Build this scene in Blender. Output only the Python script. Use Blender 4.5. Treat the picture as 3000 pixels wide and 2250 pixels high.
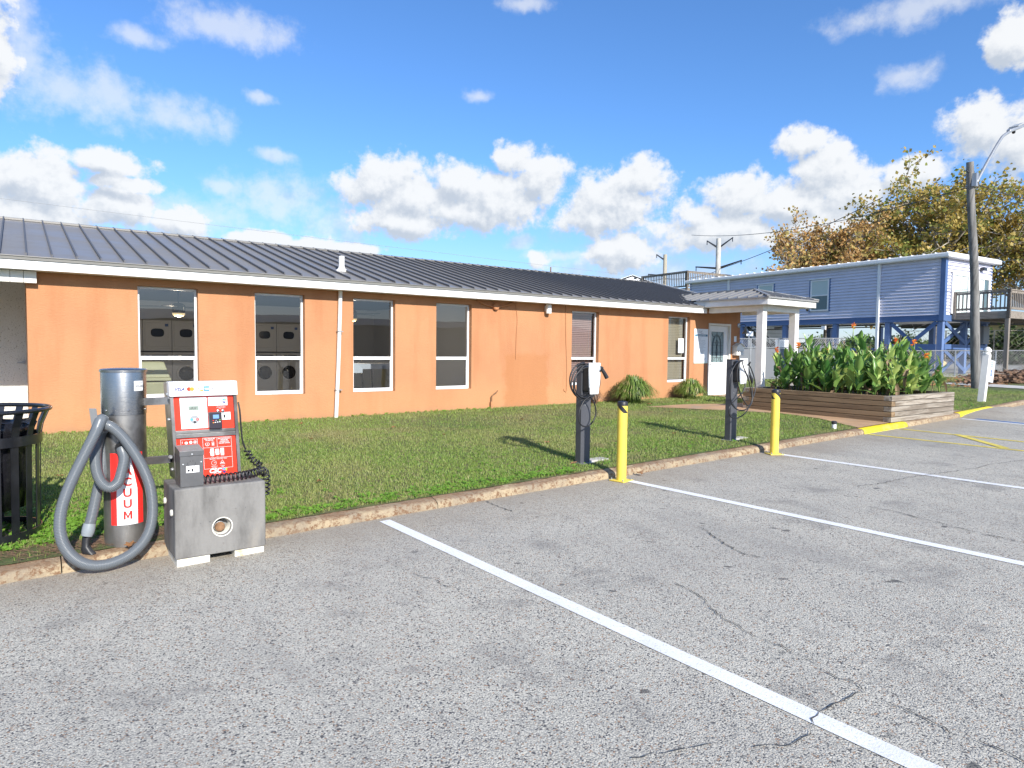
import bpy, bmesh, math, random
import numpy as np
from mathutils import Vector, Matrix
random.seed(7); rng = np.random.default_rng(7)
for o in list(bpy.data.objects): bpy.data.objects.remove(o)
SC = bpy.context.scene; COL = SC.collection
R = math.radians

# ---------------------------------------------------------------- camera
cam_d = bpy.data.cameras.new('camera'); cam = bpy.data.objects.new('camera', cam_d); COL.objects.link(cam)
cam_d.sensor_width = 36.0; cam_d.lens = 1950.083/3000*36.0
cam_d.clip_start = 0.05; cam_d.clip_end = 6000
yaw, pitch, roll = R(36.3974), R(2.992), R(0.6262)
fw = Vector((math.sin(yaw)*math.cos(pitch), math.cos(yaw)*math.cos(pitch), -math.sin(pitch)))
rt = Vector((math.cos(yaw), -math.sin(yaw), 0)); up = rt.cross(fw)
rt2 = rt*math.cos(roll)+up*math.sin(roll); up2 = -rt*math.sin(roll)+up*math.cos(roll)
M = Matrix((( rt2.x, up2.x, -fw.x, 0), (rt2.y, up2.y, -fw.y, 0), (rt2.z, up2.z, -fw.z, 1.58), (0, 0, 0, 1)))
cam.matrix_world = M
SC.camera = cam

# ---------------------------------------------------------------- sun and sky
SUN_AZ = R(180+8.5); SUN_EL = R(29)          # azimuth from +Y towards +X of the direction TO the sun
sun_dir = Vector((math.sin(SUN_AZ)*math.cos(SUN_EL), math.cos(SUN_AZ)*math.cos(SUN_EL), math.sin(SUN_EL)))
sd = bpy.data.lights.new('sun', 'SUN'); sd.energy = 5.0; sd.angle = R(0.55); sd.color = (1.0, 0.95, 0.87)
so = bpy.data.objects.new('sun', sd); COL.objects.link(so)
so.rotation_euler = sun_dir.to_track_quat('Z', 'Y').to_euler(); so.location = (0, -20, 30)

CL1=[(25.5,13.3,2.9,2.1),(28.2,12.3,4.3,2.2),(31.3,13.5,2.7,1.6),(34.4,12.5,4.3,2.0),(36.2,15.6,1.6,1.1),(38.3,13.8,2.2,2.0),(27.0,10.4,4.7,1.1),(32.9,11.4,3.5,1.3),(45.0,12.5,3.4,2.0),(46.9,13.9,2.3,1.6),(43.5,11.0,2.7,1.5),(45.6,8.1,2.5,1.6),(38.6,7.6,0.9,0.7),(55.0,12.1,2.6,1.7),(51.4,10.8,2.0,1.1),(58.4,11.4,2.8,1.7),(59.5,15.8,1.7,1.2),(61.2,13.8,1.9,1.8),(63.0,11.8,2.2,1.7),(53.6,9.7,4.5,1.4),(61.1,9.6,4.4,1.5),(66.6,12.8,2.0,1.2),(71.2,15.6,2.1,1.6),(73.0,14.0,1.7,2.0),(72.4,20.3,1.5,1.5),(-1.2,19.6,1.4,2.9),(1.1,10.9,2.8,2.2),(0.6,8.9,3.5,1.5),(5.6,13.1,2.4,0.8),(6.0,11.9,2.1,0.5),(6.0,9.9,1.8,1.4),(10.1,9.3,1.9,1.1),(15.7,8.5,2.8,0.6),(19.2,8.3,2.9,0.5),(22.9,8.1,1.9,0.5)]
CL2=[(-0.1,19.6,1.6,3.1),(3.7,17.3,3.4,1.7),(5.2,17.7,1.9,1.5),(9.2,9.6,6.0,1.6),(22,10.2,3.0,1.6),(50,9.0,8,1.3),(17.1,11.7,3.2,1.9),(12.8,12.1,0.9,0.6),(10.2,16.7,3.1,1.2),(13.5,23.3,3.9,1.2),(7.5,21.5,1.6,0.6),(16.8,14.9,1.3,0.5),(33.1,20.3,1.2,0.4),(37.0,26.8,1.9,0.5),(66.0,19.5,1.6,0.8),(67.3,23.5,5.1,0.9),(37.0,9.0,1.1,0.5),(47.8,6.5,9.1,1.1),(40.0,7.8,2.4,0.5),(15.8,18.9,1.0,0.4)]

class NT:
    """tiny helper to write node trees"""
    def __init__(s, t): s.t = t; s.n = t.nodes; s.l = t.links
    def new(s, typ, **kw):
        n = s.n.new(typ)
        for k, v in kw.items():
            if k.startswith('i_'):
                key = k[2:]; key = int(key) if key.isdigit() else key.replace('_', ' ')
                if hasattr(v, 'links') or isinstance(v, bpy.types.NodeSocket): s.l.new(v, n.inputs[key])
                else: n.inputs[key].default_value = v
            else: setattr(n, k, v)
        return n
    def val(s, sock, v):
        if isinstance(v, bpy.types.NodeSocket): s.l.new(v, sock)
        else: sock.default_value = v
    def m(s, op, a, b=0.0, c=0.0, clamp=False):
        n = s.n.new('ShaderNodeMath'); n.operation = op; n.use_clamp = clamp
        s.val(n.inputs[0], a); s.val(n.inputs[1], b)
        if op in ('SMOOTH_MAX', 'SMOOTH_MIN', 'MULTIPLY_ADD', 'COMPARE'): s.val(n.inputs[2], c)
        return n.outputs[0]
    def vm(s, op, a, b=None, sc=None):
        n = s.n.new('ShaderNodeVectorMath'); n.operation = op
        s.val(n.inputs[0], a)
        if b is not None: s.val(n.inputs[1], b)
        if sc is not None: s.val(n.inputs['Scale'], sc)
        return n.outputs['Value'] if op in ('LENGTH', 'DOT_PRODUCT', 'DISTANCE') else n.outputs[0]
    def ramp(s, fac, a, b, lo=0.0, hi=1.0, smooth=True):
        n = s.n.new('ShaderNodeMapRange'); n.interpolation_type = 'SMOOTHSTEP' if smooth else 'LINEAR'
        s.val(n.inputs[0], fac)
        for i, v in enumerate((a, b, lo, hi)): s.val(n.inputs[i+1], v)
        return n.outputs[0]
    def mix(s, fac, a, b, blend='MIX'):
        n = s.n.new('ShaderNodeMix'); n.data_type = 'RGBA'; n.blend_type = blend
        s.val(n.inputs[0], fac)
        for k, v in ((6, a), (7, b)):
            if isinstance(v, bpy.types.NodeSocket): s.l.new(v, n.inputs[k])
            else: n.inputs[k].default_value = (*v[:3], 1)
        return n.outputs[2]
    def noise(s, vec, scale, detail=4, rough=.5, dist=0.0, out=0):
        n = s.n.new('ShaderNodeTexNoise'); n.inputs['Scale'].default_value = scale
        n.inputs['Detail'].default_value = detail; n.inputs['Roughness'].default_value = rough
        n.inputs['Distortion'].default_value = dist
        if vec is not None: s.l.new(vec, n.inputs['Vector'])
        return n.outputs[out]

world = bpy.data.worlds.new('World'); SC.world = world; world.use_nodes = True
W = NT(world.node_tree); W.n.clear()
sky = W.new('ShaderNodeTexSky', sky_type='NISHITA', sun_disc=False)
sky.sun_elevation = SUN_EL; sky.sun_rotation = SUN_AZ; sky.air_density = 1.0; sky.dust_density = 0.35; sky.ozone_density = 2.2

# cloud field as a group of (azimuth, elevation) in degrees
gt = bpy.data.node_groups.new('cloud_field', 'ShaderNodeTree')
gt.interface.new_socket('P', in_out='INPUT', socket_type='NodeSocketVector')
gt.interface.new_socket('F', in_out='OUTPUT', socket_type='NodeSocketFloat')
gt.interface.new_socket('G', in_out='OUTPUT', socket_type='NodeSocketFloat')
g = NT(gt); gi = g.n.new('NodeGroupInput'); go = g.n.new('NodeGroupOutput'); P = gi.outputs[0]
wn = g.noise(P, .33, 3, .55, out=1)
wv = g.vm('MULTIPLY', g.vm('SUBTRACT', wn, (.5, .5, .5)), (2.2, 1.4, 0))
Pw = g.vm('ADD', P, wv)
def field(lst):
    acc = None
    for a, e, ra, re in lst:
        q = g.vm('MULTIPLY', g.vm('SUBTRACT', Pw, (a, e, 0)), (1/(ra*1.42), 1/(re*1.38), 0))
        v = g.m('SUBTRACT', 1.0, g.vm('LENGTH', q))
        acc = v if acc is None else g.m('SMOOTH_MAX', acc, v, .12)
    return acc
fb = g.noise(P, .42, 9, .62); bil = g.noise(P, 1.1, 6, .6)
f1 = field(CL1)
# the same kind of cloud goes on all round, outside the listed ones
far = g.noise(P, .085, 2, .5); away = g.ramp(g.vm('LENGTH', g.vm('MULTIPLY', g.vm('SUBTRACT', P, (36, 14, 0)), (1/47, 1/24, 0))), .95, 1.15)
f1 = g.m('MAXIMUM', f1, g.m('ADD', g.m('MULTIPLY', g.m('SUBTRACT', far, .56), 5.0), g.m('MULTIPLY', g.m('SUBTRACT', away, 1.0), 4.0)))
nz = g.m('ADD', g.m('MULTIPLY', g.m('SUBTRACT', fb, .5), 1.7), g.m('MULTIPLY', g.m('SUBTRACT', bil, .5), .55))
g.l.new(g.m('ADD', f1, nz), go.inputs[0])
f2 = field(CL2)
g.l.new(g.m('ADD', f2, g.m('MULTIPLY', g.m('SUBTRACT', fb, .5), 2.2)), go.inputs[1])

tc = W.new('ShaderNodeTexCoord'); sep = W.n.new('ShaderNodeSeparateXYZ'); W.l.new(tc.outputs['Generated'], sep.inputs[0])
az = W.m('MULTIPLY', W.m('ARCTAN2', sep.outputs[0], sep.outputs[1]), 57.29578)
el = W.m('MULTIPLY', W.m('ARCSINE', sep.outputs[2]), 57.29578)
cP = W.n.new('ShaderNodeCombineXYZ'); W.l.new(az, cP.inputs[0]); W.l.new(el, cP.inputs[1])
def grp(vec):
    n = W.n.new('ShaderNodeGroup'); n.node_tree = gt; W.l.new(vec, n.inputs[0]); return n
n1 = grp(cP.outputs[0]); n2 = grp(W.vm('ADD', cP.outputs[0], (.5, 1.0, 0)))
a1 = W.ramp(n1.outputs[0], -.04, .42); a2 = W.m('MULTIPLY', W.ramp(n1.outputs[1], -.15, .9), .6)
alpha = W.m('MULTIPLY', W.m('MAXIMUM', a1, a2), W.ramp(el, .5, 5.0))
alpha = W.m('MULTIPLY', alpha, .97)
shade = W.ramp(W.m('ADD', W.m('SUBTRACT', n1.outputs[0], n2.outputs[0]), W.m('MULTIPLY', n1.outputs[0], -.18)), -.62, .28)
ccol = W.mix(shade, (.62, .69, .79), (1.02, 1.04, 1.06))
# colour of the clear sky: Nishita, a little deeper blue overhead as in the photograph
skc = W.mix(1.0, sky.outputs[0], (.66, 1.0, 1.40), 'MULTIPLY')
hz = W.ramp(el, 0, 16, 0, 1)
skc = W.mix(hz, W.mix(1.0, sky.outputs[0], (.74, .85, 1.20), 'MULTIPLY'), skc)
b1 = W.new('ShaderNodeBackground'); W.l.new(skc, b1.inputs[0]); b1.inputs[1].default_value = 0.108
b2 = W.new('ShaderNodeBackground'); W.l.new(ccol, b2.inputs[0]); b2.inputs[1].default_value = 0.66
ms = W.new('ShaderNodeMixShader'); W.l.new(alpha, ms.inputs[0]); W.l.new(b1.outputs[0], ms.inputs[1]); W.l.new(b2.outputs[0], ms.inputs[2])
wo = W.new('ShaderNodeOutputWorld'); W.l.new(ms.outputs[0], wo.inputs[0])
world.cycles.sampling_method = 'MANUAL'; world.cycles.sample_map_resolution = 512

vs = SC.view_settings; vs.view_transform = 'Standard'; vs.look = 'None'; vs.gamma = 1; vs.use_curve_mapping = False
vs.exposure = 0.50
SC.cycles.transparent_max_bounces = 24; SC.cycles.max_bounces = 8

# ---------------------------------------------------------------- geometry helpers
class MB:
    def __init__(s): s.v = []; s.f = []
    def add(s, vs_, fs):
        b = len(s.v); s.v += [tuple(map(float, v)) for v in vs_]; s.f += [tuple(b+i for i in f) for f in fs]; return s
    def box(s, x0, x1, y0, y1, z0, z1):
        x0, x1 = min(x0, x1), max(x0, x1); y0, y1 = min(y0, y1), max(y0, y1); z0, z1 = min(z0, z1), max(z0, z1)
        return s.add([(x0,y0,z0),(x1,y0,z0),(x1,y1,z0),(x0,y1,z0),(x0,y0,z1),(x1,y0,z1),(x1,y1,z1),(x0,y1,z1)],
                     [(0,3,2,1),(4,5,6,7),(0,1,5,4),(1,2,6,5),(2,3,7,6),(3,0,4,7)])
    def obox(s, c, ax, ay, az_, hx, hy, hz_):
        c = Vector(c); ax, ay, az_ = Vector(ax).normalized()*hx, Vector(ay).normalized()*hy, Vector(az_).normalized()*hz_
        return s.add([c-ax-ay-az_, c+ax-ay-az_, c+ax+ay-az_, c-ax+ay-az_, c-ax-ay+az_, c+ax-ay+az_, c+ax+ay+az_, c-ax+ay+az_],
                     [(0,3,2,1),(4,5,6,7),(0,1,5,4),(1,2,6,5),(2,3,7,6),(3,0,4,7)])
    def beam(s, a, b, w, h, upv=(0,0,1)):
        a, b = Vector(a), Vector(b); d = (b-a); L = d.length; d.normalize(); u = Vector(upv)
        if abs(d.dot(u)) > .99: u = Vector((0, 1, 0))
        sd_ = d.cross(u).normalized(); u = sd_.cross(d)
        return s.obox((a+b)/2, d, sd_, u, L/2, w/2, h/2)
    def quad(s, a, b, c, d): return s.add([a, b, c, d], [(0, 1, 2, 3)])
    def lathe(s, c, prof, n=24, axis=(0,0,1), cap=True):
        ax = Vector(axis).normalized(); t = ax.orthogonal().normalized(); b = ax.cross(t); c = Vector(c); vv = []; ff = []
        for r, z in prof:
            for i in range(n):
                a = 2*math.pi*i/n; vv.append(c+ax*z+(t*math.cos(a)+b*math.sin(a))*r)
        for k in range(len(prof)-1):
            for i in range(n):
                j = (i+1) % n; ff.append((k*n+i, k*n+j, (k+1)*n+j, (k+1)*n+i))
        if cap:
            ff.append(tuple(range(n))[::-1]); ff.append(tuple((len(prof)-1)*n+i for i in range(n)))
        return s.add(vv, ff)
    def cyl(s, a, b, r, r2=None, n=16):
        a, b = Vector(a), Vector(b); L = (b-a).length
        return s.lathe(a, [(r, 0), (r if r2 is None else r2, L)], n, (b-a))
    def tube(s, pts, r, n=8, cap=True):
        pts = [Vector(p) for p in pts]; N = len(pts); rr = r if hasattr(r, '__len__') else [r]*N
        T = [(pts[min(i+1, N-1)]-pts[max(i-1, 0)]).normalized() for i in range(N)]
        u = T[0].orthogonal().normalized(); vv = []; ff = []
        for i in range(N):
            u = (u-T[i]*u.dot(T[i])).normalized(); w = T[i].cross(u)
            for k in range(n):
                a = 2*math.pi*k/n; vv.append(pts[i]+(u*math.cos(a)+w*math.sin(a))*rr[i])
        for i in range(N-1):
            for k in range(n):
                j = (k+1) % n; ff.append((i*n+k, i*n+j, (i+1)*n+j, (i+1)*n+k))
        if cap: ff.append(tuple(range(n))[::-1]); ff.append(tuple((N-1)*n+k for k in range(n)))
        return s.add(vv, ff)
    def prism(s, poly, fn, d):
        """poly: 2D outline, fn(u,v,w)->xyz, extruded from w=0 to w=d"""
        n = len(poly); vv = [fn(u, v, 0) for u, v in poly]+[fn(u, v, d) for u, v in poly]
        ff = [tuple(range(n))[::-1], tuple(range(n, 2*n))]+[(i, (i+1) % n, n+(i+1) % n, n+i) for i in range(n)]
        return s.add(vv, ff)

def catmull(pts, n=8):
    pts = [Vector(p) for p in pts]; P_ = [pts[0]*2-pts[1]]+pts+[pts[-1]*2-pts[-2]]; out = []
    for i in range(1, len(P_)-2):
        a, b, c, d = P_[i-1:i+3]
        for k in range(n):
            t = k/n; out.append(.5*((2*b)+(c-a)*t+(2*a-5*b+4*c-d)*t*t+(3*b-a-3*c+d)*t**3))
    out.append(pts[-1]); return out
def resample(pts, step):
    L = [0]
    for a, b in zip(pts, pts[1:]): L.append(L[-1]+(b-a).length)
    n = max(2, int(L[-1]/step)); out = []; j = 0
    for i in range(n+1):
        t = L[-1]*i/n
        while j < len(L)-2 and L[j+1] < t: j += 1
        k = (t-L[j])/max(1e-9, L[j+1]-L[j]); out.append(pts[j].lerp(pts[j+1], min(1, k)))
    return out

def root_of(o):
    while o.parent: o = o.parent
    return o
def obj(name, mb, mat, parent=None, smooth=None, label=None, bevel=None, kind=None):
    """mesh object from world coordinates, linked, child of parent"""
    me = bpy.data.meshes.new(name); v = mb.v
    if parent is not None:
        Mi = root_of(parent).matrix_basis.inverted(); v = [tuple(Mi @ Vector(p)) for p in v]
    me.from_pydata(v, [], mb.f); me.update()
    if mat: me.materials.append(mat)
    o = bpy.data.objects.new(name, me); COL.objects.link(o)
    if parent is not None: o.parent = parent
    if smooth: 
        me.polygons.foreach_set('use_smooth', [True]*len(me.polygons))
        if smooth != True:
            me.set_sharp_from_angle(angle=R(smooth))
    if bevel:
        bv = o.modifiers.new('b', 'BEVEL'); bv.width = bevel; bv.segments = 2; bv.limit_method = 'ANGLE'; bv.angle_limit = R(40)
    if label: o['label'] = label
    if kind: o['kind'] = kind
    return o
def thing(name, label, cat, loc, rotz=0, group=None):
    o = bpy.data.objects.new(name, None); COL.objects.link(o); o.location = loc; o.rotation_euler = (0, 0, rotz)
    o.matrix_basis = Matrix.Translation(Vector(loc)) @ Matrix.Rotation(rotz, 4, 'Z')
    o.empty_display_size = .2; o['label'] = label; o['category'] = cat
    if group: o['group'] = group
    return o
def tag(o, label, cat, group=None):
    o['label'] = label; o['category'] = cat
    if group: o['group'] = group
    return o
def share(o, name, parent, loc=(0,0,0), rot=(0,0,0), scale=None):
    c = bpy.data.objects.new(name, o.data); COL.objects.link(c); c.parent = parent; c.location = loc; c.rotation_euler = rot
    if scale: c.scale = scale
    for md in o.modifiers:
        if md.type == 'BEVEL':
            b = c.modifiers.new('b', 'BEVEL'); b.width = md.width; b.segments = md.segments; b.limit_method = 'ANGLE'; b.angle_limit = md.angle_limit
    return c
def copy_tree(o, parent=None):
    c = o.copy(); COL.objects.link(c); c.parent = parent
    for ch in list(o.children): copy_tree(ch, c)
    return c

_tx = {}
def text2d(body, size=1.0, bold=0.0, shear=0.0, spacing=1.0):
    k = (body, round(bold, 4), shear, spacing)
    if k not in _tx:
        cu = bpy.data.curves.new('t', 'FONT'); cu.body = body; cu.size = 1; cu.offset = bold; cu.shear = shear; cu.space_character = spacing
        cu.resolution_u = 3; cu.align_x = 'CENTER'; cu.align_y = 'CENTER'; cu.fill_mode = 'BOTH'
        to = bpy.data.objects.new('t', cu); COL.objects.link(to); dg = bpy.context.evaluated_depsgraph_get()
        me = bpy.data.meshes.new_from_object(to.evaluated_get(dg)); bt = bmesh.new(); bt.from_mesh(me); bmesh.ops.triangulate(bt, faces=bt.faces); bt.to_mesh(me); bt.free()
        _tx[k] = ([tuple(v.co) for v in me.vertices], [tuple(p.vertices) for p in me.polygons])
        bpy.data.objects.remove(to); bpy.data.curves.remove(cu); bpy.data.meshes.remove(me)
    v, f = _tx[k]; return [(x*size, y*size) for x, y, z in v], f
def text(mb, body, size, fn, u, v, **kw):
    vv, ff = text2d(body, size, **kw); return mb.add([fn(u+x, v+y) for x, y in vv], ff)
def disc(mb, fn, u, v, r, n=20, r2=None):
    r2 = r2 or r; return mb.add([fn(u+r*math.cos(2*math.pi*i/n), v+r2*math.sin(2*math.pi*i/n)) for i in range(n)], [tuple(range(n))])
def rect(mb, fn, u0, u1, v0, v1): return mb.add([fn(u0, v0), fn(u1, v0), fn(u1, v1), fn(u0, v1)], [(0, 1, 2, 3)])
def outline(mb, fn, u0, u1, v0, v1, w):
    rect(mb, fn, u0, u1, v0, v0+w); rect(mb, fn, u0, u1, v1-w, v1); rect(mb, fn, u0, u0+w, v0+w, v1-w); rect(mb, fn, u1-w, u1, v0+w, v1-w)
def ring(mb, fn, u, v, r, w, n=20, a0=0, a1=360):
    vv = []; k = n+1
    for i in range(k):
        a = R(a0+(a1-a0)*i/n); vv += [fn(u+(r-w/2)*math.cos(a), v+(r-w/2)*math.sin(a)), fn(u+(r+w/2)*math.cos(a), v+(r+w/2)*math.sin(a))]
    mb.add(vv, [(2*i, 2*i+1, 2*i+3, 2*i+2) for i in range(n)])

# ---------------------------------------------------------------- materials
def mat(name, col, rough=.6, metal=0, var=0.0, vscale=3, bump=0.0, bscale=40, spec=.5, coat=0, col2=None, c2scale=2, c2lo=.45, c2hi=.65, emit=None, sub=None, detail=5):
    m_ = bpy.data.materials.new(name); m_.use_nodes = True; t = NT(m_.node_tree); bs = m_.node_tree.nodes['Principled BSDF']
    bs.inputs['Roughness'].default_value = rough; bs.inputs['Metallic'].default_value = metal; bs.inputs['Specular IOR Level'].default_value = spec
    if coat: bs.inputs['Coat Weight'].default_value = coat; bs.inputs['Coat Roughness'].default_value = .1
    pos = t.new('ShaderNodeNewGeometry').outputs['Position']; c = None
    if col2 is not None:
        c = t.mix(t.ramp(t.noise(pos, c2scale, detail, .6), c2lo, c2hi), col, col2)
    if var:
        k = t.ramp(t.noise(pos, vscale, detail, .6), .25, .75, 1-var, 1+var)
        cc = t.n.new('ShaderNodeCombineXYZ'); [t.l.new(k, cc.inputs[i]) for i in range(3)]
        c = t.mix(1.0, c if c is not None else col, cc.outputs[0], 'MULTIPLY')
    if c is not None: t.l.new(c, bs.inputs['Base Color'])
    else: bs.inputs['Base Color'].default_value = (*col, 1)
    if bump:
        b = t.new('ShaderNodeBump'); b.inputs['Strength'].default_value = bump; b.inputs['Distance'].default_value = .01
        t.l.new(t.noise(pos, bscale, 4, .6), b.inputs['Height']); t.l.new(b.outputs[0], bs.inputs['Normal'])
    if emit: bs.inputs['Emission Color'].default_value = (*emit[:3], 1); bs.inputs['Emission Strength'].default_value = emit[3]
    if sub:
        pass
    return m_
def setup(name, rough=.6, metal=0):
    m_ = bpy.data.materials.new(name); m_.use_nodes = True; t = NT(m_.node_tree); bs = m_.node_tree.nodes['Principled BSDF']
    bs.inputs['Roughness'].default_value = rough; bs.inputs['Metallic'].default_value = metal
    pos = t.new('ShaderNodeNewGeometry').outputs['Position']; return m_, t, bs, pos
def bump(t, bs, h, strength=.5, dist=.01):
    b = t.new('ShaderNodeBump'); b.inputs['Strength'].default_value = strength; b.inputs['Distance'].default_value = dist
    t.l.new(h, b.inputs['Height']); t.l.new(b.outputs[0], bs.inputs['Normal'])

# asphalt: pale worn binder with exposed aggregate
m_asphalt, t, bs, pos = setup('asphalt', .92)
vo = t.new('ShaderNodeTexVoronoi', feature='F1'); vo.inputs['Scale'].default_value = 125; t.l.new(pos, vo.inputs['Vector'])
stone = t.n.new('ShaderNodeSeparateColor'); t.l.new(vo.outputs['Color'], stone.inputs[0])
c = t.mix(t.ramp(stone.outputs[0], .0, 1.0, smooth=False), (.42, .398, .338), (.68, .642, .545))
c = t.mix(t.ramp(stone.outputs[1], .93, .96), c, (.36, .22, .13))
c = t.mix(t.ramp(stone.outputs[2], .90, .93), c, (.055, .055, .06))
gap = t.ramp(vo.outputs['Distance'], .45, .75); c = t.mix(t.m('MULTIPLY', gap, .5), c, (.15, .147, .14))
mid = t.noise(pos, 26, 4, .65); c = t.mix(t.ramp(mid, .52, .75, 0, .35), c, (.14, .138, .135))
big = t.noise(pos, .5, 5, .6); c = t.mix(t.ramp(big, .35, .68, .0, .30), c, (.27, .255, .235))
pat = t.noise(pos, 1.7, 5, .65); c = t.mix(t.ramp(pat, .52, .74, 0, .6), c, (.20, .19, .175))
mpa = t.new('ShaderNodeMapping'); mpa.inputs['Scale'].default_value = (1.1, .22, 1); t.l.new(pos, mpa.inputs[0]); c = t.mix(t.ramp(t.noise(mpa.outputs[0], 1.0, 4, .6), .52, .70, 0, .38), c, (.25, .24, .22))
fx_ = t.noise(pos, 8.5, 3, .5); c = t.mix(t.ramp(fx_, .70, .76, 0, .6), c, (.10, .098, .092))
spots = t.noise(pos, 5.1, 2, .4); c = t.mix(t.ramp(spots, .735, .765, 0, .75), c, (.06, .06, .06))
sp = t.n.new('ShaderNodeSeparateXYZ'); t.l.new(pos, sp.inputs[0])
edge = t.ramp(t.m('ADD', sp.outputs[1], t.m('MULTIPLY', t.noise(pos, 1.2, 3, .5), 1.0)), 4.9, 6.2, 0, .55); c = t.mix(edge, c, (.30, .24, .17))
t.l.new(c, bs.inputs['Base Color']); bump(t, bs, t.m('SUBTRACT', mid, t.m('MULTIPLY', gap, .6)), .7, .006)

m_linew, t, bs, pos = setup('line_paint_white', .75)
c = t.mix(t.ramp(t.noise(pos, 75, 3, .7), .56, .66, 0, .75), (.78, .785, .79), (.42, .415, .40)); c = t.mix(t.ramp(t.noise(pos, 2.2, 5, .65), .42, .72, 0, .35), c, (.55, .54, .52))
t.l.new(c, bs.inputs['Base Color']); bump(t, bs, t.noise(pos, 90, 3, .6), .5, .004)
m_liney = mat('line_paint_yellow', (.62, .50, .09), .75, var=.25, vscale=6, bump=.5, bscale=90, col2=(.42, .38, .18), c2scale=14, c2lo=.55, c2hi=.7)
m_lineb = mat('line_paint_blue', (.05, .17, .42), .75, var=.3, vscale=8, bump=.5, bscale=90)
m_crack = mat('crack_tar', (.07, .068, .062), .9)
m_curb, t, bs, pos = setup('curb_concrete', .9)
n1_ = t.noise(pos, 2.2, 5, .65); n2_ = t.noise(pos, 24, 5, .7); vo = t.new('ShaderNodeTexVoronoi'); vo.inputs['Scale'].default_value = 55; t.l.new(pos, vo.inputs['Vector'])
c = t.mix(t.ramp(n1_, .3, .7), (.44, .345, .215), (.27, .215, .15)); c = t.mix(t.ramp(n2_, .46, .62, 0, .9), c, (.17, .085, .04)); c = t.mix(t.ramp(vo.outputs['Distance'], .0, .35, .35, 0), c, (.60, .48, .33))
ge = t.new('ShaderNodeNewGeometry'); sn = t.n.new('ShaderNodeSeparateXYZ'); t.l.new(ge.outputs['Normal'], sn.inputs[0])
c = t.mix(t.m('MULTIPLY', t.m('MULTIPLY', t.ramp(sn.outputs[2], .75, .98), t.ramp(t.noise(pos, 5, 4, .6), .3, .55)), .75), c, (.21, .125, .07)); c = t.mix(t.ramp(t.noise(pos, 3.3, 4, .6), .5, .7, 0, .5), c, (.24, .20, .15)); t.l.new(c, bs.inputs['Base Color']); bump(t, bs, n2_, .9, .02)
m_curby = mat('curb_yellow_paint', (.72, .60, .02), .6, var=.12, vscale=7, bump=.5, bscale=40, col2=(.66, .55, .08), c2scale=5)
m_path = mat('stained_concrete', (.43, .27, .15), .9, var=.18, vscale=1.6, bump=.3, bscale=60, col2=(.34, .25, .17), c2scale=1.3)
m_conc_pale = mat('pale_concrete', (.50, .48, .44), .9, var=.15, vscale=2, bump=.3)

m_lawn, t, bs, pos = setup('lawn_soil', .95)
c = t.mix(t.ramp(t.noise(pos, .7, 4, .6), .4, .65), (.085, .13, .030), (.15, .16, .055)); c = t.mix(t.ramp(t.noise(pos, 9, 5, .7), .45, .7), c, (.14, .10, .055))
t.l.new(c, bs.inputs['Base Color']); bump(t, bs, t.noise(pos, 35, 5, .7), 1, .03)
m_grass, t, bs, pos = setup('grass_blade', .55)
oi = t.new('ShaderNodeTexVoronoi'); oi.inputs['Scale'].default_value = 60; t.l.new(pos, oi.inputs['Vector']); s_ = t.n.new('ShaderNodeSeparateColor'); t.l.new(oi.outputs['Color'], s_.inputs[0])
c = t.mix(s_.outputs[0], (.135, .250, .034), (.30, .385, .085)); c = t.mix(t.ramp(t.noise(pos, .55, 4, .62), .42, .68, 0, .85), c, (.32, .33, .115))
c = t.mix(t.ramp(s_.outputs[1], .86, .9, 0, .8), c, (.38, .31, .17)); c = t.mix(t.ramp(t.noise(pos, 2.3, 3, .6), .58, .72, 0, .75), c, (.30, .24, .13)); gsp = t.n.new('ShaderNodeSeparateXYZ'); t.l.new(pos, gsp.inputs[0]); gy = t.m('ABSOLUTE', t.m('SUBTRACT', gsp.outputs[1], t.m('ADD', 8.9, t.m('MULTIPLY', t.noise(pos, .5, 2, .5), 1.2)))); c = t.mix(t.m('MULTIPLY', t.ramp(gy, .1, 1.0, 1, 0), t.ramp(t.noise(pos, 1.1, 4, .65), .42, .66, 0, .75)), c, (.30, .26, .12))
t.l.new(c, bs.inputs['Base Color']); tr = t.new('ShaderNodeBsdfTranslucent'); t.l.new(c, tr.inputs[0]); mx = t.new('ShaderNodeMixShader'); mx.inputs[0].default_value = .3
out = m_grass.node_tree.nodes['Material Output']; t.l.new(bs.outputs[0], mx.inputs[1]); t.l.new(tr.outputs[0], mx.inputs[2]); t.l.new(mx.outputs[0], out.inputs[0])
def leafmat(name, c1, c2, c3=None, rough=.4, tl=.3, scale=6, p3=(.6, .7), spec=.5):
    m_, t, bs, pos = setup(name, rough); bs.inputs['Specular IOR Level'].default_value = spec
    oi = t.new('ShaderNodeObjectInfo')
    v = t.new('ShaderNodeTexVoronoi'); v.inputs['Scale'].default_value = scale; t.l.new(pos, v.inputs['Vector']); s_ = t.n.new('ShaderNodeSeparateColor'); t.l.new(v.outputs['Color'], s_.inputs[0])
    c = t.mix(t.m('MULTIPLY', t.m('ADD', s_.outputs[0], oi.outputs['Random']), .5), c1, c2)
    if c3: c = t.mix(t.ramp(s_.outputs[1], *p3), c, c3)
    t.l.new(c, bs.inputs['Base Color']); tr = t.new('ShaderNodeBsdfTranslucent'); t.l.new(c, tr.inputs[0]); mx = t.new('ShaderNodeMixShader'); mx.inputs[0].default_value = tl
    out = m_.node_tree.nodes['Material Output']; t.l.new(bs.outputs[0], mx.inputs[1]); t.l.new(tr.outputs[0], mx.inputs[2]); t.l.new(mx.outputs[0], out.inputs[0]); return m_
m_weed = leafmat('weed_leaf', (.09, .20, .02), (.20, .36, .04), scale=30)
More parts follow.
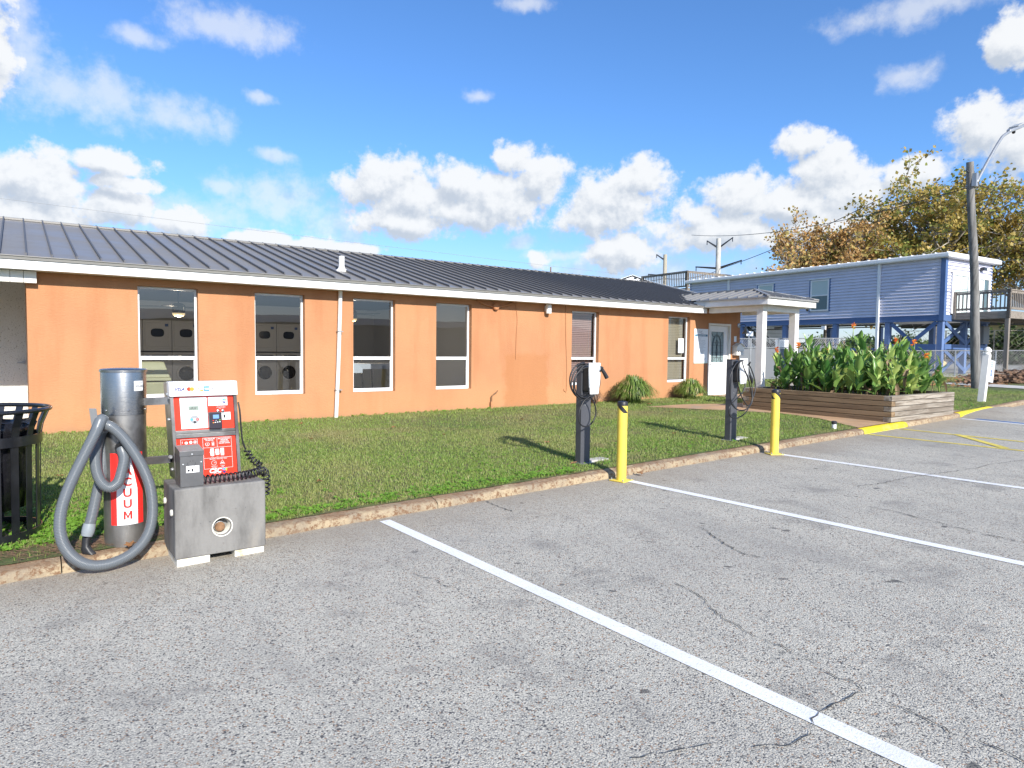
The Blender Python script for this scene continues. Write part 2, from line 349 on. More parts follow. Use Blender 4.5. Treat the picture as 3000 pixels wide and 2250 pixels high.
m_bush = leafmat('strap_leaf', (.09, .17, .025), (.30, .38, .09), (.42, .38, .16), scale=14, p3=(.8, .9))
m_reed = leafmat('dry_reed', (.20, .12, .08), (.30, .19, .12), scale=14)
m_canna = leafmat('canna_leaf', (.06, .18, .04), (.26, .42, .10), (.44, .54, .15), rough=.28, tl=.28, scale=2.2, p3=(.75, .9))
m_canna_dry = leafmat('canna_dry_leaf', (.26, .17, .10), (.36, .25, .15), rough=.7)
m_stem = mat('canna_stem', (.26, .36, .09), .5, var=.3, vscale=5)
m_flower = leafmat('canna_flower', (.85, .22, .03), (.90, .42, .04), (.85, .16, .05), tl=.35, scale=30)
m_crown_a = leafmat('autumn_leaf_brown', (.42, .24, .085), (.60, .38, .13), (.46, .38, .12), rough=.55, tl=.35, scale=3, p3=(.6, .8))
m_crown_b = leafmat('autumn_leaf_olive', (.36, .28, .065), (.58, .40, .11), (.24, .27, .06), rough=.55, tl=.35, scale=2.5, p3=(.5, .8))
m_crown_g = leafmat('evergreen_leaf', (.035, .07, .02), (.08, .12, .03), rough=.6, tl=.2, scale=2)
m_bark = mat('pale_bark', (.42, .38, .32), .9, var=.35, vscale=4, col2=(.20, .17, .14), c2scale=3)
m_brush = mat('dead_brush', (.17, .10, .06), .95, var=.4, vscale=8)
m_deadleaf = leafmat('fallen_leaf', (.28, .13, .05), (.38, .20, .09), scale=40, rough=.8)

m_orange, t, bs, pos = setup('orange_stucco', .9)
sp = t.n.new('ShaderNodeSeparateXYZ'); t.l.new(pos, sp.inputs[0])
c = t.mix(t.ramp(t.noise(pos, .9, 5, .6), .35, .7), (.485, .232, .110), (.44, .205, .098))
mp = t.new('ShaderNodeMapping'); mp.inputs['Scale'].default_value = (2.2, 1, .35); t.l.new(pos, mp.inputs[0])
c = t.mix(t.ramp(t.noise(mp.outputs[0], 1.4, 5, .6), .42, .72, 0, .5), c, (.39, .155, .066))
c = t.mix(t.ramp(t.m('ADD', sp.outputs[2], t.m('MULTIPLY', t.noise(pos, 1.5, 3, .5), .7)), .7, 1.5, .35, 0), c, (.52, .28, .125))
# damp repainted patch below the vent, between the fourth and fifth window
dx = t.m('ABSOLUTE', t.m('SUBTRACT', sp.outputs[0], 8.95)); dx = t.m('ADD', dx, t.m('MULTIPLY', t.m('SUBTRACT', t.noise(pos, 3.5, 4, .6), .5), .5))
dz = t.m('ADD', sp.outputs[2], t.m('MULTIPLY', t.m('SUBTRACT', t.noise(pos, 2.5, 4, .6), .5), .3))
pm = t.m('MULTIPLY', t.ramp(dx, .52, .66, 1, 0), t.ramp(dz, 1.38, 1.56, 1, 0)); c = t.mix(t.m('MULTIPLY', pm, .6), c, (.40, .165, .062))
c = t.mix(t.ramp(t.m('ADD', sp.outputs[2], t.m('MULTIPLY', t.noise(pos, 6, 5, .7), .28)), .36, .60, .5, 0), c, (.30, .17, .10))
c = t.mix(t.ramp(t.noise(pos, 11, 4, .7), .66, .78, 0, .25), c, (.56, .33, .20))
t.l.new(c, bs.inputs['Base Color'])
mp2 = t.new('ShaderNodeMapping'); mp2.inputs['Scale'].default_value = (1, 1, 2.2); t.l.new(pos, mp2.inputs[0])
bump(t, bs, t.noise(mp2.outputs[0], 26, 5, .6), .55, .012)

m_white = mat('white_paint', (.78, .78, .78), .45, var=.05, vscale=2)
m_whiteb = mat('white_board_paint', (.76, .745, .70), .55, var=.08, vscale=3, bump=.1, bscale=12)
m_vinyl = mat('white_vinyl_frame', (.80, .80, .80), .35)
m_trimgrey = mat('roof_edge_metal', (.34, .33, .31), .45, metal=.3)
m_roof, t, bs, pos = setup('standing_seam_metal', .5, .1)
oi = t.new('ShaderNodeObjectInfo'); mp = t.new('ShaderNodeMapping'); mp.inputs['Scale'].default_value = (3, .4, 1); t.l.new(pos, mp.inputs[0])
c = t.mix(t.noise(mp.outputs[0], 1.5, 4, .6), (.195, .184, .172), (.235, .220, .203)); c = t.mix(t.m('MULTIPLY', oi.outputs['Random'], .25), c, (.20, .20, .20)); t.l.new(c, bs.inputs['Base Color'])
t.l.new(t.ramp(t.noise(pos, 1.2, 3, .5), .3, .7, .32, .5), bs.inputs['Roughness'])
m_roofcap = mat('roof_cap_metal', (.20, .19, .175), .45, metal=.3)
m_seam = mat('seam_metal', (.10, .10, .105), .5, metal=.1)
m_porchroof = mat('porch_roof_metal', (.27, .265, .26), .42, metal=.35, var=.06)
def glassmat(name, tint, refl=1.0):
    m_ = bpy.data.materials.new(name); m_.use_nodes = True; t = NT(m_.node_tree); t.n.clear()
    out = t.new('ShaderNodeOutputMaterial'); tp = t.new('ShaderNodeBsdfTransparent'); tp.inputs[0].default_value = (*tint, 1)
    gl = t.new('ShaderNodeBsdfGlossy'); gl.inputs['Roughness'].default_value = .0; gl.inputs['Color'].default_value = (refl, refl, refl, 1)
    lw_ = t.new('ShaderNodeLayerWeight'); lw_.inputs[0].default_value = .5; mx = t.new('ShaderNodeMixShader')
    frs = t.m('ADD', t.m('MULTIPLY', t.m('POWER', lw_.outputs['Facing'], 4.0), .75), .09)
    pos = t.new('ShaderNodeNewGeometry').outputs['Position']
    bp = t.new('ShaderNodeBump'); bp.inputs['Strength'].default_value = .06; bp.inputs['Distance'].default_value = .02; t.l.new(t.noise(pos, 1.3, 1, .5), bp.inputs['Height'])
    t.l.new(bp.outputs[0], gl.inputs['Normal'])
    t.l.new(frs, mx.inputs[0]); t.l.new(tp.outputs[0], mx.inputs[1]); t.l.new(gl.outputs[0], mx.inputs[2]); t.l.new(mx.outputs[0], out.inputs[0]); return m_
m_glass = glassmat('window_glass', (.60, .64, .67)); m_glass2 = glassmat('clear_glass', (.8, .85, .85))
m_speck, t, bs, pos = setup('speckled_panel', .85)
c = t.mix(t.ramp(t.noise(pos, 38, 3, .8), .60, .66), (.66, .65, .60), (.25, .22, .17)); t.l.new(c, bs.inputs['Base Color']); bump(t, bs, t.noise(pos, 60, 3, .6), .6, .01)
m_inwall = mat('interior_wall', (.55, .56, .58), .9); m_infloor = mat('interior_floor', (.45, .45, .46), .5, var=.1)
m_ceil = mat('interior_ceiling', (.62, .62, .62), .9)
m_machine = mat('machine_enamel', (.70, .71, .73), .4); m_machdark = mat('machine_dark_glass', (.015, .017, .02), .12)
m_machpanel = mat('machine_panel', (.05, .06, .08), .3); m_bluelab = mat('blue_label', (.08, .16, .40), .5)
m_beigepl = mat('beige_plastic', (.66, .60, .34), .55, var=.08)
m_blind = mat('blind_slat_tan', (.62, .50, .33), .55); m_blindp = mat('blind_slat_rose', (.66, .42, .35), .55)
m_black = mat('black_powder_coat', (.012, .013, .016), .28, coat=.3, var=.3, vscale=10); m_blackrub = mat('black_rubber', (.018, .018, .02), .45)
m_bag = mat('bin_liner', (.012, .012, .015), .22, bump=1.0, bscale=14)
m_steel, t, bs, pos = setup('brushed_steel', .3, 1.0)
mp = t.new('ShaderNodeMapping'); mp.inputs['Scale'].default_value = (1, 1, 60); t.l.new(pos, mp.inputs[0]); n_ = t.noise(mp.outputs[0], 14, 3, .6)
t.l.new(t.mix(t.noise(pos, 4, 4, .6), (.36, .355, .35), (.50, .49, .48)), bs.inputs['Base Color']); t.l.new(t.ramp(n_, .3, .7, .25, .33), bs.inputs['Roughness'])
m_steel2 = mat('weathered_steel', (.34, .33, .315), .40, metal=.85, var=.2, vscale=7, col2=(.19, .18, .17), c2scale=3)
m_steelbox = mat('grey_steel_box', (.17, .17, .172), .38, metal=.6, var=.12, vscale=9)
m_hdr = mat('header_enamel', (.78, .78, .77), .4)
m_red = mat('red_panel_print', (.80, .045, .02), .35); m_redst = mat('red_sticker', (.78, .03, .025), .35); m_pw = mat('print_white', (.82, .82, .82), .45)
m_pgrey = mat('print_grey', (.33, .33, .35), .5); m_pdark = mat('print_dark', (.03, .03, .035), .5); m_pblue = mat('print_navy', (.02, .03, .20), .5)
m_por = mat('print_orange', (.85, .30, .03), .5); m_psky = mat('print_sky_blue', (.08, .38, .75), .5); m_pgreen = mat('print_green', (.28, .62, .08), .5); m_pyel = mat('print_lime', (.55, .62, .05), .5)
m_lcd = mat('lcd_grey', (.26, .31, .27), .2); m_lcdb = mat('lcd_blue', (.16, .32, .62), .3)
m_block, t, bs, pos = setup('cast_concrete', .85)
mp = t.new('ShaderNodeMapping'); mp.inputs['Scale'].default_value = (1, 1, .3); t.l.new(pos, mp.inputs[0])
c = t.mix(t.ramp(t.noise(mp.outputs[0], 6, 6, .65), .3, .7), (.10, .096, .090), (.22, .213, .20)); c = t.mix(t.ramp(t.noise(pos, 38, 3, .6), .68, .72), c, (.10, .10, .10))
c = t.mix(t.ramp(t.noise(mp.outputs[0], 3.1, 4, .6), .55, .75, 0, .5), c, (.33, .29, .23)); c = t.mix(t.ramp(t.noise(pos, 9, 5, .7), .62, .75, 0, .6), c, (.09, .065, .05)); t.l.new(c, bs.inputs['Base Color']); bump(t, bs, t.noise(pos, 50, 4, .7), .5, .006)
m_foot = mat('white_foot_block', (.70, .68, .60), .8, var=.1, vscale=9, col2=(.62, .50, .28), c2scale=5, c2lo=.6, c2hi=.7)
m_hose = mat('grey_vacuum_hose', (.125, .14, .155), .32, spec=.6); m_hosecuff = mat('grey_cuff', (.24, .27, .29), .4)
m_rust = mat('rusty_metal', (.22, .12, .06), .8, var=.4, vscale=30)
m_bollard = mat('yellow_bollard_paint', (.80, .59, .085), .42, var=.07, vscale=5, bump=.15, bscale=30, col2=(.62, .45, .10), c2scale=7, c2lo=.62, c2hi=.75)
m_post = mat('charger_post_grey', (.085, .088, .10), .42, metal=.2); m_chw = mat('charger_white_cover', (.82, .82, .82), .22)
def woodmat(name, c1, c2, axis, sc=7):
    m_, t, bs, pos = setup(name, .85); oi = t.new('ShaderNodeObjectInfo')
    s3 = [9, 9, 9]; s3[axis] = .7; mp = t.new('ShaderNodeMapping'); mp.inputs['Scale'].default_value = s3; t.l.new(pos, mp.inputs[0])
    off = t.vm('ADD', mp.outputs[0], t.vm('SCALE', (13.0, 7.0, 5.0), sc=oi.outputs['Random']))
    n = t.noise(off, .8, 6, .65, 1.6); c = t.mix(t.ramp(n, .38, .62), c1, c2)
    c = t.mix(t.m('MULTIPLY', oi.outputs['Random'], .35), c, tuple(x*.55 for x in c1))
    v = t.new('ShaderNodeTexVoronoi'); v.inputs['Scale'].default_value = .45; t.l.new(off, v.inputs['Vector'])
    c = t.mix(t.ramp(v.outputs['Distance'], .03, .10, .9, 0), c, (.07, .04, .025))
    t.l.new(c, bs.inputs['Base Color']); bump(t, bs, n, .4, .006); return m_
m_woodx = woodmat('weathered_timber_x', (.38, .335, .275), (.17, .135, .10), 0); m_woody = woodmat('weathered_timber_y', (.30, .205, .115), (.15, .098, .055), 1)
m_woodend = mat('timber_end_grain', (.42, .24, .08), .8, var=.2, vscale=30); m_soil = mat('bed_soil', (.05, .035, .025), .95, bump=1, bscale=20)
m_deckw = woodmat('grey_deck_wood', (.30, .26, .215), (.19, .16, .13), 1); m_deckz = woodmat('grey_deck_wood_post', (.30, .26, .22), (.20, .17, .14), 2)
m_pole = woodmat('pole_wood', (.27, .26, .245), (.11, .105, .10), 2)
m_siding = mat('pale_blue_siding', (.60, .60, .70), .5, var=.05, vscale=2); m_bluetrim = mat('blue_trim', (.075, .135, .29), .5, var=.06); m_bluepile = mat('blue_pile', (.13, .20, .38), .5, var=.06)
m_curtain = mat('pale_curtain', (.52, .60, .58), .8); m_winglass = mat('far_window_glass', (.10, .15, .16), .08)
m_galv = mat('galvanised_metal', (.40, .41, .42), .4, metal=.6, var=.1); m_fencep = mat('grey_fence_panel', (.15, .16, .175), .6)
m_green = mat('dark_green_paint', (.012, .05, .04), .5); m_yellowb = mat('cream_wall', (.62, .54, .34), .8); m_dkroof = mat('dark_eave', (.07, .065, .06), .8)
m_road = mat('far_road', (.30, .30, .29), .9, var=.1); m_signw = mat('sign_white', (.80, .82, .84), .4); m_teal = mat('sign_band_blue', (.07, .20, .30), .5)
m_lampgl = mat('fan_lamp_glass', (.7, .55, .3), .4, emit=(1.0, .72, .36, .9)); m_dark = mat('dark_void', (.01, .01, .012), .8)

# ---------------------------------------------------------------- terrain heights
def zx(X):
    return .0187*min(max(X, -12), 70)
def za(X, Y): return zx(X)-.0078*min(max(Y, -30), 12)
def zwall(X): return (.29+.004*X) if X < 16.8 else .357+.0187*(min(X, 70)-16.8)
def zl(X, Y):
    t_ = min(max((Y-5.7)/5.9, 0), 1); b = .018*math.sin(X*1.3+Y*.7)*math.sin(Y*1.1+.5)*math.sin(t_*3.14)
    if X < 3: b += -.03*max(0, min(1, (3-X)/2))*math.sin(t_*3.14)
    return (1-t_)*(za(X, 5.57)+.095)+t_*zwall(X)+b
YC = 5.60
def grid(xs, ys, fz):
    mb = MB(); n = len(xs); mb.v = [(x, y, fz(x, y)) for y in ys for x in xs]
    mb.f = [(j*n+i, j*n+i+1, (j+1)*n+i+1, (j+1)*n+i) for j in range(len(ys)-1) for i in range(n-1)]; return mb
def ycurb(X):   # curb line drifts slightly on the far right
    return YC + (0 if X < 15 else .02*(X-15)**1.3)
def struct(o): o['kind'] = 'structure'; return o
ground = struct(obj('ground', MB().quad((-2500, -2500, -.62), (2500, -2500, -.62), (2500, 2500, -.62), (-2500, 2500, -.62)), m_lawn))
lot = struct(obj('parking_lot', grid([-40, -20, -12]+list(range(-10, 72, 2))+[120], [-60, -30, -15, -8, 0, 4, 5.2, 5.75, 6.2], lambda x, y: za(x, y)), m_asphalt))
xs = [-40, -12]+[i*.5 for i in range(-20, 60)]+[30, 34, 40, 50, 60, 70, 140]
def lawn_grid():
    tt = [0, .03, .08, .15, .25, .4, .55, .7, .85, 1.0]; ys2 = [12.5, 14, 18, 24, 32, 45, 60, 90]
    mb = MB(); n = len(xs)
    for k in range(len(tt)+len(ys2)):
        for x in xs:
            y0 = ycurb(min(x, 30))+.13; y = y0+(11.66-y0)*tt[k] if k < len(tt) else ys2[k-len(tt)]
            mb.v.append((x, y, zl(x, y)))
    mb.f = [(j*n+i, j*n+i+1, (j+1)*n+i+1, (j+1)*n+i) for j in range(len(tt)+len(ys2)-1) for i in range(n-1)]; return mb
lawn = struct(obj('lawn', lawn_grid(), m_lawn, smooth=True))

# curb, in cast lengths
curb = struct(bpy.data.objects.new('curb', None)); COL.objects.link(curb)
def curb_piece(x0, x1, m_, nm='curb_stone', worn=1.0, lab=None):
    mb = MB(); n = max(2, int((x1-x0)/.12)); prof = [(0, -.1), (.006, .035), (.022, .070), (.055, .086), (.14, .090), (.14, -.1)]; k = len(prof)
    for i in range(n+1):
        x = x0+(x1-x0)*i/n; y = ycurb(x); w_ = worn*(.5+.5*math.sin(x*9.1)*math.sin(x*3.7))
        for a, b in prof:
            r_ = random.uniform(-1, 1)*.006*worn
            mb.v.append((x, y+a+(r_ if b > 0 and a < .1 else 0), za(x, YC)+b-(w_*.012 if b > .05 and a < .1 else 0)+(.001+r_*.5 if b > .05 else 0)))
    for i in range(n):
        for j in range(k-1): mb.f.append((i*k+j, (i+1)*k+j, (i+1)*k+j+1, i*k+j+1))
    mb.f += [tuple(range(k)), tuple(n*k+j for j in range(k))[::-1]]
    obj(nm, mb, m_, curb, smooth=50, label=lab)
cx = -12.0
while cx < 11.7:
    nx = min(cx+3.05, 11.72); 
    if 11.72-nx < 1: nx = 11.72
    curb_piece(cx, nx-.008, m_curb, worn=1.3 if cx < 4 else 1); cx = nx
curb_piece(11.73, 13.37, m_curby, lab='bright yellow painted length of curb at the ramp', worn=.3)
curb_piece(13.38, 15.85, m_curb)
curb_piece(15.86, 17.95, m_curby, lab='yellow painted length of curb beyond the planter', worn=.3)
for a in range(6): curb_piece(17.96+a*3.5, 17.95+(a+1)*3.5, m_conc_pale if a else m_curb, worn=.5)

# painted lines, as sheets on the asphalt
def strip(pts, w, dz):
    mb = MB(); pts = [Vector((x, y, 0)) for x, y in pts]; out = []
    P2 = []
    for a, b in zip(pts, pts[1:]):
        n = max(1, int((b-a).length/1.5)); P2 += [a.lerp(b, i/n) for i in range(n)]
    P2.append(pts[-1])
    for i, p in enumerate(P2):
        d = (P2[min(i+1, len(P2)-1)]-P2[max(0, i-1)]).normalized(); q = Vector((-d.y, d.x, 0))*(w[i] if hasattr(w, '__len__') else w)/2
        for s_ in (1, -1): u = p+q*s_; mb.v.append((u.x, u.y, za(u.x, u.y)+dz))
    mb.f = [(2*i+1, 2*i+3, 2*i+2, 2*i) for i in range(len(P2)-1)]; return mb
obj('painted_line', strip([(2.63, 5.50), (2.665, 1.2), (2.70, -3.5)], .105, .004), m_linew, lot, label='nearest long white stall line running to the bottom of the photo')
obj('painted_line', strip([(5.66, 5.34), (5.70, 1.6), (5.76, -3.5)], .105, .004), m_linew, lot, label='white stall line starting at the first yellow bollard')
obj('painted_line', strip([(8.69, 5.30), (8.66, 2.4), (8.65, -3.5)], .105, .004), m_linew, lot, label='white stall line starting at the second yellow bollard')
obj('painted_line', strip([(11.76, 5.55), (11.64, 3.5), (11.55, -3)], .10, .004), m_liney, lot, label='near yellow edge line of the access aisle')
obj('painted_line', strip([(12.93, 5.54), (12.68, 3.6), (12.4, -3)], .10, .004), m_liney, lot, label='far yellow edge line of the access aisle')
obj('painted_line', strip([(12.86, 4.62), (11.72, 3.55)], .12, .0065), m_liney, lot, label='yellow diagonal line across the access aisle')
obj('painted_line', strip([(12.62, 2.6), (11.63, 1.5)], .12, .0065), m_liney, lot, label='second yellow diagonal line, at the right edge of the photo')
obj('painted_line', strip([(15.58, 5.5), (15.34, 4.37), (15.1, -2)], .10, .004), m_linew, lot, label='white line beyond the aisle beside the blue stripe')
obj('painted_line', strip([(15.74, 5.3), (15.52, 4.37), (15.28, -2)], .12, .0045), m_lineb, lot, label='blue stripe next to the far white line')
obj('painted_line', strip([(17.6, 5.2), (17.3, 4.2), (17.1, 3)], .12, .04), m_lineb, lot, label='blue stripe furthest to the right')
# asphalt ramp bulge against the far yellow curb
mb = MB(); n = 14
for j in range(n+1):
    for i in range(n+1):
        u, v_ = i/n, j/n; x = 15.86+u*3.2; y = 3.6+v_*2.0; h = .085*math.sin(math.pi*u)**.6*v_**1.2
        mb.v.append((x, y+(.02*(x-15)**1.3 if v_ == 1 else 0), za(x, y)+h+.001))
mb.f = [(j*(n+1)+i, j*(n+1)+i+1, (j+1)*(n+1)+i+1, (j+1)*(n+1)+i) for j in range(n) for i in range(n)]
obj('asphalt_ramp', mb, m_asphalt, lot, smooth=True)

# cracks: thin jagged slivers of open joint
def crack(pts, w=.008, jag=.03):
    w = w*.8
    P_ = [Vector((x, y, 0)) for x, y in pts]; Q = []
    for a, b in zip(P_, P_[1:]):
        n = max(2, int((b-a).length/.035)); d = (b-a).normalized(); q = Vector((-d.y, d.x, 0))
        for i in range(n): Q.append(a.lerp(b, i/n)+q*random.uniform(-jag, jag)*(0 if i == 0 else 1))
    Q.append(P_[-1]); pts2 = [(p.x, p.y) for p in Q]
    mb = MB()
    for i, p in enumerate(Q):
        d = (Q[min(i+1, len(Q)-1)]-Q[max(0, i-1)]).normalized(); q = Vector((-d.y, d.x, 0))*random.uniform(.05, 1)*w/2
        for s_ in (1, -1): u = p+q*s_; mb.v.append((u.x, u.y, za(u.x, u.y)+.0075))
    mb.f = [(2*i+1, 2*i+3, 2*i+2, 2*i) for i in range(len(Q)-1)]; obj('crack', mb, m_crack, lot)
for pts in [[(3.454,2.834),(3.383,2.586),(3.246,2.357),(3.169,2.121),(3.159,1.969),(3.133,1.755),(3.108,1.666),(3.073,1.582),(3.076,1.452),(3.03,1.403),(3.022,1.273),(3.021,1.19),(3.006,1.105),(2.983,1.046),(3.011,.972),(3.0,.812),(2.98,-.5)],
            [(3.03,1.403),(2.914,1.426),(2.786,1.435),(2.713,1.441),(2.609,1.407),(2.481,1.383),(2.375,1.393),(2.259,1.467),(2.182,1.567),(2.028,1.628),(1.841,1.703)],
            [(4.712,3.628),(4.551,3.358),(4.413,3.112),(4.337,2.922),(4.366,2.798)],
            [(7.389,3.593),(7.653,3.497),(8.03,3.483),(8.565,3.413),(8.932,3.334),(9.511,3.21),(9.993,3.185),(10.9,3.0)],
            [(6.537,3.074),(6.535,2.823),(6.469,2.562),(6.38,2.233),(6.33,2.115),(6.32,1.851),(6.295,1.4)],
            [(3.776,5.539),(3.739,5.276),(3.733,5.041)], [(2.152,4.051),(2.214,3.875),(2.233,3.684),(2.245,3.597)]]:
    crack(pts, w=.011 if pts[0][0] < 3.5 else .018, jag=.017)
# path and slab
path_poly = [(11.70,YC+.10),(12.35,6.75),(12.60,7.75),(12.25,8.6),(11.55,9.75),(11.2,10.2),(12.3,10.05),(13.4,9.55),(15.1,9.75),(15.25,11.62),(16.5,11.62),(17.0,9.2),(16.2,YC+.12)]
def in_poly(x, y, P_):
    c = False; j = len(P_)-1
    for i in range(len(P_)):
        if (P_[i][1] > y) != (P_[j][1] > y) and x < (P_[j][0]-P_[i][0])*(y-P_[i][1])/(P_[j][1]-P_[i][1])+P_[i][0]: c = not c
        j = i
    return c
def poly_sheet(P_, dz, step=.35):
    import mathutils
    pts = []
    for a, b in zip(P_, P_[1:]+P_[:1]):
        n = max(1, int(math.dist(a, b)/step)); pts += [(a[0]+(b[0]-a[0])*i/n, a[1]+(b[1]-a[1])*i/n) for i in range(n)]
    nb = len(pts); x0, x1 = min(p[0] for p in pts), max(p[0] for p in pts); y0, y1 = min(p[1] for p in pts), max(p[1] for p in pts)
    y = y0
    while y < y1:
        x = x0
        while x < x1:
            if in_poly(x, y, P_) and min(math.dist((x, y), p) for p in pts[:nb]) > step*.5: pts.append((x, y))
            x += step
        y += step
    v, e, f, *_ = mathutils.geometry.delaunay_2d_cdt([Vector(p) for p in pts], [(i, (i+1) % nb) for i in range(nb)], [], 1, 1e-5)
    mb = MB(); mb.v = [(p.x, p.y, zl(p.x, p.y)+dz) for p in v]; mb.f = [tuple(q) for q in f]; return mb
path = struct(obj('path', poly_sheet(path_poly, .012), m_path, smooth=True))

# ---------------------------------------------------------------- grass
def grass_blades(n, sampler, name, m_, hmin, hmax, w, lean=.6):
    P_ = sampler(n); n = len(P_); z = np.array([zl(a, b) for a, b in P_])
    h = rng.uniform(hmin, hmax, n)*(.6+.8*rng.random(n)); th = rng.uniform(0, 2*np.pi, n); ph = rng.uniform(0, 2*np.pi, n); ln = rng.uniform(.1, lean, n)*h
    dx, dy = np.cos(th), np.sin(th); lx, ly = np.cos(ph)*ln, np.sin(ph)*ln; ww = w*rng.uniform(.6, 1.3, n)/2
    base = np.stack([P_[:, 0], P_[:, 1], z-.004], 1); V = np.empty((n, 5, 3))
    side = np.stack([dx*ww, dy*ww, 0*dx], 1); midp = base+np.stack([lx*.35, ly*.35, h*.6], 1); tip = base+np.stack([lx*1.1, ly*1.1, h*.92], 1)
    V[:, 0] = base-side; V[:, 1] = base+side; V[:, 2] = midp+side*.8; V[:, 3] = midp-side*.8; V[:, 4] = tip
    me = bpy.data.meshes.new(name); me.vertices.add(n*5); me.vertices.foreach_set('co', V.reshape(-1).astype(np.float32))
    b = np.arange(n)*5; quads = np.stack([b, b+1, b+2, b+3], 1); tris = np.stack([b+3, b+2, b+4], 1)
    loops = np.concatenate([quads, tris], 1).reshape(-1); me.loops.add(n*7); me.loops.foreach_set('vertex_index', loops.astype(np.int32))
    ls = np.empty((n, 2), np.int32); ls[:, 0] = np.arange(n)*7; ls[:, 1] = ls[:, 0]+4; me.polygons.add(n*2); me.polygons.foreach_set('loop_start', ls.reshape(-1))
    me.update(calc_edges=True); me.validate(); me.materials.append(m_); o = bpy.data.objects.new(name, me); COL.objects.link(o); return o
NOG = [path_poly, [(12.8, 5.6), (15.7, 5.6), (15.7, 8.85), (12.8, 8.85)]]
def vn(x, y): return .5+.25*np.sin(x*2.1+1.3*np.sin(y*1.7))+.25*np.sin(y*2.9+x*.8+1)
def s_lawn(n):
    x = rng.uniform(-1.6, 24, n*3); y = rng.uniform(5.74, 11.62, n*3); dist = np.hypot(x, y)
    keep = rng.random(n*3) < np.clip((7.0/dist)**1.3, 0, 1)*(.55+.45*vn(x, y)); x, y = x[keep], y[keep]
    yc = np.where(x < 15, YC, YC+.02*np.clip(x-15, 0, None)**1.3)+.145
    # bare strip along the curb and round the vacuum
    bare = (y < yc-.05+.10*vn(x*3, y*5)) | ((x < 1.25) & (y < 6.0+.25*vn(x*5, y*3)) & (rng.random(len(x)) < .93)) | (np.hypot(x-.62, y-5.85) < .32) | (np.hypot(x-5.7, y-6.15) < .16) | (np.hypot(x-8.75, y-6.2) < .14)
    patchy = (np.hypot((x-7.4)/2.2, (y-10.2)/1.0) < 1) & (rng.random(len(x)) < .45)
    wallx = (x > 16.7) & (y > 11.4)
    k2 = ~(bare | patchy | wallx); x, y = x[k2], y[k2]
    m_ = np.array([not any(in_poly(a, b, p) for p in NOG) if a > 11 else True for a, b in zip(x, y)], bool)
    return np.stack([x[m_], y[m_]], 1)[:n]
g1 = grass_blades(340000, s_lawn, 'grass', m_grass, .016, .042, .0065); g1['kind'] = 'stuff'; g1['label'] = 'short mown green grass with yellowish patches'
def s_far(n):
    x = rng.uniform(13, 34, n); y = rng.uniform(9.2, 20, n)
    m_ = ~(((x < 17.2) & (y > 11.3)) | ((x > 24.3) & (x < 28) & (y < 9))); x, y = x[m_], y[m_]; m_ = np.array([not any(in_poly(a, b, p) for p in NOG) for a, b in zip(x, y)]); return np.stack([x[m_], y[m_]], 1)
g2 = grass_blades(50000, s_far, 'grass', m_grass, .04, .07, .014); g2['kind'] = 'stuff'; g2['label'] = 'rough yellowish grass around the raised blue house'
# clover-like weeds by the vacuum, trash can and along the curb
mb = MB()
def weed(mb, x, y, s, n=7):
    z = zl(x, y)
    for i in range(n):
        a = random.uniform(0, 6.28); r_ = random.uniform(.2, 1)*s; c = Vector((x+math.cos(a)*r_*.8, y+math.sin(a)*r_*.8, z+random.uniform(.25, .9)*s)); u = Vector((math.cos(a), math.sin(a), random.uniform(-.2, .5))).normalized(); w_ = u.orthogonal().normalized(); k = s*random.uniform(.25, .45)
        mb.add([c-u*k, c+w_*k*.7, c+u*k, c-w_*k*.7], [(0, 1, 2, 3)])
for i in range(1900):
    t_ = random.random()
    if t_ < .62: x, y = random.gauss(.1, .6), random.gauss(6.6, .42)
    elif t_ < .85: x, y = random.uniform(1.4, 5.2), YC+.17+abs(random.gauss(0, .14))
    elif t_ < .90: x, y = random.uniform(.2, 8), 11.6-abs(random.gauss(0, .07))
    elif t_ < .97: x, y = random.uniform(1.2, 9), YC+.2+abs(random.gauss(0, .6))
    else: x, y = random.uniform(12.8, 19), 5.95+abs(random.gauss(0, .3))
    if (x < 1.0 and y < 6.02) or y < YC+.15 or y > 11.6 or in_poly(x, y, path_poly) or math.hypot(x-.62, y-5.85) < .2: continue
    weed(mb, x, y, random.uniform(.022, .048))
w_o = obj('weeds', mb, m_weed, kind='stuff', label='bright green low weeds in the lawn near the vacuum and curb')
# dead thatch near the vacuum base
mb = MB()
for i in range(2200):
    x, y = (random.gauss(.75, .35), random.gauss(5.90, .10)) if i % 3 == 0 else (random.uniform(-1.3, 1.2), random.gauss(5.90, .11))
    if y < YC+.12: continue
    a = random.uniform(0, 3.14); l = random.uniform(.02, .06); z = zl(x, y)+random.uniform(.004, .02); mb.add([(x-math.cos(a)*l, y-math.sin(a)*l, z), (x+math.cos(a)*l, y+math.sin(a)*l, z+.008), (x+math.cos(a)*l+.003, y+math.sin(a)*l+.003, z+.01)], [(0, 1, 2)])
obj('dry_thatch', mb, m_reed, kind='stuff', label='dry straw lying on the bare soil beside the vacuum')
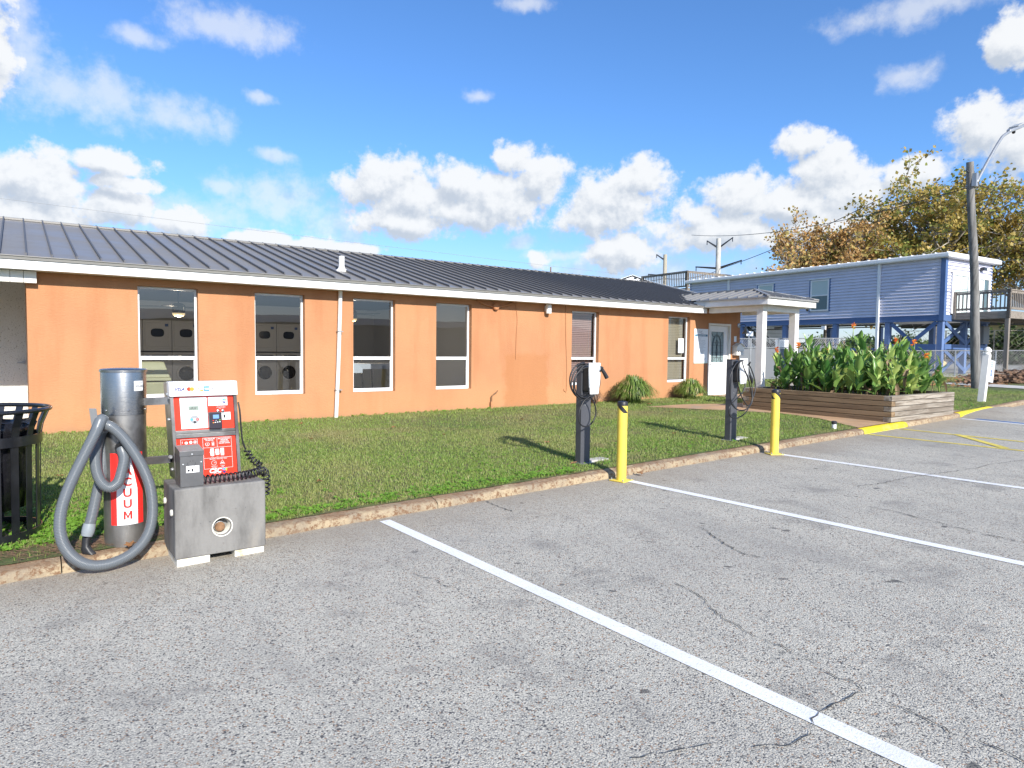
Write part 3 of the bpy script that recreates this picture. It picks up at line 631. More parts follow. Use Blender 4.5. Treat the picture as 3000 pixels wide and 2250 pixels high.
# fallen leaves
for i, (x, y, s) in enumerate([(.3,8.6,.05),(.85,7.6,.045),(3.7,10.9,.05),(2.5,6.8,.04),(7.3,9.6,.05),(4.9,9.9,.05),(10.9,9.2,.06),(9.9,9.6,.055),(6.1,7.4,.045),(8.4,7.0,.04),(9.3,6.6,.045),(5.2,8.8,.04),(10.2,10.9,.07),(13.2,10.6,.06),(5.45,6.1,.05),(.62,5.62,.05),(6.0,5.50,.06),(11.6,10.4,.08),(3.3,9.3,.04)]):
    mb = MB(); a0 = random.uniform(0, 6.28); z = (zl(x, y) if y > YC+.13 else za(x, y)+(.1 if y > YC else .0))+.02; n = 11; c = Vector((x, y, z+.012)); vv = [c]
    for k in range(n):
        a = a0+2*math.pi*k/n; r_ = s*(1 if k % 2 else .55)*random.uniform(.8, 1.1); vv.append(Vector((x+math.cos(a)*r_, y+math.sin(a)*r_, z+random.uniform(0, .03))))
    mb.add(vv, [(0, 1+k, 1+(k+1) % n) for k in range(n)])
    tag(obj('fallen_leaf', mb, m_deadleaf), 'dry brown leaf '+['on the lawn far behind the vacuum hose', 'on the lawn directly behind the vacuum cylinder', 'on the grass at the foot of the drain pipe', 'on the lawn right of the concrete block', 'on the grass below the fourth window', 'on the grass below the wall junction box', 'on the lawn midway between chargers and the larger bush', 'on the grass before the rose blind window', 'on the lawn just behind the nearer charger', 'on the lawn beside the farther charger', 'on the lawn right of the farther charger', 'on the open lawn below the third window', 'at the foot of the dry reddish tuft', 'between the two strap-leaf bushes', 'on the curb edge left of the nearer bollard', 'on the curb in front of the vacuum cylinder', 'on the asphalt right of the nearer bollard', 'beside the tip of the brown path', 'on the lawn below the second window'][i], 'leaf', 'dry brown leaves scattered on the lawn')

# ---------------------------------------------------------------- orange laundry building
YW = 11.63; ZT = 2.62
WIN = [(1.45, 2.30), (3.18, 4.03), (4.93, 5.78), (6.68, 7.52), (10.28, 11.14), (13.63, 14.51)]; WZ0, WZ1 = .75, 2.49
DOOR = (15.30, 16.29, 2.36)
bld = thing('laundry_building', 'long low orange stucco building with grey standing seam metal roof', 'building', (8.4, 15.6, .3))
def wall_with_holes(y0, y1, m_, name, xa=.075, xb=16.74, zb=-.1, zt=ZT+.12):
    mb = MB(); holes = [(a, b, WZ0, WZ1) for a, b in WIN]+[(DOOR[0], DOOR[1], .30, DOOR[2])]; xsx = [xa]
    for a, b, c, d in holes:
        mb.box(xsx[-1], a, y0, y1, zb, zt)
        if c > .4: mb.box(a, b, y0, y1, zb, c)
        else: mb.box(a, b, y0, y1, zb, .31)
        mb.box(a, b, y0, y1, d, zt); xsx.append(b)
    mb.box(xsx[-1], xb, y0, y1, zb, zt)
    return obj(name, mb, m_, bld)
front = wall_with_holes(YW, YW+.15, m_orange, 'front_wall')
wall_with_holes(YW+.151, YW+.2, m_inwall, 'interior_lining', .25, 16.6, .3, 2.75)
mb = MB(); mb.box(16.59, 16.741, YW+.15, 19.6, -.1, 2.75); mb.box(.075, 16.74, 19.601, 19.75, -.1, 2.75); mb.box(.076, .22, YW+.151, 19.6, -.1, 2.75)
ew_ = obj('end_wall', mb, m_orange, bld)
mb = MB(); mb.box(.221, 16.589, 19.4, 19.6, .3, 2.8); mb.box(.221, .26, YW+.21, 19.4, .3, 2.8); mb.box(8.9, 9.0, YW+.21, 19.4, .3, 2.8); mb.box(15.0, 15.1, YW+.21, 19.4, .3, 2.8)
obj('interior_wall', mb, m_inwall, bld)
obj('interior_floor', MB().box(.26, 16.58, YW+.2, 19.4, .2, .335), m_infloor, bld)
obj('interior_ceiling', MB().box(.2, 16.6, YW+.2, 19.5, 2.76, 2.80), m_ceil, bld)
# gable wall above the right end
mb = MB(); mb.prism([(YW+.1, 2.74), (19.5, 2.74), (15.6, 3.80)], lambda u, v, w: (16.60+w, u, v), .13); obj('gable_wall', mb, m_orange, bld)
# windows
for i, (a, b) in enumerate(WIN):
    y = YW+.10; fw_ = .035; mid = 1.385; mb = MB()
    mb.box(a+.002, a+fw_, y, y+.05, WZ0+.002, WZ1-.002); mb.box(b-fw_, b-.002, y, y+.05, WZ0+.002, WZ1-.002)
    mb.box(a+fw_, b-fw_, y, y+.05, WZ1-fw_, WZ1-.002); mb.box(a+fw_, b-fw_, y, y+.05, WZ0+.002, WZ0+.045)
    mb.box(a+fw_, b-fw_, y-.006, y+.05, mid-.032, mid+.026); wf = obj('window_frame', mb, m_vinyl, bld, bevel=.003)
    mb = MB(); q = .018; mb.box(a+fw_, a+fw_+q, y+.008, y+.04, WZ0+.045, mid-.032); mb.box(b-fw_-q, b-fw_, y+.008, y+.04, WZ0+.045, mid-.032); mb.box(a+fw_+q, b-fw_-q, y+.008, y+.04, WZ0+.045, WZ0+.045+q)
    obj('sash', mb, m_vinyl, wf)
    dy = .022
    obj('pane', MB().quad((a+fw_, y+dy, mid+.02), (b-fw_, y+dy, mid+.02), (b-fw_, y+dy, WZ1-fw_), (a+fw_, y+dy, WZ1-fw_)), m_glass, wf)
    obj('pane', MB().quad((a+fw_, y+dy+.012, WZ0+.04), (b-fw_, y+dy+.012, WZ0+.04), (b-fw_, y+dy+.012, mid-.03), (a+fw_, y+dy+.012, mid-.03)), m_glass, wf)
    if i >= 4:
        bl = thing('window_blind', ('rose brown slatted blind closed behind the window left of the first charger' if i == 4 else 'tan slatted blind behind the window next to the notice board'), 'blind', ((a+b)/2, y+.12, WZ1-.05), 0)
        base = None; z = WZ1-.09; k = 0
        while z > WZ0+.06:
            if base is None:
                base = obj('slat', MB().obox(((a+b)/2, y+.12, z), (1, 0, 0), (0, .55, 1), (0, -1, .55), (b-a)/2-.05, .023, .0012), m_blindp if i == 4 else m_blind, bl); z0_ = z
            else: share(base, 'slat', bl, (0, 0, z-z0_))
            z -= .043
        mb = MB()
        for xx in (a+.15, b-.15): mb.box(xx-.001, xx+.001, y+.095, y+.097, WZ0+.06, WZ1-.06)
        obj('cord', mb, m_white, bl); obj('headrail', MB().box(a+.05, b-.05, y+.095, y+.145, WZ1-.085, WZ1-.045), m_blindp if i == 4 else m_blind, bl)
        obj('dark_room_sheet', MB().box(a+.02, b-.02, y+.2, y+.21, WZ0, WZ1), m_dark, bl)  # added black sheet behind the slats; its colour stands in for the unlit room
tag(obj('paper_notice', MB().box(14.18, 14.40, YW+.116, YW+.118, 1.53, 1.92), m_signw), 'white paper notice taped inside the tan-blind window', 'notice')
# door
d = thing('front_door', 'white half-glazed entrance door with leaded arch glass under the porch', 'door', (15.75, YW+.07, .33))
x0, x1, zt_ = DOOR
mb = MB(); y = YW-.02
mb.box(x0+.002, x0+.05, y, y+.13, .335, zt_-.002); mb.box(x1-.05, x1-.002, y, y+.13, .335, zt_-.002); mb.box(x0+.05, x1-.05, y, y+.13, zt_-.06, zt_-.002); mb.box(x0+.05, x1-.05, y+.03, y+.14, .312, .35)
obj('door_frame', mb, m_whiteb, d, bevel=.004)
mb = MB(); yd = YW+.045; gl0, gl1, gz0, gz1 = 15.475, 16.04, 1.27, 2.13
mb.box(x0+.055, gl0, yd, yd+.045, .36, zt_-.065); mb.box(gl1, x1-.055, yd, yd+.045, .36, zt_-.065); mb.box(gl0, gl1, yd, yd+.045, .36, gz0); mb.box(gl0, gl1, yd, yd+.045, gz1, zt_-.065); obj('door_leaf', mb, m_white, d)
mb = MB(); 
for (a, b, c, e) in ((gl0-.03, gl1+.03, gz1, gz1+.03), (gl0-.03, gl1+.03, gz0-.03, gz0), (gl0-.03, gl0, gz0, gz1), (gl1, gl1+.03, gz0, gz1)): mb.box(a, b, yd-.012, yd-.001, c, e)
obj('glazing_bead', mb, m_white, d, bevel=.004)
obj('pane', MB().box(gl0, gl1, yd+.018, yd+.022, gz0, gz1), mat('frosted_door_glass', (.20, .27, .28), .25, var=.15, vscale=20), d)
mb = MB(); fn = lambda u, v: (u, yd+.014, v); cxg = (gl0+gl1)/2; lead = lambda pts, w=.006: mb.tube([(u, yd+.014, v) for u, v in pts], w, 5)
arc = [(cxg-.2, gz0)]+[(cxg-.2, gz0+.42)]+[(cxg+.2*math.cos(R(180-a)), gz0+.45+.33*math.sin(R(a))) for a in range(0, 181, 15)]+[(cxg+.2, gz0)]
lead(arc); lead([(cxg+(u-cxg)*.86, gz0+(v-gz0)*.965) for u, v in arc]); lead([(cxg, gz1), (cxg, gz0)])
for zz in (gz0+.14, gz0+.28, gz0+.48, gz0+.56): lead([(gl0, zz), (gl1, zz)], .004)
for sx in (-1, 1):
    lead([(cxg+sx*.28, gz1), (cxg+sx*.15, gz1-.14)]); lead([(cxg+sx*.28, gz0), (cxg+sx*.14, gz0+.13)])
    lead([(cxg, gz0+.1), (cxg+sx*.04, gz0+.3), (cxg+sx*.015, gz0+.46), (cxg+sx*.07, gz0+.58), (cxg+sx*.02, gz0+.6), (cxg, gz0+.66)]); lead([(cxg, gz0+.16), (cxg+sx*.08, gz0+.12), (cxg+sx*.13, gz0+.06), (cxg+sx*.06, gz0+.05)])
obj('leading', mb, mat('lead_came', (.08, .09, .10), .5, metal=.5), d)
mb = MB(); mb.lathe((15.40, yd, 1.22), [(.03, 0), (.03, .01), (.012, .012), (.012, .035), (.028, .045), (.03, .06), (.015, .07)], 14, (0, -1, 0)); obj('door_knob', mb, m_galv, d, smooth=40)
# fascia, soffit, roof edge
EY = 11.31
obj('fascia', MB().box(-4, 14.80, EY, EY+.03, 2.595, 2.722), m_white, bld, bevel=.004); 
obj('drip_edge', MB().add([(-4, EY-.02, 2.724), (14.86, EY-.02, 2.724), (14.86, EY-.035, 2.772), (-4, EY-.035, 2.772), (-4, EY+.02, 2.724), (14.86, EY+.02, 2.724), (14.86, EY+.02, 2.772), (-4, EY+.02, 2.772)], [(0, 1, 2, 3), (5, 4, 7, 6), (0, 4, 5, 1), (3, 2, 6, 7), (1, 5, 6, 2), (4, 0, 3, 7)]), m_trimgrey, bld)
obj('soffit', MB().box(-4, 14.8, EY+.03, YW-.002, 2.60, 2.615), m_whiteb, bld)
for xx in (3.02, 6.1, 9.2, 12.3): obj('fascia_joint', MB().box(xx, xx+.05, EY-.003, EY, 2.594, 2.723), m_white, bld)
SL = (3.885-2.778)/(15.6-11.30); SP = .291
def rz(y): return 2.778+(y-11.27)*SL
# standing seam roof panels, each one a part; the slope behind too
P0 = None; ang = math.atan(SL)
for side in (0, 1):
    base = None; x = -3.99; k = 0
    while x < 17.2:
        if base is None:
            mb = MB(); ya, yb = 11.265, 15.6
            f_ = (lambda y: y) if side == 0 else (lambda y: 31.2-y)
            mb.add([(x, f_(ya), rz(ya)), (x+SP, f_(ya), rz(ya)), (x+SP, f_(yb), rz(yb)), (x, f_(yb), rz(yb)), (x, f_(ya), rz(ya)-.012), (x+SP, f_(ya), rz(ya)-.012)], [(0, 1, 2, 3), (4, 5, 1, 0)])
            base = obj('roof_panel', mb, m_roof, bld); mb = MB()
            mb.add([(x-.008, f_(ya+.004), rz(ya)), (x+.008, f_(ya+.004), rz(ya)), (x+.008, f_(yb), rz(yb)), (x-.008, f_(yb), rz(yb)), (x-.011, f_(ya+.03), rz(ya)+.045), (x+.011, f_(ya+.03), rz(ya)+.045), (x+.011, f_(yb), rz(yb)+.04), (x-.011, f_(yb), rz(yb)+.04)], [(0, 1, 5, 4), (1, 2, 6, 5), (2, 3, 7, 6), (3, 0, 4, 7), (4, 5, 6, 7)])
            sbase = obj('roof_seam', mb, m_seam, base); x0_ = x
        else:
            p = share(base, 'roof_panel', bld, (x-x0_, 0, random.uniform(0, .0015))); share(sbase, 'roof_seam', p)
        x += SP
mb = MB(); 
for sg in (1, -1): mb.add([(-4, 15.6, 3.925), (17.25, 15.6, 3.925), (17.25, 15.6-sg*.16, 3.925-.16*SL+.012), (-4, 15.6-sg*.16, 3.925-.16*SL+.012), (-4, 15.6-sg*.16, 3.86), (17.25, 15.6-sg*.16, 3.86)], [(0, 1, 2, 3), (3, 2, 5, 4)])
obj('ridge_cap', mb, m_roofcap, bld)
for sg in (0, 1):
    f_ = (lambda y: y) if sg == 0 else (lambda y: 31.2-y); mb = MB()
    mb.add([(17.21, f_(11.24), rz(11.24)+.05), (17.27, f_(11.24), rz(11.24)+.05), (17.27, f_(15.62), rz(15.62)+.05), (17.21, f_(15.62), rz(15.62)+.05), (17.27, f_(11.24), rz(11.24)-.14), (17.27, f_(15.62), rz(15.62)-.14), (17.24, f_(11.24), rz(11.24)-.14), (17.24, f_(15.62), rz(15.62)-.14)], [(0, 1, 2, 3), (1, 4, 5, 2), (4, 6, 7, 5)]); obj('rake_trim', mb, m_white, bld)
mb = MB(); mb.box(-4, 17.2, 11.30, 19.9, 2.73, 2.757); obj('roof_deck', mb, m_dkroof, bld)
# breezeway at the left end
mb = MB(); mb.box(-5, .12, 14.32, 14.42, .2, 2.75); br = thing('breezeway_screen', 'speckled off-white wall panel set back at the left edge of the photo', 'wall', (-2.4, 14.37, .2)); obj('wall_panel', mb, m_speck, br)
mb = MB(); mb.cyl((.03, 14.31, 1.26), (.03, 14.28, 1.26), .028, n=12); mb.box(-.06, .03, 14.26, 14.28, 1.245, 1.27); obj('door_handle', mb, m_galv, br)
obj('breezeway_floor', MB().box(-5, .07, 11.7, 14.32, .18, .30), m_conc_pale, bld)
hb = thing('header_board', 'white grooved header board under the eave at the left end', 'board', (-2, 11.56, 2.43)); xx = .195; n = 0
while xx > -3.8:
    obj('board', MB().box(xx-.145, xx, 11.50, 11.60, 2.43, 2.594), m_whiteb, hb, bevel=.004); xx -= .150
# things fixed to the wall and roof
dp = thing('drain_pipe', 'white painted plastic pipe running down the orange wall', 'pipe', (4.6, YW-.04, .3)); mb = MB()
mb.tube([(4.665, YW-.05, 2.60), (4.655, YW-.05, 2.2), (4.62, YW-.05, 1.2), (4.575, YW-.055, .30)], .036, 12); obj('pipe', mb, m_whiteb, dp, smooth=40)
mb = MB(); mb.box(4.60, 4.70, YW-.09, YW-.002, 1.86, 1.875); mb.box(4.56, 4.68, YW-.09, YW-.002, .8, .815); obj('strap', mb, m_galv, dp)
vp = thing('roof_vent_pipe', 'short white vent pipe standing on the metal roof', 'vent pipe', (4.98, 12.3, rz(12.3))); mb = MB(); z = rz(12.3)
mb.lathe((4.98, 12.3, z-.02), [(.055, 0), (.055, .30)], 16); obj('pipe', mb, m_whiteb, vp, smooth=40)
mb = MB(); mb.lathe((4.98, 12.3, z-.02), [(.12, 0), (.105, .035), (.065, .07), (.06, .1)], 16); obj('flashing_boot', mb, m_whiteb, vp, smooth=40)
rp = thing('rusty_mast', 'thin rusty rod sticking up behind the roof ridge', 'rod', (14.0, 17.2, 3.4)); rp.name = 'rusty_mast'
obj('rod', MB().cyl((14.2, 17.2, 3.3), (14.23, 17.2, 4.32), .022, n=8), m_rust, rp)
cb = tag(obj('junction_box', MB().lathe((8.10, YW-.001, 2.475), [(.075, 0), (.075, .06), (.06, .075)], 20, (0, -1, 0)), m_orange, smooth=40), 'round orange-painted junction box with conduits under the eave', 'electrical box')
mb = MB(); mb.tube(catmull([(7.62, YW-.03, 2.60), (7.78, YW-.03, 2.52), (8.02, YW-.03, 2.47)], 6), .019, 8); mb.tube(catmull([(8.18, YW-.03, 2.47), (8.42, YW-.03, 2.52), (8.60, YW-.03, 2.60)], 6), .019, 8); obj('conduit', mb, m_orange, cb, smooth=True)
tag(obj('loose_cable', MB().tube(catmull([(8.62, YW-.012, 2.60), (8.66, YW-.012, 2.45), (8.69, YW-.012, 2.2), (8.67, YW-.012, 1.9), (8.655, YW-.012, 1.36)], 6), .006, 6), m_orange), 'thin painted cable hanging above the damp patch', 'cable')
tag(obj('loose_cable', MB().tube(catmull([(10.07, YW-.012, 2.60), (10.09, YW-.012, 1.9), (10.13, YW-.012, 1.2), (10.13, YW-.012, .66), (10.10, YW-.012, .62), (10.06, YW-.012, .64), (10.05, YW-.012, .68)], 6), .007, 6), m_orange), 'thin orange-painted cable with a hooked end left of the rose blind window', 'cable')
bx = thing('wall_light', 'small white cylinder light fixed high on the orange wall', 'wall light', (9.50, YW-.07, 2.40)); mb = MB(); mb.lathe((9.50, YW-.09, 2.385), [(.062, 0), (.066, .02), (.066, .19), (.05, .205)], 20); obj('lamp_body', mb, m_white, bx, smooth=40)
obj('bracket', MB().box(9.46, 9.54, YW-.04, YW-.001, 2.44, 2.56), m_white, bx)
gp = thing('gas_pipe_stub', 'bent orange-painted pipe stub rising by the wall', 'pipe', (8.0, YW-.06, .33)); obj('pipe', MB().tube(catmull([(8.0, YW-.06, .30), (8.0, YW-.06, .50), (8.02, YW-.06, .60), (8.14, YW-.05, .67), (8.19, YW-.0, .69)], 5), .012, 8), m_rust, gp, smooth=True); obj('sleeve', MB().cyl((8.0, YW-.06, .28), (8.0, YW-.06, .47), .027, n=10), m_orange, gp, smooth=40)
# notice board
nb = thing('notice_board', 'tall white rules notice with a blue heading band beside the door', 'notice board', (14.98, YW-.01, 1.25)); obj('board', MB().box(14.68, 15.27, YW-.012, YW-.002, 1.25, 2.19), m_signw, nb)
fn = lambda u, v: (14.68+u, YW-.0145, 1.25+v); mb = MB(); rect(mb, fn, .03, .565, .735, .79); obj('heading_band', mb, m_teal, nb)
mb = MB(); text(mb, 'Laundry Rules', .062, lambda u, v: (14.68+u, YW-.0165, 1.25+v), .30, .76, bold=.01); obj('heading_text', mb, m_pw, nb)
mb = MB(); text(mb, 'Gulf', .085, fn, .24, .865, shear=.4); text(mb, 'harbor', .05, fn, .33, .82, bold=.008)
for k in range(12):
    v = .70-k*.038; L = (.16, .13, .31, .32, .34, .31, .25, .33, .22, .32, .28, .26)[k]; text(mb, 'm'*int(L/.019), .028, fn, .14+L/2, v)
text(mb, 'no smoking no pets allowed inside', .03, fn, .30, .14); text(mb, 'please clean lint traps daily', .03, fn, .30, .11); text(mb, 'office open', .03, fn, .33, .075); text(mb, 'every day', .03, fn, .33, .05); obj('notice_text', mb, m_pgrey, nb)
mb = MB(); text(mb, 'NOTE', .034, fn, .28, .185, bold=.01); obj('red_word', mb, m_red, nb)
mb = MB(); rect(mb, fn, .0, .59, .0, .045); obj('bottom_band', mb, mat('pale_green_print', (.62, .78, .70), .5), nb)
lp = thing('wall_lamp', 'grey gooseneck barn lamp by the building corner', 'wall lamp', (16.66, YW, 2.3)); obj('backplate', MB().lathe((16.66, YW-.001, 2.33), [(.065, 0), (.065, .02), (.03, .035)], 18, (0, -1, 0)), m_galv, lp, smooth=40)
obj('gooseneck', MB().tube(catmull([(16.66, YW-.03, 2.33), (16.70, YW-.13, 2.36), (16.74, YW-.18, 2.33), (16.75, YW-.19, 2.24)], 6), .009, 8), m_black, lp, smooth=True)
obj('lamp_shade', MB().lathe((16.75, YW-.19, 2.26), [(.02, 0), (.035, -.03), (.12, -.16), (.118, -.162), (.03, -.035)], 20, cap=False), m_galv, lp, smooth=40)
tag(obj('small_notice', MB().box(16.46, 16.575, YW-.006, YW-.002, 1.86, 2.02), m_signw), 'small white card on the wall above the mailbox', 'notice')
mbx = thing('mailbox', 'white house-shaped mailbox on the orange wall', 'mailbox', (16.6, YW, 1.47)); mb = MB(); mb.prism([(16.36, 1.475), (16.70, 1.475), (16.70, 1.72), (16.53, 1.80), (16.36, 1.72)], lambda u, v, w: (u+.03, YW-.16+w, v), .158); obj('box_body', mb, m_whiteb, mbx, bevel=.004)
mb = MB(); mb.obox((16.47, YW-.09, 1.775), (1, 0, .47), (0, 1, 0), (-.47, 0, 1), .115, .10, .006); mb.obox((16.65, YW-.09, 1.775), (1, 0, -.47), (0, 1, 0), (.47, 0, 1), .115, .10, .006); obj('lid', mb, m_whiteb, mbx)
mb = MB(); mb.cyl((16.45, YW-.162, 1.59), (16.45, YW-.178, 1.59), .018, n=12); obj('lock', mb, m_pdark, mbx); mb = MB(); text(mb, 'MAIL', .07, lambda u, v: (u, YW-.1625, v), 16.60, 1.58); obj('lettering', mb, m_pgrey, mbx)

# ---- porch
po = thing('entrance_porch', 'white timber porch with hipped grey metal roof over the door', 'porch', (15.7, 10.3, .33))
XA, XB, YF = 14.62, 16.80, 9.40
obj('fascia', MB().box(XA, XA+.035, YF, 11.62, 2.742, 2.90), m_whiteb, po, bevel=.004, label='left fascia board with knots'); obj('fascia', MB().box(XA+.036, XB-.036, YF, YF+.035, 2.742, 2.90), m_whiteb, po, bevel=.004, label='sunlit front fascia board'); obj('fascia', MB().box(XB-.035, XB, YF, 11.62, 2.742, 2.90), m_whiteb, po)
PX0, PX1, PY0 = 14.86, 16.32, 9.68
obj('beam', MB().box(PX0-.002, PX0+.178, PY0+.182, 11.30, 2.60, 2.74), m_whiteb, po); obj('beam', MB().box(PX0+.18, PX1, PY0-.002, PY0+.178, 2.60, 2.74), m_whiteb, po); obj('beam', MB().box(PX1-.178+.18, PX1+.178, PY0+.182, 11.30, 2.60, 2.74), m_whiteb, po)
for px in (PX0, PX1): obj('post', MB().box(px, px+.176, PY0, PY0+.18, .32, 2.60 if px == PX0 else 2.60), m_whiteb, po, bevel=.006)
for px in (PX0, PX1): obj('post_cap', MB().box(px-.001, px+.177, PY0-.001, PY0+.181, 2.60, 2.74), m_whiteb, po)
n = 12
for i in range(n): w_ = (XB-XA-.08)/n; obj('ceiling_board', MB().box(XA+.04+i*w_, XA+.04+(i+1)*w_-.008, YF+.04, 11.60, 2.744, 2.756), m_whiteb, po)
zr0, zr1 = 2.93, 3.215; xm = (XA+XB)/2; ya = YF+1.09; o_ = .045; yv = 12.9
def plane_pt(u, side):  # helper for hip roof surface
    pass
# left and right slopes: panels run across the slope; front slope panels run toward the apex
k = 0; y = YF-o_; sp = .29; hw = xm-(XA-o_); slp = (zr1-zr0)/hw
def hz(x, y): return zr0+slp*min(hw-abs(x-xm), y-(YF-o_), hw)
for sd_ in (-1, 1):
    y = YF-o_
    while y < yv:
        y2 = min(y+sp, yv); ta, tb = min(y-(YF-o_), hw), min(y2-(YF-o_), hw); xe = xm+sd_*hw
        mb = MB(); mb.add([(xe, y, zr0), (xe, y2, zr0), (xe-sd_*tb, y2, zr0+slp*tb), (xe-sd_*ta, y, zr0+slp*ta)], [(0, 1, 2, 3) if sd_ > 0 else (3, 2, 1, 0)])
        p = obj('roof_panel', mb, m_porchroof, po)
        if ta > .1: obj('roof_seam', MB().beam((xe, y, zr0+.018), (xe-sd_*ta, y, zr0+slp*ta+.018), .016, .036), m_porchroof, p)
        y = y2
x = xm-hw
while x < xm+hw-.01:
    x2 = min(x+sp, xm+hw); ta, tb = hw-abs(x-xm), hw-abs(x2-xm); pts = [(x, YF-o_, zr0), (x2, YF-o_, zr0), (x2, YF-o_+tb, zr0+slp*tb)]
    if x < xm < x2: pts.append((xm, YF-o_+hw, zr1))
    pts.append((x, YF-o_+ta, zr0+slp*ta)); mb = MB(); mb.add([(a, b, c+.0005) for a, b, c in pts], [tuple(range(len(pts)))]); p = obj('roof_panel', mb, m_porchroof, po)
    if ta > .1: obj('roof_seam', MB().beam((x, YF-o_, zr0+.018), (x, YF-o_+ta, zr0+slp*ta+.018), .016, .036), m_porchroof, p)
    x = x2
mb = MB(); mb.beam((xm-hw, YF-o_, zr0+.02), (xm, YF-o_+hw, zr1+.02), .07, .03); mb.beam((xm+hw, YF-o_, zr0+.02), (xm, YF-o_+hw, zr1+.02), .07, .03); mb.beam((xm, YF-o_+hw, zr1+.025), (xm, yv, zr1+.025), .09, .03); obj('hip_cap', mb, m_porchroof, po)
mb = MB(); mb.box(XA-o_, XB+o_, YF-o_, YF-o_+.02, zr0-.035, zr0-.002); mb.box(XA-o_, XA-o_+.02, YF-o_+.021, 11.5, zr0-.035, zr0-.002); mb.box(XB+o_-.02, XB+o_, YF-o_+.021, 11.5, zr0-.035, zr0-.002); obj('drip_edge', mb, m_trimgrey, po)
cm = thing('dome_camera', 'small dome security camera under the porch corner', 'security camera', (16.62, YF+.15, 2.74)); obj('mount', MB().lathe((16.60, YF+.12, 2.74), [(.05, 0), (.05, -.03)], 16), m_white, cm); obj('dome', MB().lathe((16.60, YF+.12, 2.71), [(.042, 0), (.04, -.02), (.025, -.04), (.004, -.05)], 16), m_machdark, cm, smooth=40)

# ---- laundry interior
def machine_col(first=False):
    w = thing('washing_machine', 'front-loading washing machine', 'washing machine', (2.78, 18.9, .335)); x0, x1 = 2.45, 3.11; y = 18.9
    obj('cabinet', MB().box(x0+.004, x1-.004, y, 19.38, .336, 1.41), m_machine, w, bevel=.01); obj('control_panel', MB().box(x0+.2, x1-.1, y-.012, y-.001, 1.20, 1.34), m_machpanel, w)
    mb = MB(); ring(mb, lambda u, v: (u, y-.02, v), 2.78, .86, .215, .05, 28); mb.lathe((2.78, y-.001, .86), [(.24, 0), (.235, .03), (.19, .035)], 28, (0, -1, 0), cap=False); obj('door_ring', mb, m_machine, w, smooth=40)
    obj('door_glass', MB().lathe((2.78, y-.002, .86), [(.19, 0), (.19, .02), (.14, .05), (.05, .065), (.005, .067)], 28, (0, -1, 0)), m_machdark, w, smooth=40); obj('blue_label', MB().box(x0+.05, x0+.14, y-.01, y-.001, 1.22, 1.33), m_bluelab, w)
    d_ = thing('dryer', 'tumble dryer stacked over a washer', 'dryer', (2.78, 18.9, 1.44)); obj('cabinet', MB().box(x0+.004, x1-.004, y, 19.38, 1.435, 2.22), m_machine, d_, bevel=.01); obj('door_panel', MB().box(x0+.05, x1-.05, y-.014, y-.001, 1.55, 2.16), m_machine, d_, bevel=.01)
    mb = MB(); pl = [(2.78+.15*math.copysign(abs(math.cos(R(a)))**.6, math.cos(R(a))), 1.90+.105*math.copysign(abs(math.sin(R(a)))**.7, math.sin(R(a)))) for a in range(0, 360, 12)]; mb.prism(pl, lambda u, v, w_: (u, y-.022+w_, v), .006); obj('door_glass', mb, m_machdark, d_); obj('blue_label', MB().box(x1-.16, x1-.08, y-.018, y-.015, 2.06, 2.13), m_bluelab, d_)
    return w, d_
w0, d0 = machine_col()
names = ['first', 'second', 'third', 'fourth', 'fifth', 'sixth', 'seventh', 'eighth']
for k in range(-1, 7):
    for src_, nm, lab in ((w0, 'washing machine', 'front-loading washer on the floor, %s from the left of the row'), (d0, 'dryer', 'tumble dryer above the washers, %s from the left of the row')):
        c = src_ if k == 0 else copy_tree(src_); c['label'] = lab % names[k+1]; c['group'] = 'washers and dryers along the back wall'
        if k: c.location = (src_.location[0]+.66*k, src_.location[1], src_.location[2])
def fan(x, y, lab):
    f = thing('ceiling_fan', lab, 'ceiling fan', (x, y, 2.2), .3, 'ceiling fans in the laundry'); mb = MB(); mb.cyl((x, y, 2.44), (x, y, 2.76), .018, n=8); mb.lathe((x, y, 2.68), [(.06, 0), (.08, .08)], 16); obj('downrod', mb, m_black, f)
    ld = bpy.data.lights.new('fan_bulb', 'POINT'); ld.energy = 55; ld.color = (1, .80, .58); ld.shadow_soft_size = .1; lo2 = bpy.data.objects.new('fan_bulb', ld); COL.objects.link(lo2); lo2.location = (0, 0, -.08); lo2.parent = f
    obj('motor_housing', MB().lathe((x, y, 2.24), [(.11, 0), (.125, .04), (.125, .16), (.08, .2)], 20), m_black, f, smooth=40); obj('lamp_bowl', MB().lathe((x, y, 2.24), [(.12, 0), (.115, -.03), (.07, -.065), (.01, -.075)], 20), m_lampgl, f, smooth=True)
    for k in range(5):
        a = 2*math.pi*k/5+.4; u = Vector((math.cos(a), math.sin(a), 0)); obj('blade', MB().obox(Vector((x, y, 2.36))+u*.42, u, (-u.y, u.x, .15), (0, 0, 1), .27, .06, .005), m_black, f)
fan(2.60, 15.0, 'dark ceiling fan with lit lamp behind the first window'); fan(6.15, 14.6, 'dark ceiling fan with lit lamp behind the third window')
tb = thing('folding_table', 'white laundry folding table with thin black legs behind the third window', 'table', (6.2, 13.4, .335)); mb = MB(); mb.box(5.35, 7.4, 13.1, 13.8, 1.13, 1.24); obj('tabletop', mb, m_machine, tb)
mb = MB(); mb.prism([(5.35, 1.05), (5.75, 1.05), (5.75, 1.14), (5.62, 1.25), (5.35, 1.25)], lambda u, v, w: (u, 13.09-.01+w, v), .02); obj('end_panel', mb, m_signw, tb)
for lx in (5.5, 6.0, 6.8, 7.2):
    for ly in (13.2, 13.7): obj('leg', MB().cyl((lx, ly, 1.13), (lx+.05, ly, .336), .014, n=6), m_black, tb)
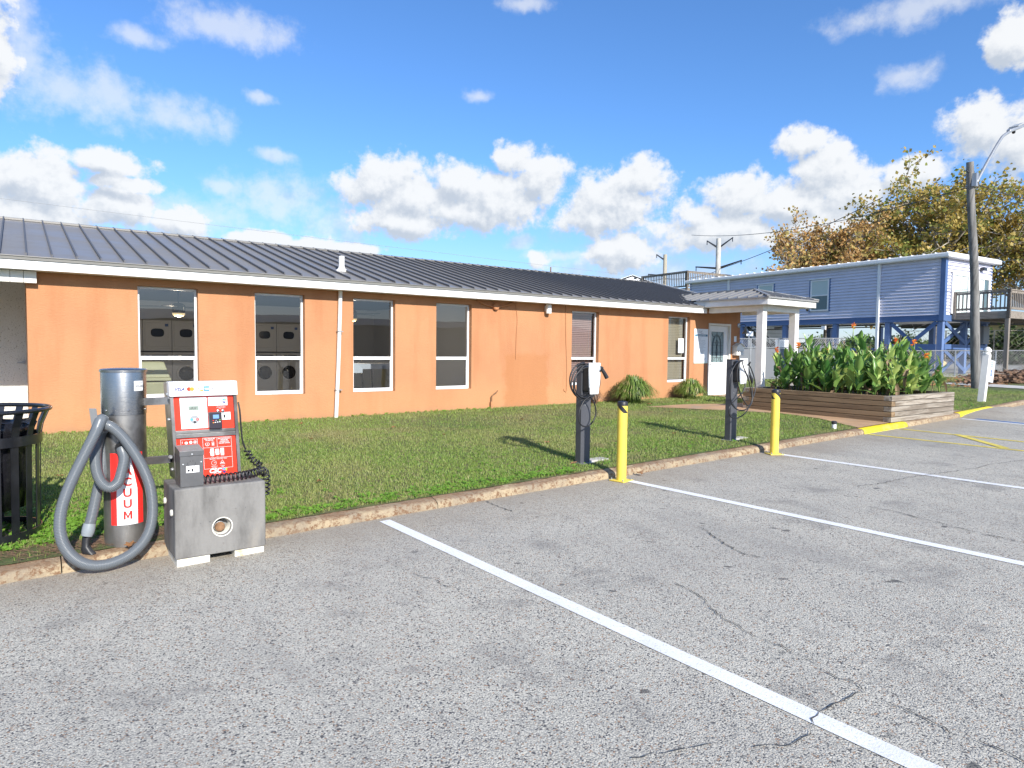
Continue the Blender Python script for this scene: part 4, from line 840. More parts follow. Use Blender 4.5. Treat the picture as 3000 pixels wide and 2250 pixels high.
bn = thing('beige_waste_bin', 'beige plastic swing-hood waste bin behind the first window', 'waste bin', (1.72, 12.3, .335)); mb = MB(); x, y = 1.70, 12.42
def frus(mb, x, y, z0, z1, a0, a1): mb.add([(x-a0, y-a0, z0), (x+a0, y-a0, z0), (x+a0, y+a0, z0), (x-a0, y+a0, z0), (x-a1, y-a1, z1), (x+a1, y-a1, z1), (x+a1, y+a1, z1), (x-a1, y+a1, z1)], [(0, 3, 2, 1), (4, 5, 6, 7), (0, 1, 5, 4), (1, 2, 6, 5), (2, 3, 7, 6), (3, 0, 4, 7)])
frus(mb, x, y, .336, .98, .19, .25); obj('bin_body', mb, m_beigepl, bn, bevel=.02); mb = MB(); frus(mb, x, y, 1.0, 1.05, .285, .28); frus(mb, x, y, 1.052, 1.31, .27, .19); obj('hood', mb, m_beigepl, bn, bevel=.015)
mb = MB(); mb.add([(x-.15, y-.262, 1.08), (x+.15, y-.262, 1.08), (x+.12, y-.21, 1.26), (x-.12, y-.21, 1.26)], [(0, 1, 2, 3)]); obj('swing_door', mb, m_beigepl, bn)

# ================================================================ objects in front
# ---- vacuum cylinder
VX, VY = .625, 5.855; VZ = zl(VX, VY)-.01
va = thing('vacuum_station', 'tall brushed steel vacuum cylinder with red VACUUM sticker and grey hose', 'car vacuum', (VX, VY, VZ))
obj('cylinder_body', MB().lathe((VX, VY, VZ), [(.148, 0), (.148, 1.05)], 48), m_steel2, va, smooth=40)
obj('hood', MB().lathe((VX, VY, 1.055), [(.153, 0), (.153, .315), (.151, .325), (.148, .328)], 48), m_steel, va, smooth=30)
mb = MB(); mb.lathe((VX, VY, 1.375), [(.160, 0), (.160, .018), (.150, .024), (.08, .030), (.003, .032)], 48); obj('hood_lid', mb, m_steel, va, smooth=40)
def cylf(z0, r=.1492, a0=0.0):  # u = arc length round the front, measured from the direction facing the camera
    base = math.atan2(-VY, -VX)
    def f(u, v): a = base+a0+u/r; return (VX+r*math.cos(a), VY+r*math.sin(a), z0+v)
    return f
def curved(mb, fn, u0, u1, v0, v1, n=10):
    for i in range(n): a, b = u0+(u1-u0)*i/n, u0+(u1-u0)*(i+1)/n; rect(mb, fn, a, b, v0, v1)
f0 = cylf(.225); mb = MB(); curved(mb, f0, -.105, .128, 0, .545); obj('red_sticker', mb, m_redst, va)
f1_ = cylf(.225, .1512); mb = MB(); nseg = 14
def hw_(v):  return .071 if v < .27 else .071-.050*((v-.27)/.275)
for i in range(nseg):
    va0, va1 = .545*i/nseg, .545*(i+1)/nseg; cs = [-1, -.5, 0, .5, 1]
    for a, b in zip(cs, cs[1:]): mb.add([f1_(.010+a*hw_(va0)*1.0, va0), f1_(.010+b*hw_(va0), va0), f1_(.010+b*hw_(va1), va1), f1_(.010+a*hw_(va1), va1)], [(0, 1, 2, 3)])
obj('white_wedge', mb, m_pw, va)
f2_ = cylf(.225, .1545); mb = MB()
def block_m(mb, fn, u, v, w, h, st):
    rect(mb, fn, u-w, u-w+st, v-h, v+h); rect(mb, fn, u+w-st, u+w, v-h, v+h)
    mb.add([fn(u-w+st, v+h), fn(u-w+st, v+h-st*1.7), fn(u, v-h), fn(u, v-h+st*1.9)], [(0, 1, 2, 3)]); mb.add([fn(u+w-st, v+h), fn(u, v-h+st*1.9), fn(u, v-h), fn(u+w-st, v+h-st*1.7)], [(0, 1, 2, 3)])
for i, ch in enumerate('VACUUM'):
  if ch == 'M': block_m(mb, f2_, .012, .490-i*.083, .029, .031, .0135)
  else: text(mb, ch, .086, f2_, .012, .490-i*.083, bold=.034)
obj('vacuum_lettering', mb, m_redst, va)
f3_ = cylf(1.17, .1545); mb = MB(); curved(mb, f3_, .070, .147, .065, .14, 5); obj('serial_label', mb, m_pw, va)
f4_ = cylf(1.17, .1565); mb = MB(); text(mb, '409-JQK', .019, f4_, .112, .100, bold=.01); text(mb, 'CSCO   SERVICE', .009, f4_, .108, .128); text(mb, 'call for repair', .007, f4_, .108, .083); obj('label_text', mb, m_pdark, va)
for a in (-.9, .2, 1.2): p = Vector(cylf(1.09, .153)(a*.15, 0)); dn = Vector((p.x-VX, p.y-VY, 0)).normalized(); obj('rivet', MB().lathe(p, [(.008, 0), (.008, .004), (.004, .007)], 10, dn), m_steel, va)
# hook bracket and hose
mb = MB(); mb.beam((.50, 5.79, .955), (.42, 5.66, .955), .06, .05); mb.beam((.425, 5.67, .955), (.405, 5.64, 1.12), .05, .006); obj('hose_hook', mb, m_galv, va, bevel=.002)
mb = MB(); mb.cyl((.605, 5.715, .83), (.585, 5.655, .815), .048, n=20); obj('inlet_collar', mb, m_black, va, smooth=40)
HOSE = [(0.585, 5.66, 0.812), (0.592, 5.60, 0.745), (0.571, 5.58, 0.651), (0.546, 5.58, 0.575), (0.496, 5.60, 0.542), (0.45, 5.62, 0.579), (0.424, 5.65, 0.655), (0.42, 5.70, 0.759), (0.437, 5.74, 0.853), (0.462, 5.76, 0.945), (0.477, 5.73, 1.015), (0.458, 5.67, 1.035), (0.435, 5.61, 0.995), (0.404, 5.57, 0.93), (0.326, 5.55, 0.765), (0.25, 5.5, 0.603), (0.198, 5.46, 0.448), (0.186, 5.43, 0.309), (0.214, 5.42, 0.187), (0.281, 5.42, 0.089), (0.374, 5.42, 0.036), (0.488, 5.43, 0.031), (0.607, 5.44, 0.074), (0.696, 5.46, 0.153), (0.744, 5.48, 0.26), (0.758, 5.5, 0.394), (0.745, 5.52, 0.543), (0.705, 5.54, 0.674), (0.651, 5.57, 0.794), (0.588, 5.60, 0.903), (0.525, 5.64, 0.975), (0.488, 5.70, 0.985), (0.478, 5.79, 0.94), (0.48, 5.83, 0.865), (0.484, 5.83, 0.777), (0.476, 5.81, 0.627), (0.444, 5.78, 0.534), (0.414, 5.75, 0.411), (0.395, 5.74, 0.326), (0.371, 5.73, 0.23)]
hp = resample(catmull(HOSE, 10), .0024); rr = [.0348+(.0036 if (i//2) % 2 else -.0006) for i in range(len(hp))]
obj('hose', MB().tube(hp, rr, 16), m_hose, va, smooth=True)
obj('hose_cuff', MB().tube([(.378, 5.734, .265), (.372, 5.731, .235), (.365, 5.728, .205), (.357, 5.724, .175)], [.040, .043, .043, .036], 18), m_hosecuff, va, smooth=40)
mb = MB(); cs_ = [((.358, 5.723, .185), .030, .030), ((.352, 5.718, .150), .029, .029), ((.347, 5.712, .115), .026, .027), ((.352, 5.700, .085), .040, .024), ((.362, 5.690, .062), .054, .020)]; u = Vector((.79, -.60, -.12)).normalized(); w_ = Vector((.45, .75, .45)).normalized(); n = 18; vv = []
for c, a, b in cs_:
    for k in range(n): t_ = 2*math.pi*k/n; g_ = 1+(.10*math.sin(t_*5) if a > .035 else 0); vv.append(Vector(c)+u*a*math.cos(t_)*g_+w_*b*math.sin(t_)*g_)
mb.add(vv, [(i*n+k, i*n+(k+1) % n, (i+1)*n+(k+1) % n, (i+1)*n+k) for i in range(len(cs_)-1) for k in range(n)]); obj('nozzle', mb, m_blackrub, va, smooth=True)
# steel arms to the pay cabinet
obj('connecting_arm', MB().beam((.74, 5.80, 1.145), (.92, 5.70, 1.155), .05, .055), m_steel2, va); obj('connecting_arm', MB().beam((.74, 5.80, .685), (.92, 5.70, .70), .05, .055), m_steel2, va)
for zz in (1.15, .695): obj('bolt', MB().lathe((.905, 5.645, zz+.03), [(.016, 0), (.016, .02), (.01, .03)], 8, (0, -1, 0)), m_galv, va)

# ---- concrete base block
bk = thing('concrete_block', 'grey concrete base block with a round recessed fitting, on white feet', 'concrete base', (1.18, 5.42, -.02)); BX0, BX1, BY0, BY1 = .862, 1.500, 5.235, 5.70
nrm = []; mb = MB(); hx_, hy_, r_ = .094, .22, .062; mb.box(BX0, BX1, BY0, BY1, .032, .545); blk = obj('block_body', mb, m_block, bk)
# carve the round recess
cut = obj('recess_cut', MB().cyl((1.182, BY0-.05, .232), (1.182, BY0+.09, .232), .064, n=28), m_block); bm_ = blk.modifiers.new('r', 'BOOLEAN'); bm_.object = cut; bm_.solver = 'EXACT'
bm_.use_self = False; Mi = bk.matrix_basis; cut.parent = None; cut.data.transform(Mi.inverted()); cut.parent = bk
bpy.context.view_layer.update(); dg = bpy.context.evaluated_depsgraph_get(); nm_ = bpy.data.meshes.new_from_object(blk.evaluated_get(dg)); blk.modifiers.clear(); blk.data = nm_; bpy.data.objects.remove(cut)
bv = blk.modifiers.new('b', 'BEVEL'); bv.width = .012; bv.segments = 3; bv.limit_method = 'ANGLE'; bv.angle_limit = R(60)
mb = MB(); mb.lathe((1.182, BY0+.001, .232), [(.066, .006), (.074, .006), (.072, -.002), (.058, -.04), (.054, -.086)], 30, (0, -1, 0), cap=False); obj('fitting_cup', mb, m_foot, bk, smooth=40)
mb = MB(); mb.lathe((1.175, BY0+.085, .222), [(.036, 0), (.036, .045), (.030, .052), (.010, .054)], 22, (0, -1, 0)); obj('pipe_cap', mb, m_rust, bk, smooth=40)
mb = MB(); mb.lathe((1.175, BY0+.085, .222), [(.040, 0), (.040, .03), (.037, .031)], 22, (0, -1, 0), cap=False); obj('pipe_collar', mb, m_galv, bk, smooth=40)
for zz, yy in ((.36, 5.33), (.40, 5.6)): obj('side_plug', MB().lathe((BX0+.001, yy, zz), [(.024, 0), (.024, .012), (.018, .016)], 14, (-1, 0, 0)), m_foot, bk)
mb = MB(); mb.box(BX0+.012, BX0+.235, BY0+.012, BY0+.42, -.03, .031); obj('foot', mb, m_foot, bk, bevel=.004); mb = MB(); mb.box(BX0+.41, BX1-.012, BY0+.012, BY0+.42, -.02, .031); obj('foot', mb, m_foot, bk, bevel=.004)

# ---- pay and air cabinet
pc = thing('payment_cabinet', 'red and steel tyre air and vacuum pay cabinet with card logos', 'payment machine', (1.17, 5.7, .546)); CX0, CX1, CY = .93, 1.412, 5.615; CT = 1.30
lean = Vector((-.035, 0, 0))
def cf(u, v, w=0):  # u 0..1 across, z height v, w out towards viewer; the cabinet leans slightly to the left
    return (CX0+u*(CX1-CX0)+lean.x*(v-.546)/.75, CY-w, v)
def cbox(mb, u0, u1, v0, v1, w0, w1):
    return mb.add([cf(u0, v0, w0), cf(u1, v0, w0), cf(u1, v0, w1), cf(u0, v0, w1), cf(u0, v1, w0), cf(u1, v1, w0), cf(u1, v1, w1), cf(u0, v1, w1)], [(0, 1, 2, 3), (4, 7, 6, 5), (0, 4, 5, 1), (1, 5, 6, 2), (2, 6, 7, 3), (3, 7, 4, 0)])
obj('cabinet_body', cbox(MB(), 0.004, .996, .546, CT-.012, -.24, -.003), m_steel2, pc)
mb = MB(); cbox(mb, 0, .05, .546, 1.19, 0, .022); cbox(mb, .95, 1, .546, 1.19, 0, .022); cbox(mb, .05, .95, .868, .90, 0, .020); cbox(mb, .05, .95, .902, .925, 0, .012); obj('front_frame', mb, m_steel2, pc, bevel=.002)
obj('card_header', cbox(MB(), -.01, 1.01, 1.192, CT+.004, -.06, .04), m_hdr, pc, bevel=.004)
up_ = obj('upper_panel', cbox(MB(), .055, .945, .927, 1.188, 0, .006), m_red, pc); lo_ = obj('lower_panel', cbox(MB(), .055, .945, .55, .866, 0, .006), m_red, pc)
hf = lambda u, v: cf(u, v, .0415); hf2 = lambda u, v: cf(u, v, .0422); W_ = CX1-CX0
def sf(w, u0, v0): return lambda x, y: cf(u0+x/W_, v0+y, w)
mb = MB(); text(mb, 'VISA', .036, sf(.0415, .135, 1.245), 0, 0, bold=.03, shear=.25); obj('visa_logo', mb, m_pblue, pc)
mb = MB(); disc(mb, sf(.0415, .275, 1.247), 0, 0, .0155); obj('red_circle_logo', mb, m_red, pc); mb = MB(); disc(mb, sf(.0418, .318, 1.247), 0, 0, .0155); obj('orange_circle_logo', mb, m_por, pc)
mb = MB(); text(mb, 'DISC', .0125, sf(.0415, .375, 1.247), 0, 0, bold=.01); text(mb, 'VER', .0125, sf(.0415, .455, 1.247), 0, 0, bold=.01); text(mb, 'mastercard', .006, sf(.0415, .297, 1.226), 0, 0); obj('header_text', mb, m_pgrey, pc)
mb = MB(); disc(mb, sf(.0415, .417, 1.247), 0, 0, .0055); f_ = sf(.0415, .44, 1.236); mb.add([f_(-.03, -.008), f_(.02, -.008), f_(.02, .006)], [(0, 1, 2)]); obj('orange_logo_mark', mb, m_por, pc)
mb = MB(); f_ = sf(.0415, .535, 1.247); rect(mb, f_, -.020, .020, -.020, .020); obj('blue_square_logo', mb, mat('logo_blue', (.06, .25, .72), .5), pc); mb = MB(); f_ = sf(.0422, .535, 1.247); rect(mb, f_, -.016, .020, -.002, .008); rect(mb, f_, -.012, .020, -.010, -.003); obj('blue_logo_lettering', mb, mat('logo_pale', (.45, .60, .85), .5), pc)
mb = MB(); f_ = sf(.0415, .622, 1.249); disc(mb, f_, 0, -.002, .0085, 12, .008); mb.add([f_(0, .007), f_(.005, .014), f_(.006, .009)], [(0, 1, 2)]); obj('fruit_logo', mb, m_pgrey, pc)
mb = MB(); text(mb, 'Pay', .030, sf(.0415, .69, 1.249), 0, 0); 
for k in range(3): ring(mb, sf(.0415, .885, 1.25), -.008, 0, .006+k*.005, .002, 8, -40, 40)
obj('pay_lettering', mb, mat('print_pale_grey', (.5, .5, .5), .5), pc); mb = MB(); disc(mb, sf(.0415, .79, 1.253), 0, 0, .003); obj('green_dot', mb, m_pgreen, pc)
# upper panel prints
mb = MB(); rect(mb, sf(.0065, 0, 0), .055*0+.068, .26, .937, 1.180); obj('white_instruction_plate', mb, m_pw, pc)
mb = MB(); rect(mb, sf(.0065, 0, 0), .270, .412, 1.110, 1.180); rect(mb, sf(.0065, 0, 0), .345, .43, .995, 1.055); obj('white_logo_plate', mb, m_pw, pc)
def csc(w, x, y, s, m_):
    mb = MB(); text(mb, 'CSC', s, sf(w, 0, 0), x, y, bold=.035, shear=.2, spacing=1.05); obj('csc_lettering', mb, m_, pc); tx = x+s*1.45; q = s*.55; f_ = sf(w, 0, 0)
    mb = MB(); mb.add([f_(tx-q*.7, y+q*.35), f_(tx+q*.5, y+q*.95), f_(tx+q*.3, y-q*.1)], [(0, 1, 2)]); obj('logo_triangle', mb, m_psky, pc, label='sky blue triangle')
    mb = MB(); mb.add([f_(tx+q*.35, y+q*.4), f_(tx+q*1.0, y+q*.75), f_(tx+q*.75, y-q*.4)], [(0, 1, 2)]); obj('logo_triangle', mb, m_pgreen, pc, label='green triangle')
    mb = MB(); mb.add([f_(tx-q*.7, y-q*.15), f_(tx+q*.6, y-q*.25), f_(tx+q*.15, y-q*1.05)], [(0, 1, 2)]); obj('logo_triangle', mb, m_pblue, pc, label='navy triangle')
csc(.0072, .325, 1.146, .042, m_pgrey)
F = sf(.0072, 0, 0); mb = MB(); text(mb, 'there is no refund on the control box', .0085, F, .165, 1.162); text(mb, 'do not insert until ready to start', .0085, F, .165, 1.151); text(mb, 'use credit card or coins only', .007, F, .165, 1.131)
text(mb, 'press to display the remaining time', .007, F, .165, 1.062); text(mb, 'vacuum', .008, F, .097, 1.012); text(mb, 'compressor', .008, F, .232, 1.016); text(mb, 'push button to start or stop', .007, F, .165, .955); obj('plate_text', mb, m_pgrey, pc)
mb = MB(); rect(mb, F, .125, .20, 1.080, 1.113); obj('display_screen', mb, m_lcd, pc); mb = MB(); text(mb, 'dUr', .028, sf(.0080, 0, 0), .160, 1.096, shear=.25); obj('display_digits', mb, m_pdark, pc)
mb = MB(); mb.add([Vector(q) for q in []], []); f_ = sf(.0078, 0, 0); disc(mb, f_, .165, 1.008, .034, 28); obj('button_ring', mb, mat('button_silver', (.42, .43, .44), .35, metal=.4), pc)
for (du, dv, m_, nn) in ((-.021, 0, m_psky, 'minus_button'), (.021, 0, m_redst, 'plus_button'), (0, -.021, m_pdark, 'lower_button'), (0, 0, m_pw, 'centre_button')): mb = MB(); disc(mb, sf(.0088, 0, 0), .165+du, 1.008+dv, .0095, 16); obj(nn, mb, m_, pc)
mb = MB(); text(mb, '+', .02, sf(.0095, 0, 0), .186, 1.008); obj('plus_sign', mb, m_pw, pc)
mb = MB(); text(mb, 'COIN RETURN', .010, F, .362, 1.096, bold=.01); text(mb, 'vacuum    air', .007, F, .362, 1.086); obj('red_panel_text', mb, m_pw, pc)
for uu in (.338, .374): mb = MB(); p = Vector(sf(.006, 0, 0)(uu, 1.066)); mb.lathe(p, [(.012, 0), (.012, .008), (.007, .011)], 16, (0, -1, 0)); obj('steel_button', mb, m_steel, pc, smooth=40)
mb = MB(); disc(mb, F, .355, 1.022, .009); rect(mb, F, .377, .391, 1.010, 1.036); disc(mb, F, .412, 1.024, .003); text(mb, 'insert card or tap here', .007, F, .388, 1.047); obj('reader_icons', mb, m_pdark, pc)
cr = obj('card_reader', cbox(MB(), .545, .735, .930, 1.062, .006, .055), mat('reader_black', (.03, .025, .035), .4), pc, bevel=.006)
mb = MB(); rect(mb, lambda u, v: cf(u, v, .0555), .60, .69, 1.012, 1.042); obj('reader_screen', mb, m_lcdb, cr)
for r_, (uu, vv_, m_) in enumerate(((.60, .997, m_redst), (.645, .997, m_pgrey), (.70, .999, m_pgreen), (.60, .98, m_por), (.63, .982, m_pw), (.665, .984, m_pw), (.70, .985, m_pw))): mb = MB(); disc(mb, sf(.0558, uu, vv_), 0, 0, .0055, 10, .0035); obj('key', mb, m_, cr)
# lower panel prints
F = sf(.0072, 0, 0); mb = MB(); outline(mb, F, .055, .175, .755, .855, .0018); rect(mb, F, .055, .175, .803, .8048); outline(mb, F, .212, .425, .610, .858, .0018); rect(mb, F, .212, .425, .778, .780); rect(mb, F, .212, .425, .695, .697); rect(mb, F, .316, .318, .780, .858)
text(mb, '1', .022, F, .067, .832, bold=.02); text(mb, '2', .022, F, .067, .788, bold=.02); text(mb, 'SELECT', .013, F, .108, .786, bold=.02); disc(mb, F, .095, .828, .012, 16, .010); disc(mb, F, .127, .831, .011, 8, .012);  ring(mb, F, .158, .831, .012, .002, 16); disc(mb, F, .158, .831, .006)
text(mb, 'TIRE PRESSURE', .0125, F, .262, .848, bold=.012); text(mb, 'MONITOR', .0125, F, .262, .836, bold=.012); ring(mb, F, .245, .808, .014, .003, 16, -240, 60); rect(mb, F, .2435, .2465, .800, .820); outline(mb, F, .278, .295, .793, .824, .002); rect(mb, F, .282, .291, .800, .815)
for k, s_ in enumerate(('RECOMMENDED', 'PRESSURE', 'FOUND ON', 'DRIVER DOOR')): text(mb, s_, .0125, F, .371, .846-k*.0125, bold=.014)
for k, (uu, w_) in enumerate(((.277, .0135), (.315, .0135), (.352, .0125))):
    h_ = .028; f_ = lambda x, y, uu=uu: F(uu+x, .742+y); rect(mb, f_, -w_, w_, -h_*(.82 if k == 1 else 1), h_*(.82 if k == 1 else 1))
    if k == 1: G_ = sf(.0077, 0, 0); disc(mb, G_, uu, .742+h_*.8, w_, 14, .008) if False else disc(mb, lambda x, y: cf(.315+x/W_, .742+y, .0077), 0, h_*.8, w_, 14, .008); disc(mb, lambda x, y: cf(.315+x/W_, .742+y, .0077), 0, -h_*.8, w_, 14, .008)
    rect(mb, f_, -w_-.004, -w_, -.006, .004)
text(mb, 'under', .008, F, .277, .705); text(mb, 'over', .008, F, .315, .706); text(mb, 'correct', .008, F, .352, .707); text(mb, 'PROPERLY INFLATED TIRES:', .0105, F, .320, .686, bold=.012)
ring(mb, F, .285, .655, .018, .002, 20); rect(mb, F, .284, .297, .654, .657); f_ = lambda x, y: F(.348+x, .655+y)
for a, b in (((-.018, -.012), (0, .020)), ((0, .020), (.018, -.012)), ((.018, -.012), (-.018, -.012))): dx_, dy_ = b[0]-a[0], b[1]-a[1]; L_ = math.hypot(dx_, dy_); nx_, ny_ = -dy_/L_*.001, dx_/L_*.001; mb.add([f_(a[0]-nx_, a[1]-ny_), f_(b[0]-nx_, b[1]-ny_), f_(b[0]+nx_, b[1]+ny_), f_(a[0]+nx_, a[1]+ny_)], [(0, 1, 2, 3)])
rect(mb, f_, -.008, .008, -.006, .001); text(mb, 'improved fuel', .0085, F, .285, .628, bold=.01); text(mb, 'economy', .0085, F, .285, .619, bold=.01); text(mb, 'increased', .0085, F, .348, .630, bold=.01); text(mb, 'safety', .0085, F, .348, .621, bold=.01); text(mb, 'serviceworks', .011, F, .305, .572, bold=.01)
obj('instruction_print', mb, m_pw, pc)
for uu in (.135, .158): mb = MB(); disc(mb, F, uu, .788, .0065); obj('blue_dot', mb, m_psky, pc)
csc(.0072, .290, .591, .046, m_pw)
for vv_ in (1.205, 1.01, .62): obj('side_bolt', MB().lathe((CX0+.004+lean.x*(vv_-.546)/.75, CY+.07, vv_), [(.012, 0), (.012, .012), (.006, .018)], 10, (-1, 0, 0)), m_galv, pc)
obj('anchor_bolt', MB().lathe((.94, 5.50, .546), [(.016, 0), (.016, .02), (.009, .022), (.009, .045)], 8), m_galv, pc)
# coin box on the block in front
sb = thing('coin_box', 'small grey steel coin box standing on the block before the cabinet', 'coin box', (.99, 5.37, .546)); mb = MB(); mb.box(.910, 1.068, 5.285, 5.46, .546, .800); obj('box_body', mb, m_steelbox, sb, bevel=.003)
obj('sloping_lid', MB().prism([(5.279, .775), (5.465, .775), (5.465, .835), (5.279, .812)], lambda u, v, w: (.906+w, u, v), .166), m_steelbox, sb, bevel=.002)
f_ = lambda u, v: (.910+u, 5.2835, .546+v); mb = MB(); rect(mb, f_, .040, .128, .105, .155); obj('white_label', mb, m_pw, sb)
f_ = lambda u, v: (.910+u, 5.2828, .546+v); mb = MB(); disc(mb, f_, .056, .122, .0085); rect(mb, f_, .075, .088, .112, .134); disc(mb, f_, .11, .124, .003); text(mb, 'card reader coin', .008, f_, .084, .147); obj('label_icons', mb, m_pdark, sb)
mb = MB(); rect(mb, f_, .066, .070, .188, .193); rect(mb, f_, .084, .088, .189, .194); ring(mb, f_, .076, .172, .026, .002, 14, 160, 230); ring(mb, f_, .076, .172, .026, .002, 14, -50, 20); obj('coin_slot', mb, m_pdark, sb)
for uu, vv_ in ((.08, .240), (.020, .168), (.142, .178)): obj('screw_head', MB().lathe((.910+uu, 5.279 if vv_ > .23 else 5.2845, .546+vv_), [(.007, 0), (.006, .004), (.003, .006)], 12, (0, -1, 0)), m_galv, sb, smooth=40)
# coiled air hose
def helix(path, r, turns, wire):
    P_ = resample(catmull(path, 8), .02); L_ = len(P_); out = []; u = None; n = turns*14
    for i in range(n+1):
        t_ = i/n*(L_-1); k = min(int(t_), L_-2); p = P_[k].lerp(P_[k+1], t_-k); T = (P_[min(k+1, L_-1)]-P_[max(k-1, 0)]).normalized()
        u = T.orthogonal().normalized() if u is None else (u-T*u.dot(T)).normalized(); w_ = T.cross(u); a = 2*math.pi*turns*i/n; out.append(p+(u*math.cos(a)+w_*math.sin(a))*r)
    return out
ah = thing('air_hose', 'black coiled air hose lying on the concrete block', 'air hose', (1.45, 5.5, .56)); mb = MB()
mb.tube(catmull([(1.425, 5.72, 1.12), (1.432, 5.70, 1.05), (1.440, 5.70, .92), (1.452, 5.70, .80), (1.475, 5.70, .73)], 8), .0068, 8); obj('straight_run', mb, m_blackrub, ah, smooth=True)
obj('coil', MB().tube(helix([(1.485, 5.70, .725), (1.50, 5.69, .68), (1.53, 5.67, .635), (1.57, 5.60, .60)], .022, 6, .007), .0068, 7), m_blackrub, ah, smooth=True, label='loose hanging coils')
obj('coil', MB().tube(helix([(1.07, 5.33, .585), (1.20, 5.33, .583), (1.386, 5.36, .582), (1.50, 5.42, .588), (1.56, 5.47, .57), (1.575, 5.48, .48), (1.565, 5.48, .37)], .028, 22, .007), .0068, 7), m_blackrub, ah, smooth=True, label='tight coils along the block top and over its right edge')

# ---- black slatted trash can
tc = thing('trash_can', 'black slatted steel trash can with flared rim and black liner', 'trash can', (-.295, 6.58, .08)); TX, TY = -.295, 6.58; KR = 1.21; nsl = 20; base = None
prof_ = [(.318, .07), (.322, .12), (.330, .75), (.336, .86), (.350, .95), (.376, 1.03), (.388, 1.065)]
for k in range(nsl):
    a = 2*math.pi*k/nsl; u = Vector((math.cos(a), math.sin(a), 0)); w_ = Vector((-u.y, u.x, 0)); mb = MB(); vv = []
    for (r_, z_) in prof_: 
        for s1, s2 in ((-1, 0), (1, 0), (1, 1), (-1, 1)): vv.append(Vector((TX, TY, z_))+u*(r_*KR+s2*.006)+w_*s1*.029)
    m7 = len(prof_); mb.add(vv, [(0, 1, 2, 3), ((m7-1)*4+3, (m7-1)*4+2, (m7-1)*4+1, (m7-1)*4)]+[(i*4+j, (i+1)*4+j, (i+1)*4+(j+1) % 4, i*4+(j+1) % 4) for i in range(m7-1) for j in range(4)]); obj('slat', mb, m_black, tc)
obj('rim', MB().tube([(TX+.392*KR*math.cos(2*math.pi*i/60), TY+.392*KR*math.sin(2*math.pi*i/60), 1.068) for i in range(61)], .017, 12), m_black, tc, smooth=True)
for nm_, z_, r_, h_ in (('upper_band', .80, .341, .075), ('base_band', .075, .327, .06)): obj(nm_, MB().lathe((TX, TY, z_), [(r_*KR-.004, 0), (r_*KR+.008, 0), (r_*KR+.009, h_), (r_*KR-.003, h_), (r_*KR-.004, 0)], 60, cap=False), m_black, tc, smooth=40)
obj('base_plate', MB().lathe((TX, TY, .08), [(.31, 0), (.31, .01)], 40), m_black, tc)
mb = MB(); vv = []; n = 64; zz_ = [.30, .55, .75, .90, .965, .93]; rr_ = [.255, .275, .285, .295, .312, .27]
for z_, r_ in zip(zz_, rr_):
    for k in range(n): a = 2*math.pi*k/n; rj = r_*KR*(1+.018*math.sin(7*a+z_*9)+.012*math.sin(17*a+z_*23)); vv.append((TX+rj*math.cos(a), TY+rj*math.sin(a), z_+(.012*math.sin(5*a) if z_ > .9 else 0)))
mb.add(vv, [(i*n+k, i*n+(k+1) % n, (i+1)*n+(k+1) % n, (i+1)*n+k) for i in range(len(zz_)-1) for k in range(n)]+[tuple(range(n))[::-1]]); obj('bin_liner', mb, m_bag, tc, smooth=True)

# ---- yellow bollards
def bollard(first=None):
    t_ = thing('yellow_bollard', 'yellow steel bollard', 'bollard', (0, 0, 0)); h = .915
    obj('post', MB().lathe((0, 0, 0), [(.058, .005), (.058, h)], 32), m_bollard, t_, smooth=40); obj('cap', MB().lathe((0, 0, h-.035), [(.061, 0), (.061, .035), (.055, .045), (.03, .052), (.002, .054)], 32), m_blackrub, t_, smooth=40)
    mb = MB(); n = 32
    for k in range(n):   # slanted black tape wedges
        a0, a1 = 2*math.pi*k/n, 2*math.pi*(k+1)/n; ph = (a0/(2*math.pi)*2.5) % 1; ph1 = ph+2.5/n
        def zz(p): return (h-.035-.085*min(1, max(0, (p-.0)*1.7)), h-.035-.085*min(1, max(0, (p-.45)*1.8)))
        lo0, hi0 = zz(ph); lo1, hi1 = zz(min(ph1, 1))
        if hi0-lo0 > .003 or hi1-lo1 > .003:
            r_ = .0588; mb.add([(r_*math.cos(a0), r_*math.sin(a0), lo0), (r_*math.cos(a1), r_*math.sin(a1), lo1), (r_*math.cos(a1), r_*math.sin(a1), hi1), (r_*math.cos(a0), r_*math.sin(a0), hi0)], [(0, 1, 2, 3)])
    obj('black_tape', mb, m_blackrub, t_)
    obj('base_plate', MB().box(-.10, .10, -.10, .10, .001, .014), m_bollard, t_, bevel=.003)
    for a in (-1, 1):
        for b in (-1, 1): obj('anchor_bolt', MB().lathe((a*.08, b*.08, .014), [(.010, 0), (.010, .012), (.006, .013), (.006, .025)], 8), m_galv, t_)
    return t_
b0 = bollard(); b0.location = (5.60, 5.43, za(5.6, 5.43)); b0.rotation_euler = (0, 0, .15); b0['label'] = 'yellow bollard with black cap at the curb, nearer the camera'; b0['group'] = 'yellow bollards'
b1_ = copy_tree(b0); b1_.location = (8.65, 5.39, za(8.65, 5.39)); b1_.rotation_euler = (0, 0, 1.05); b1_['label'] = 'yellow bollard with black cap in front of the timber planter'

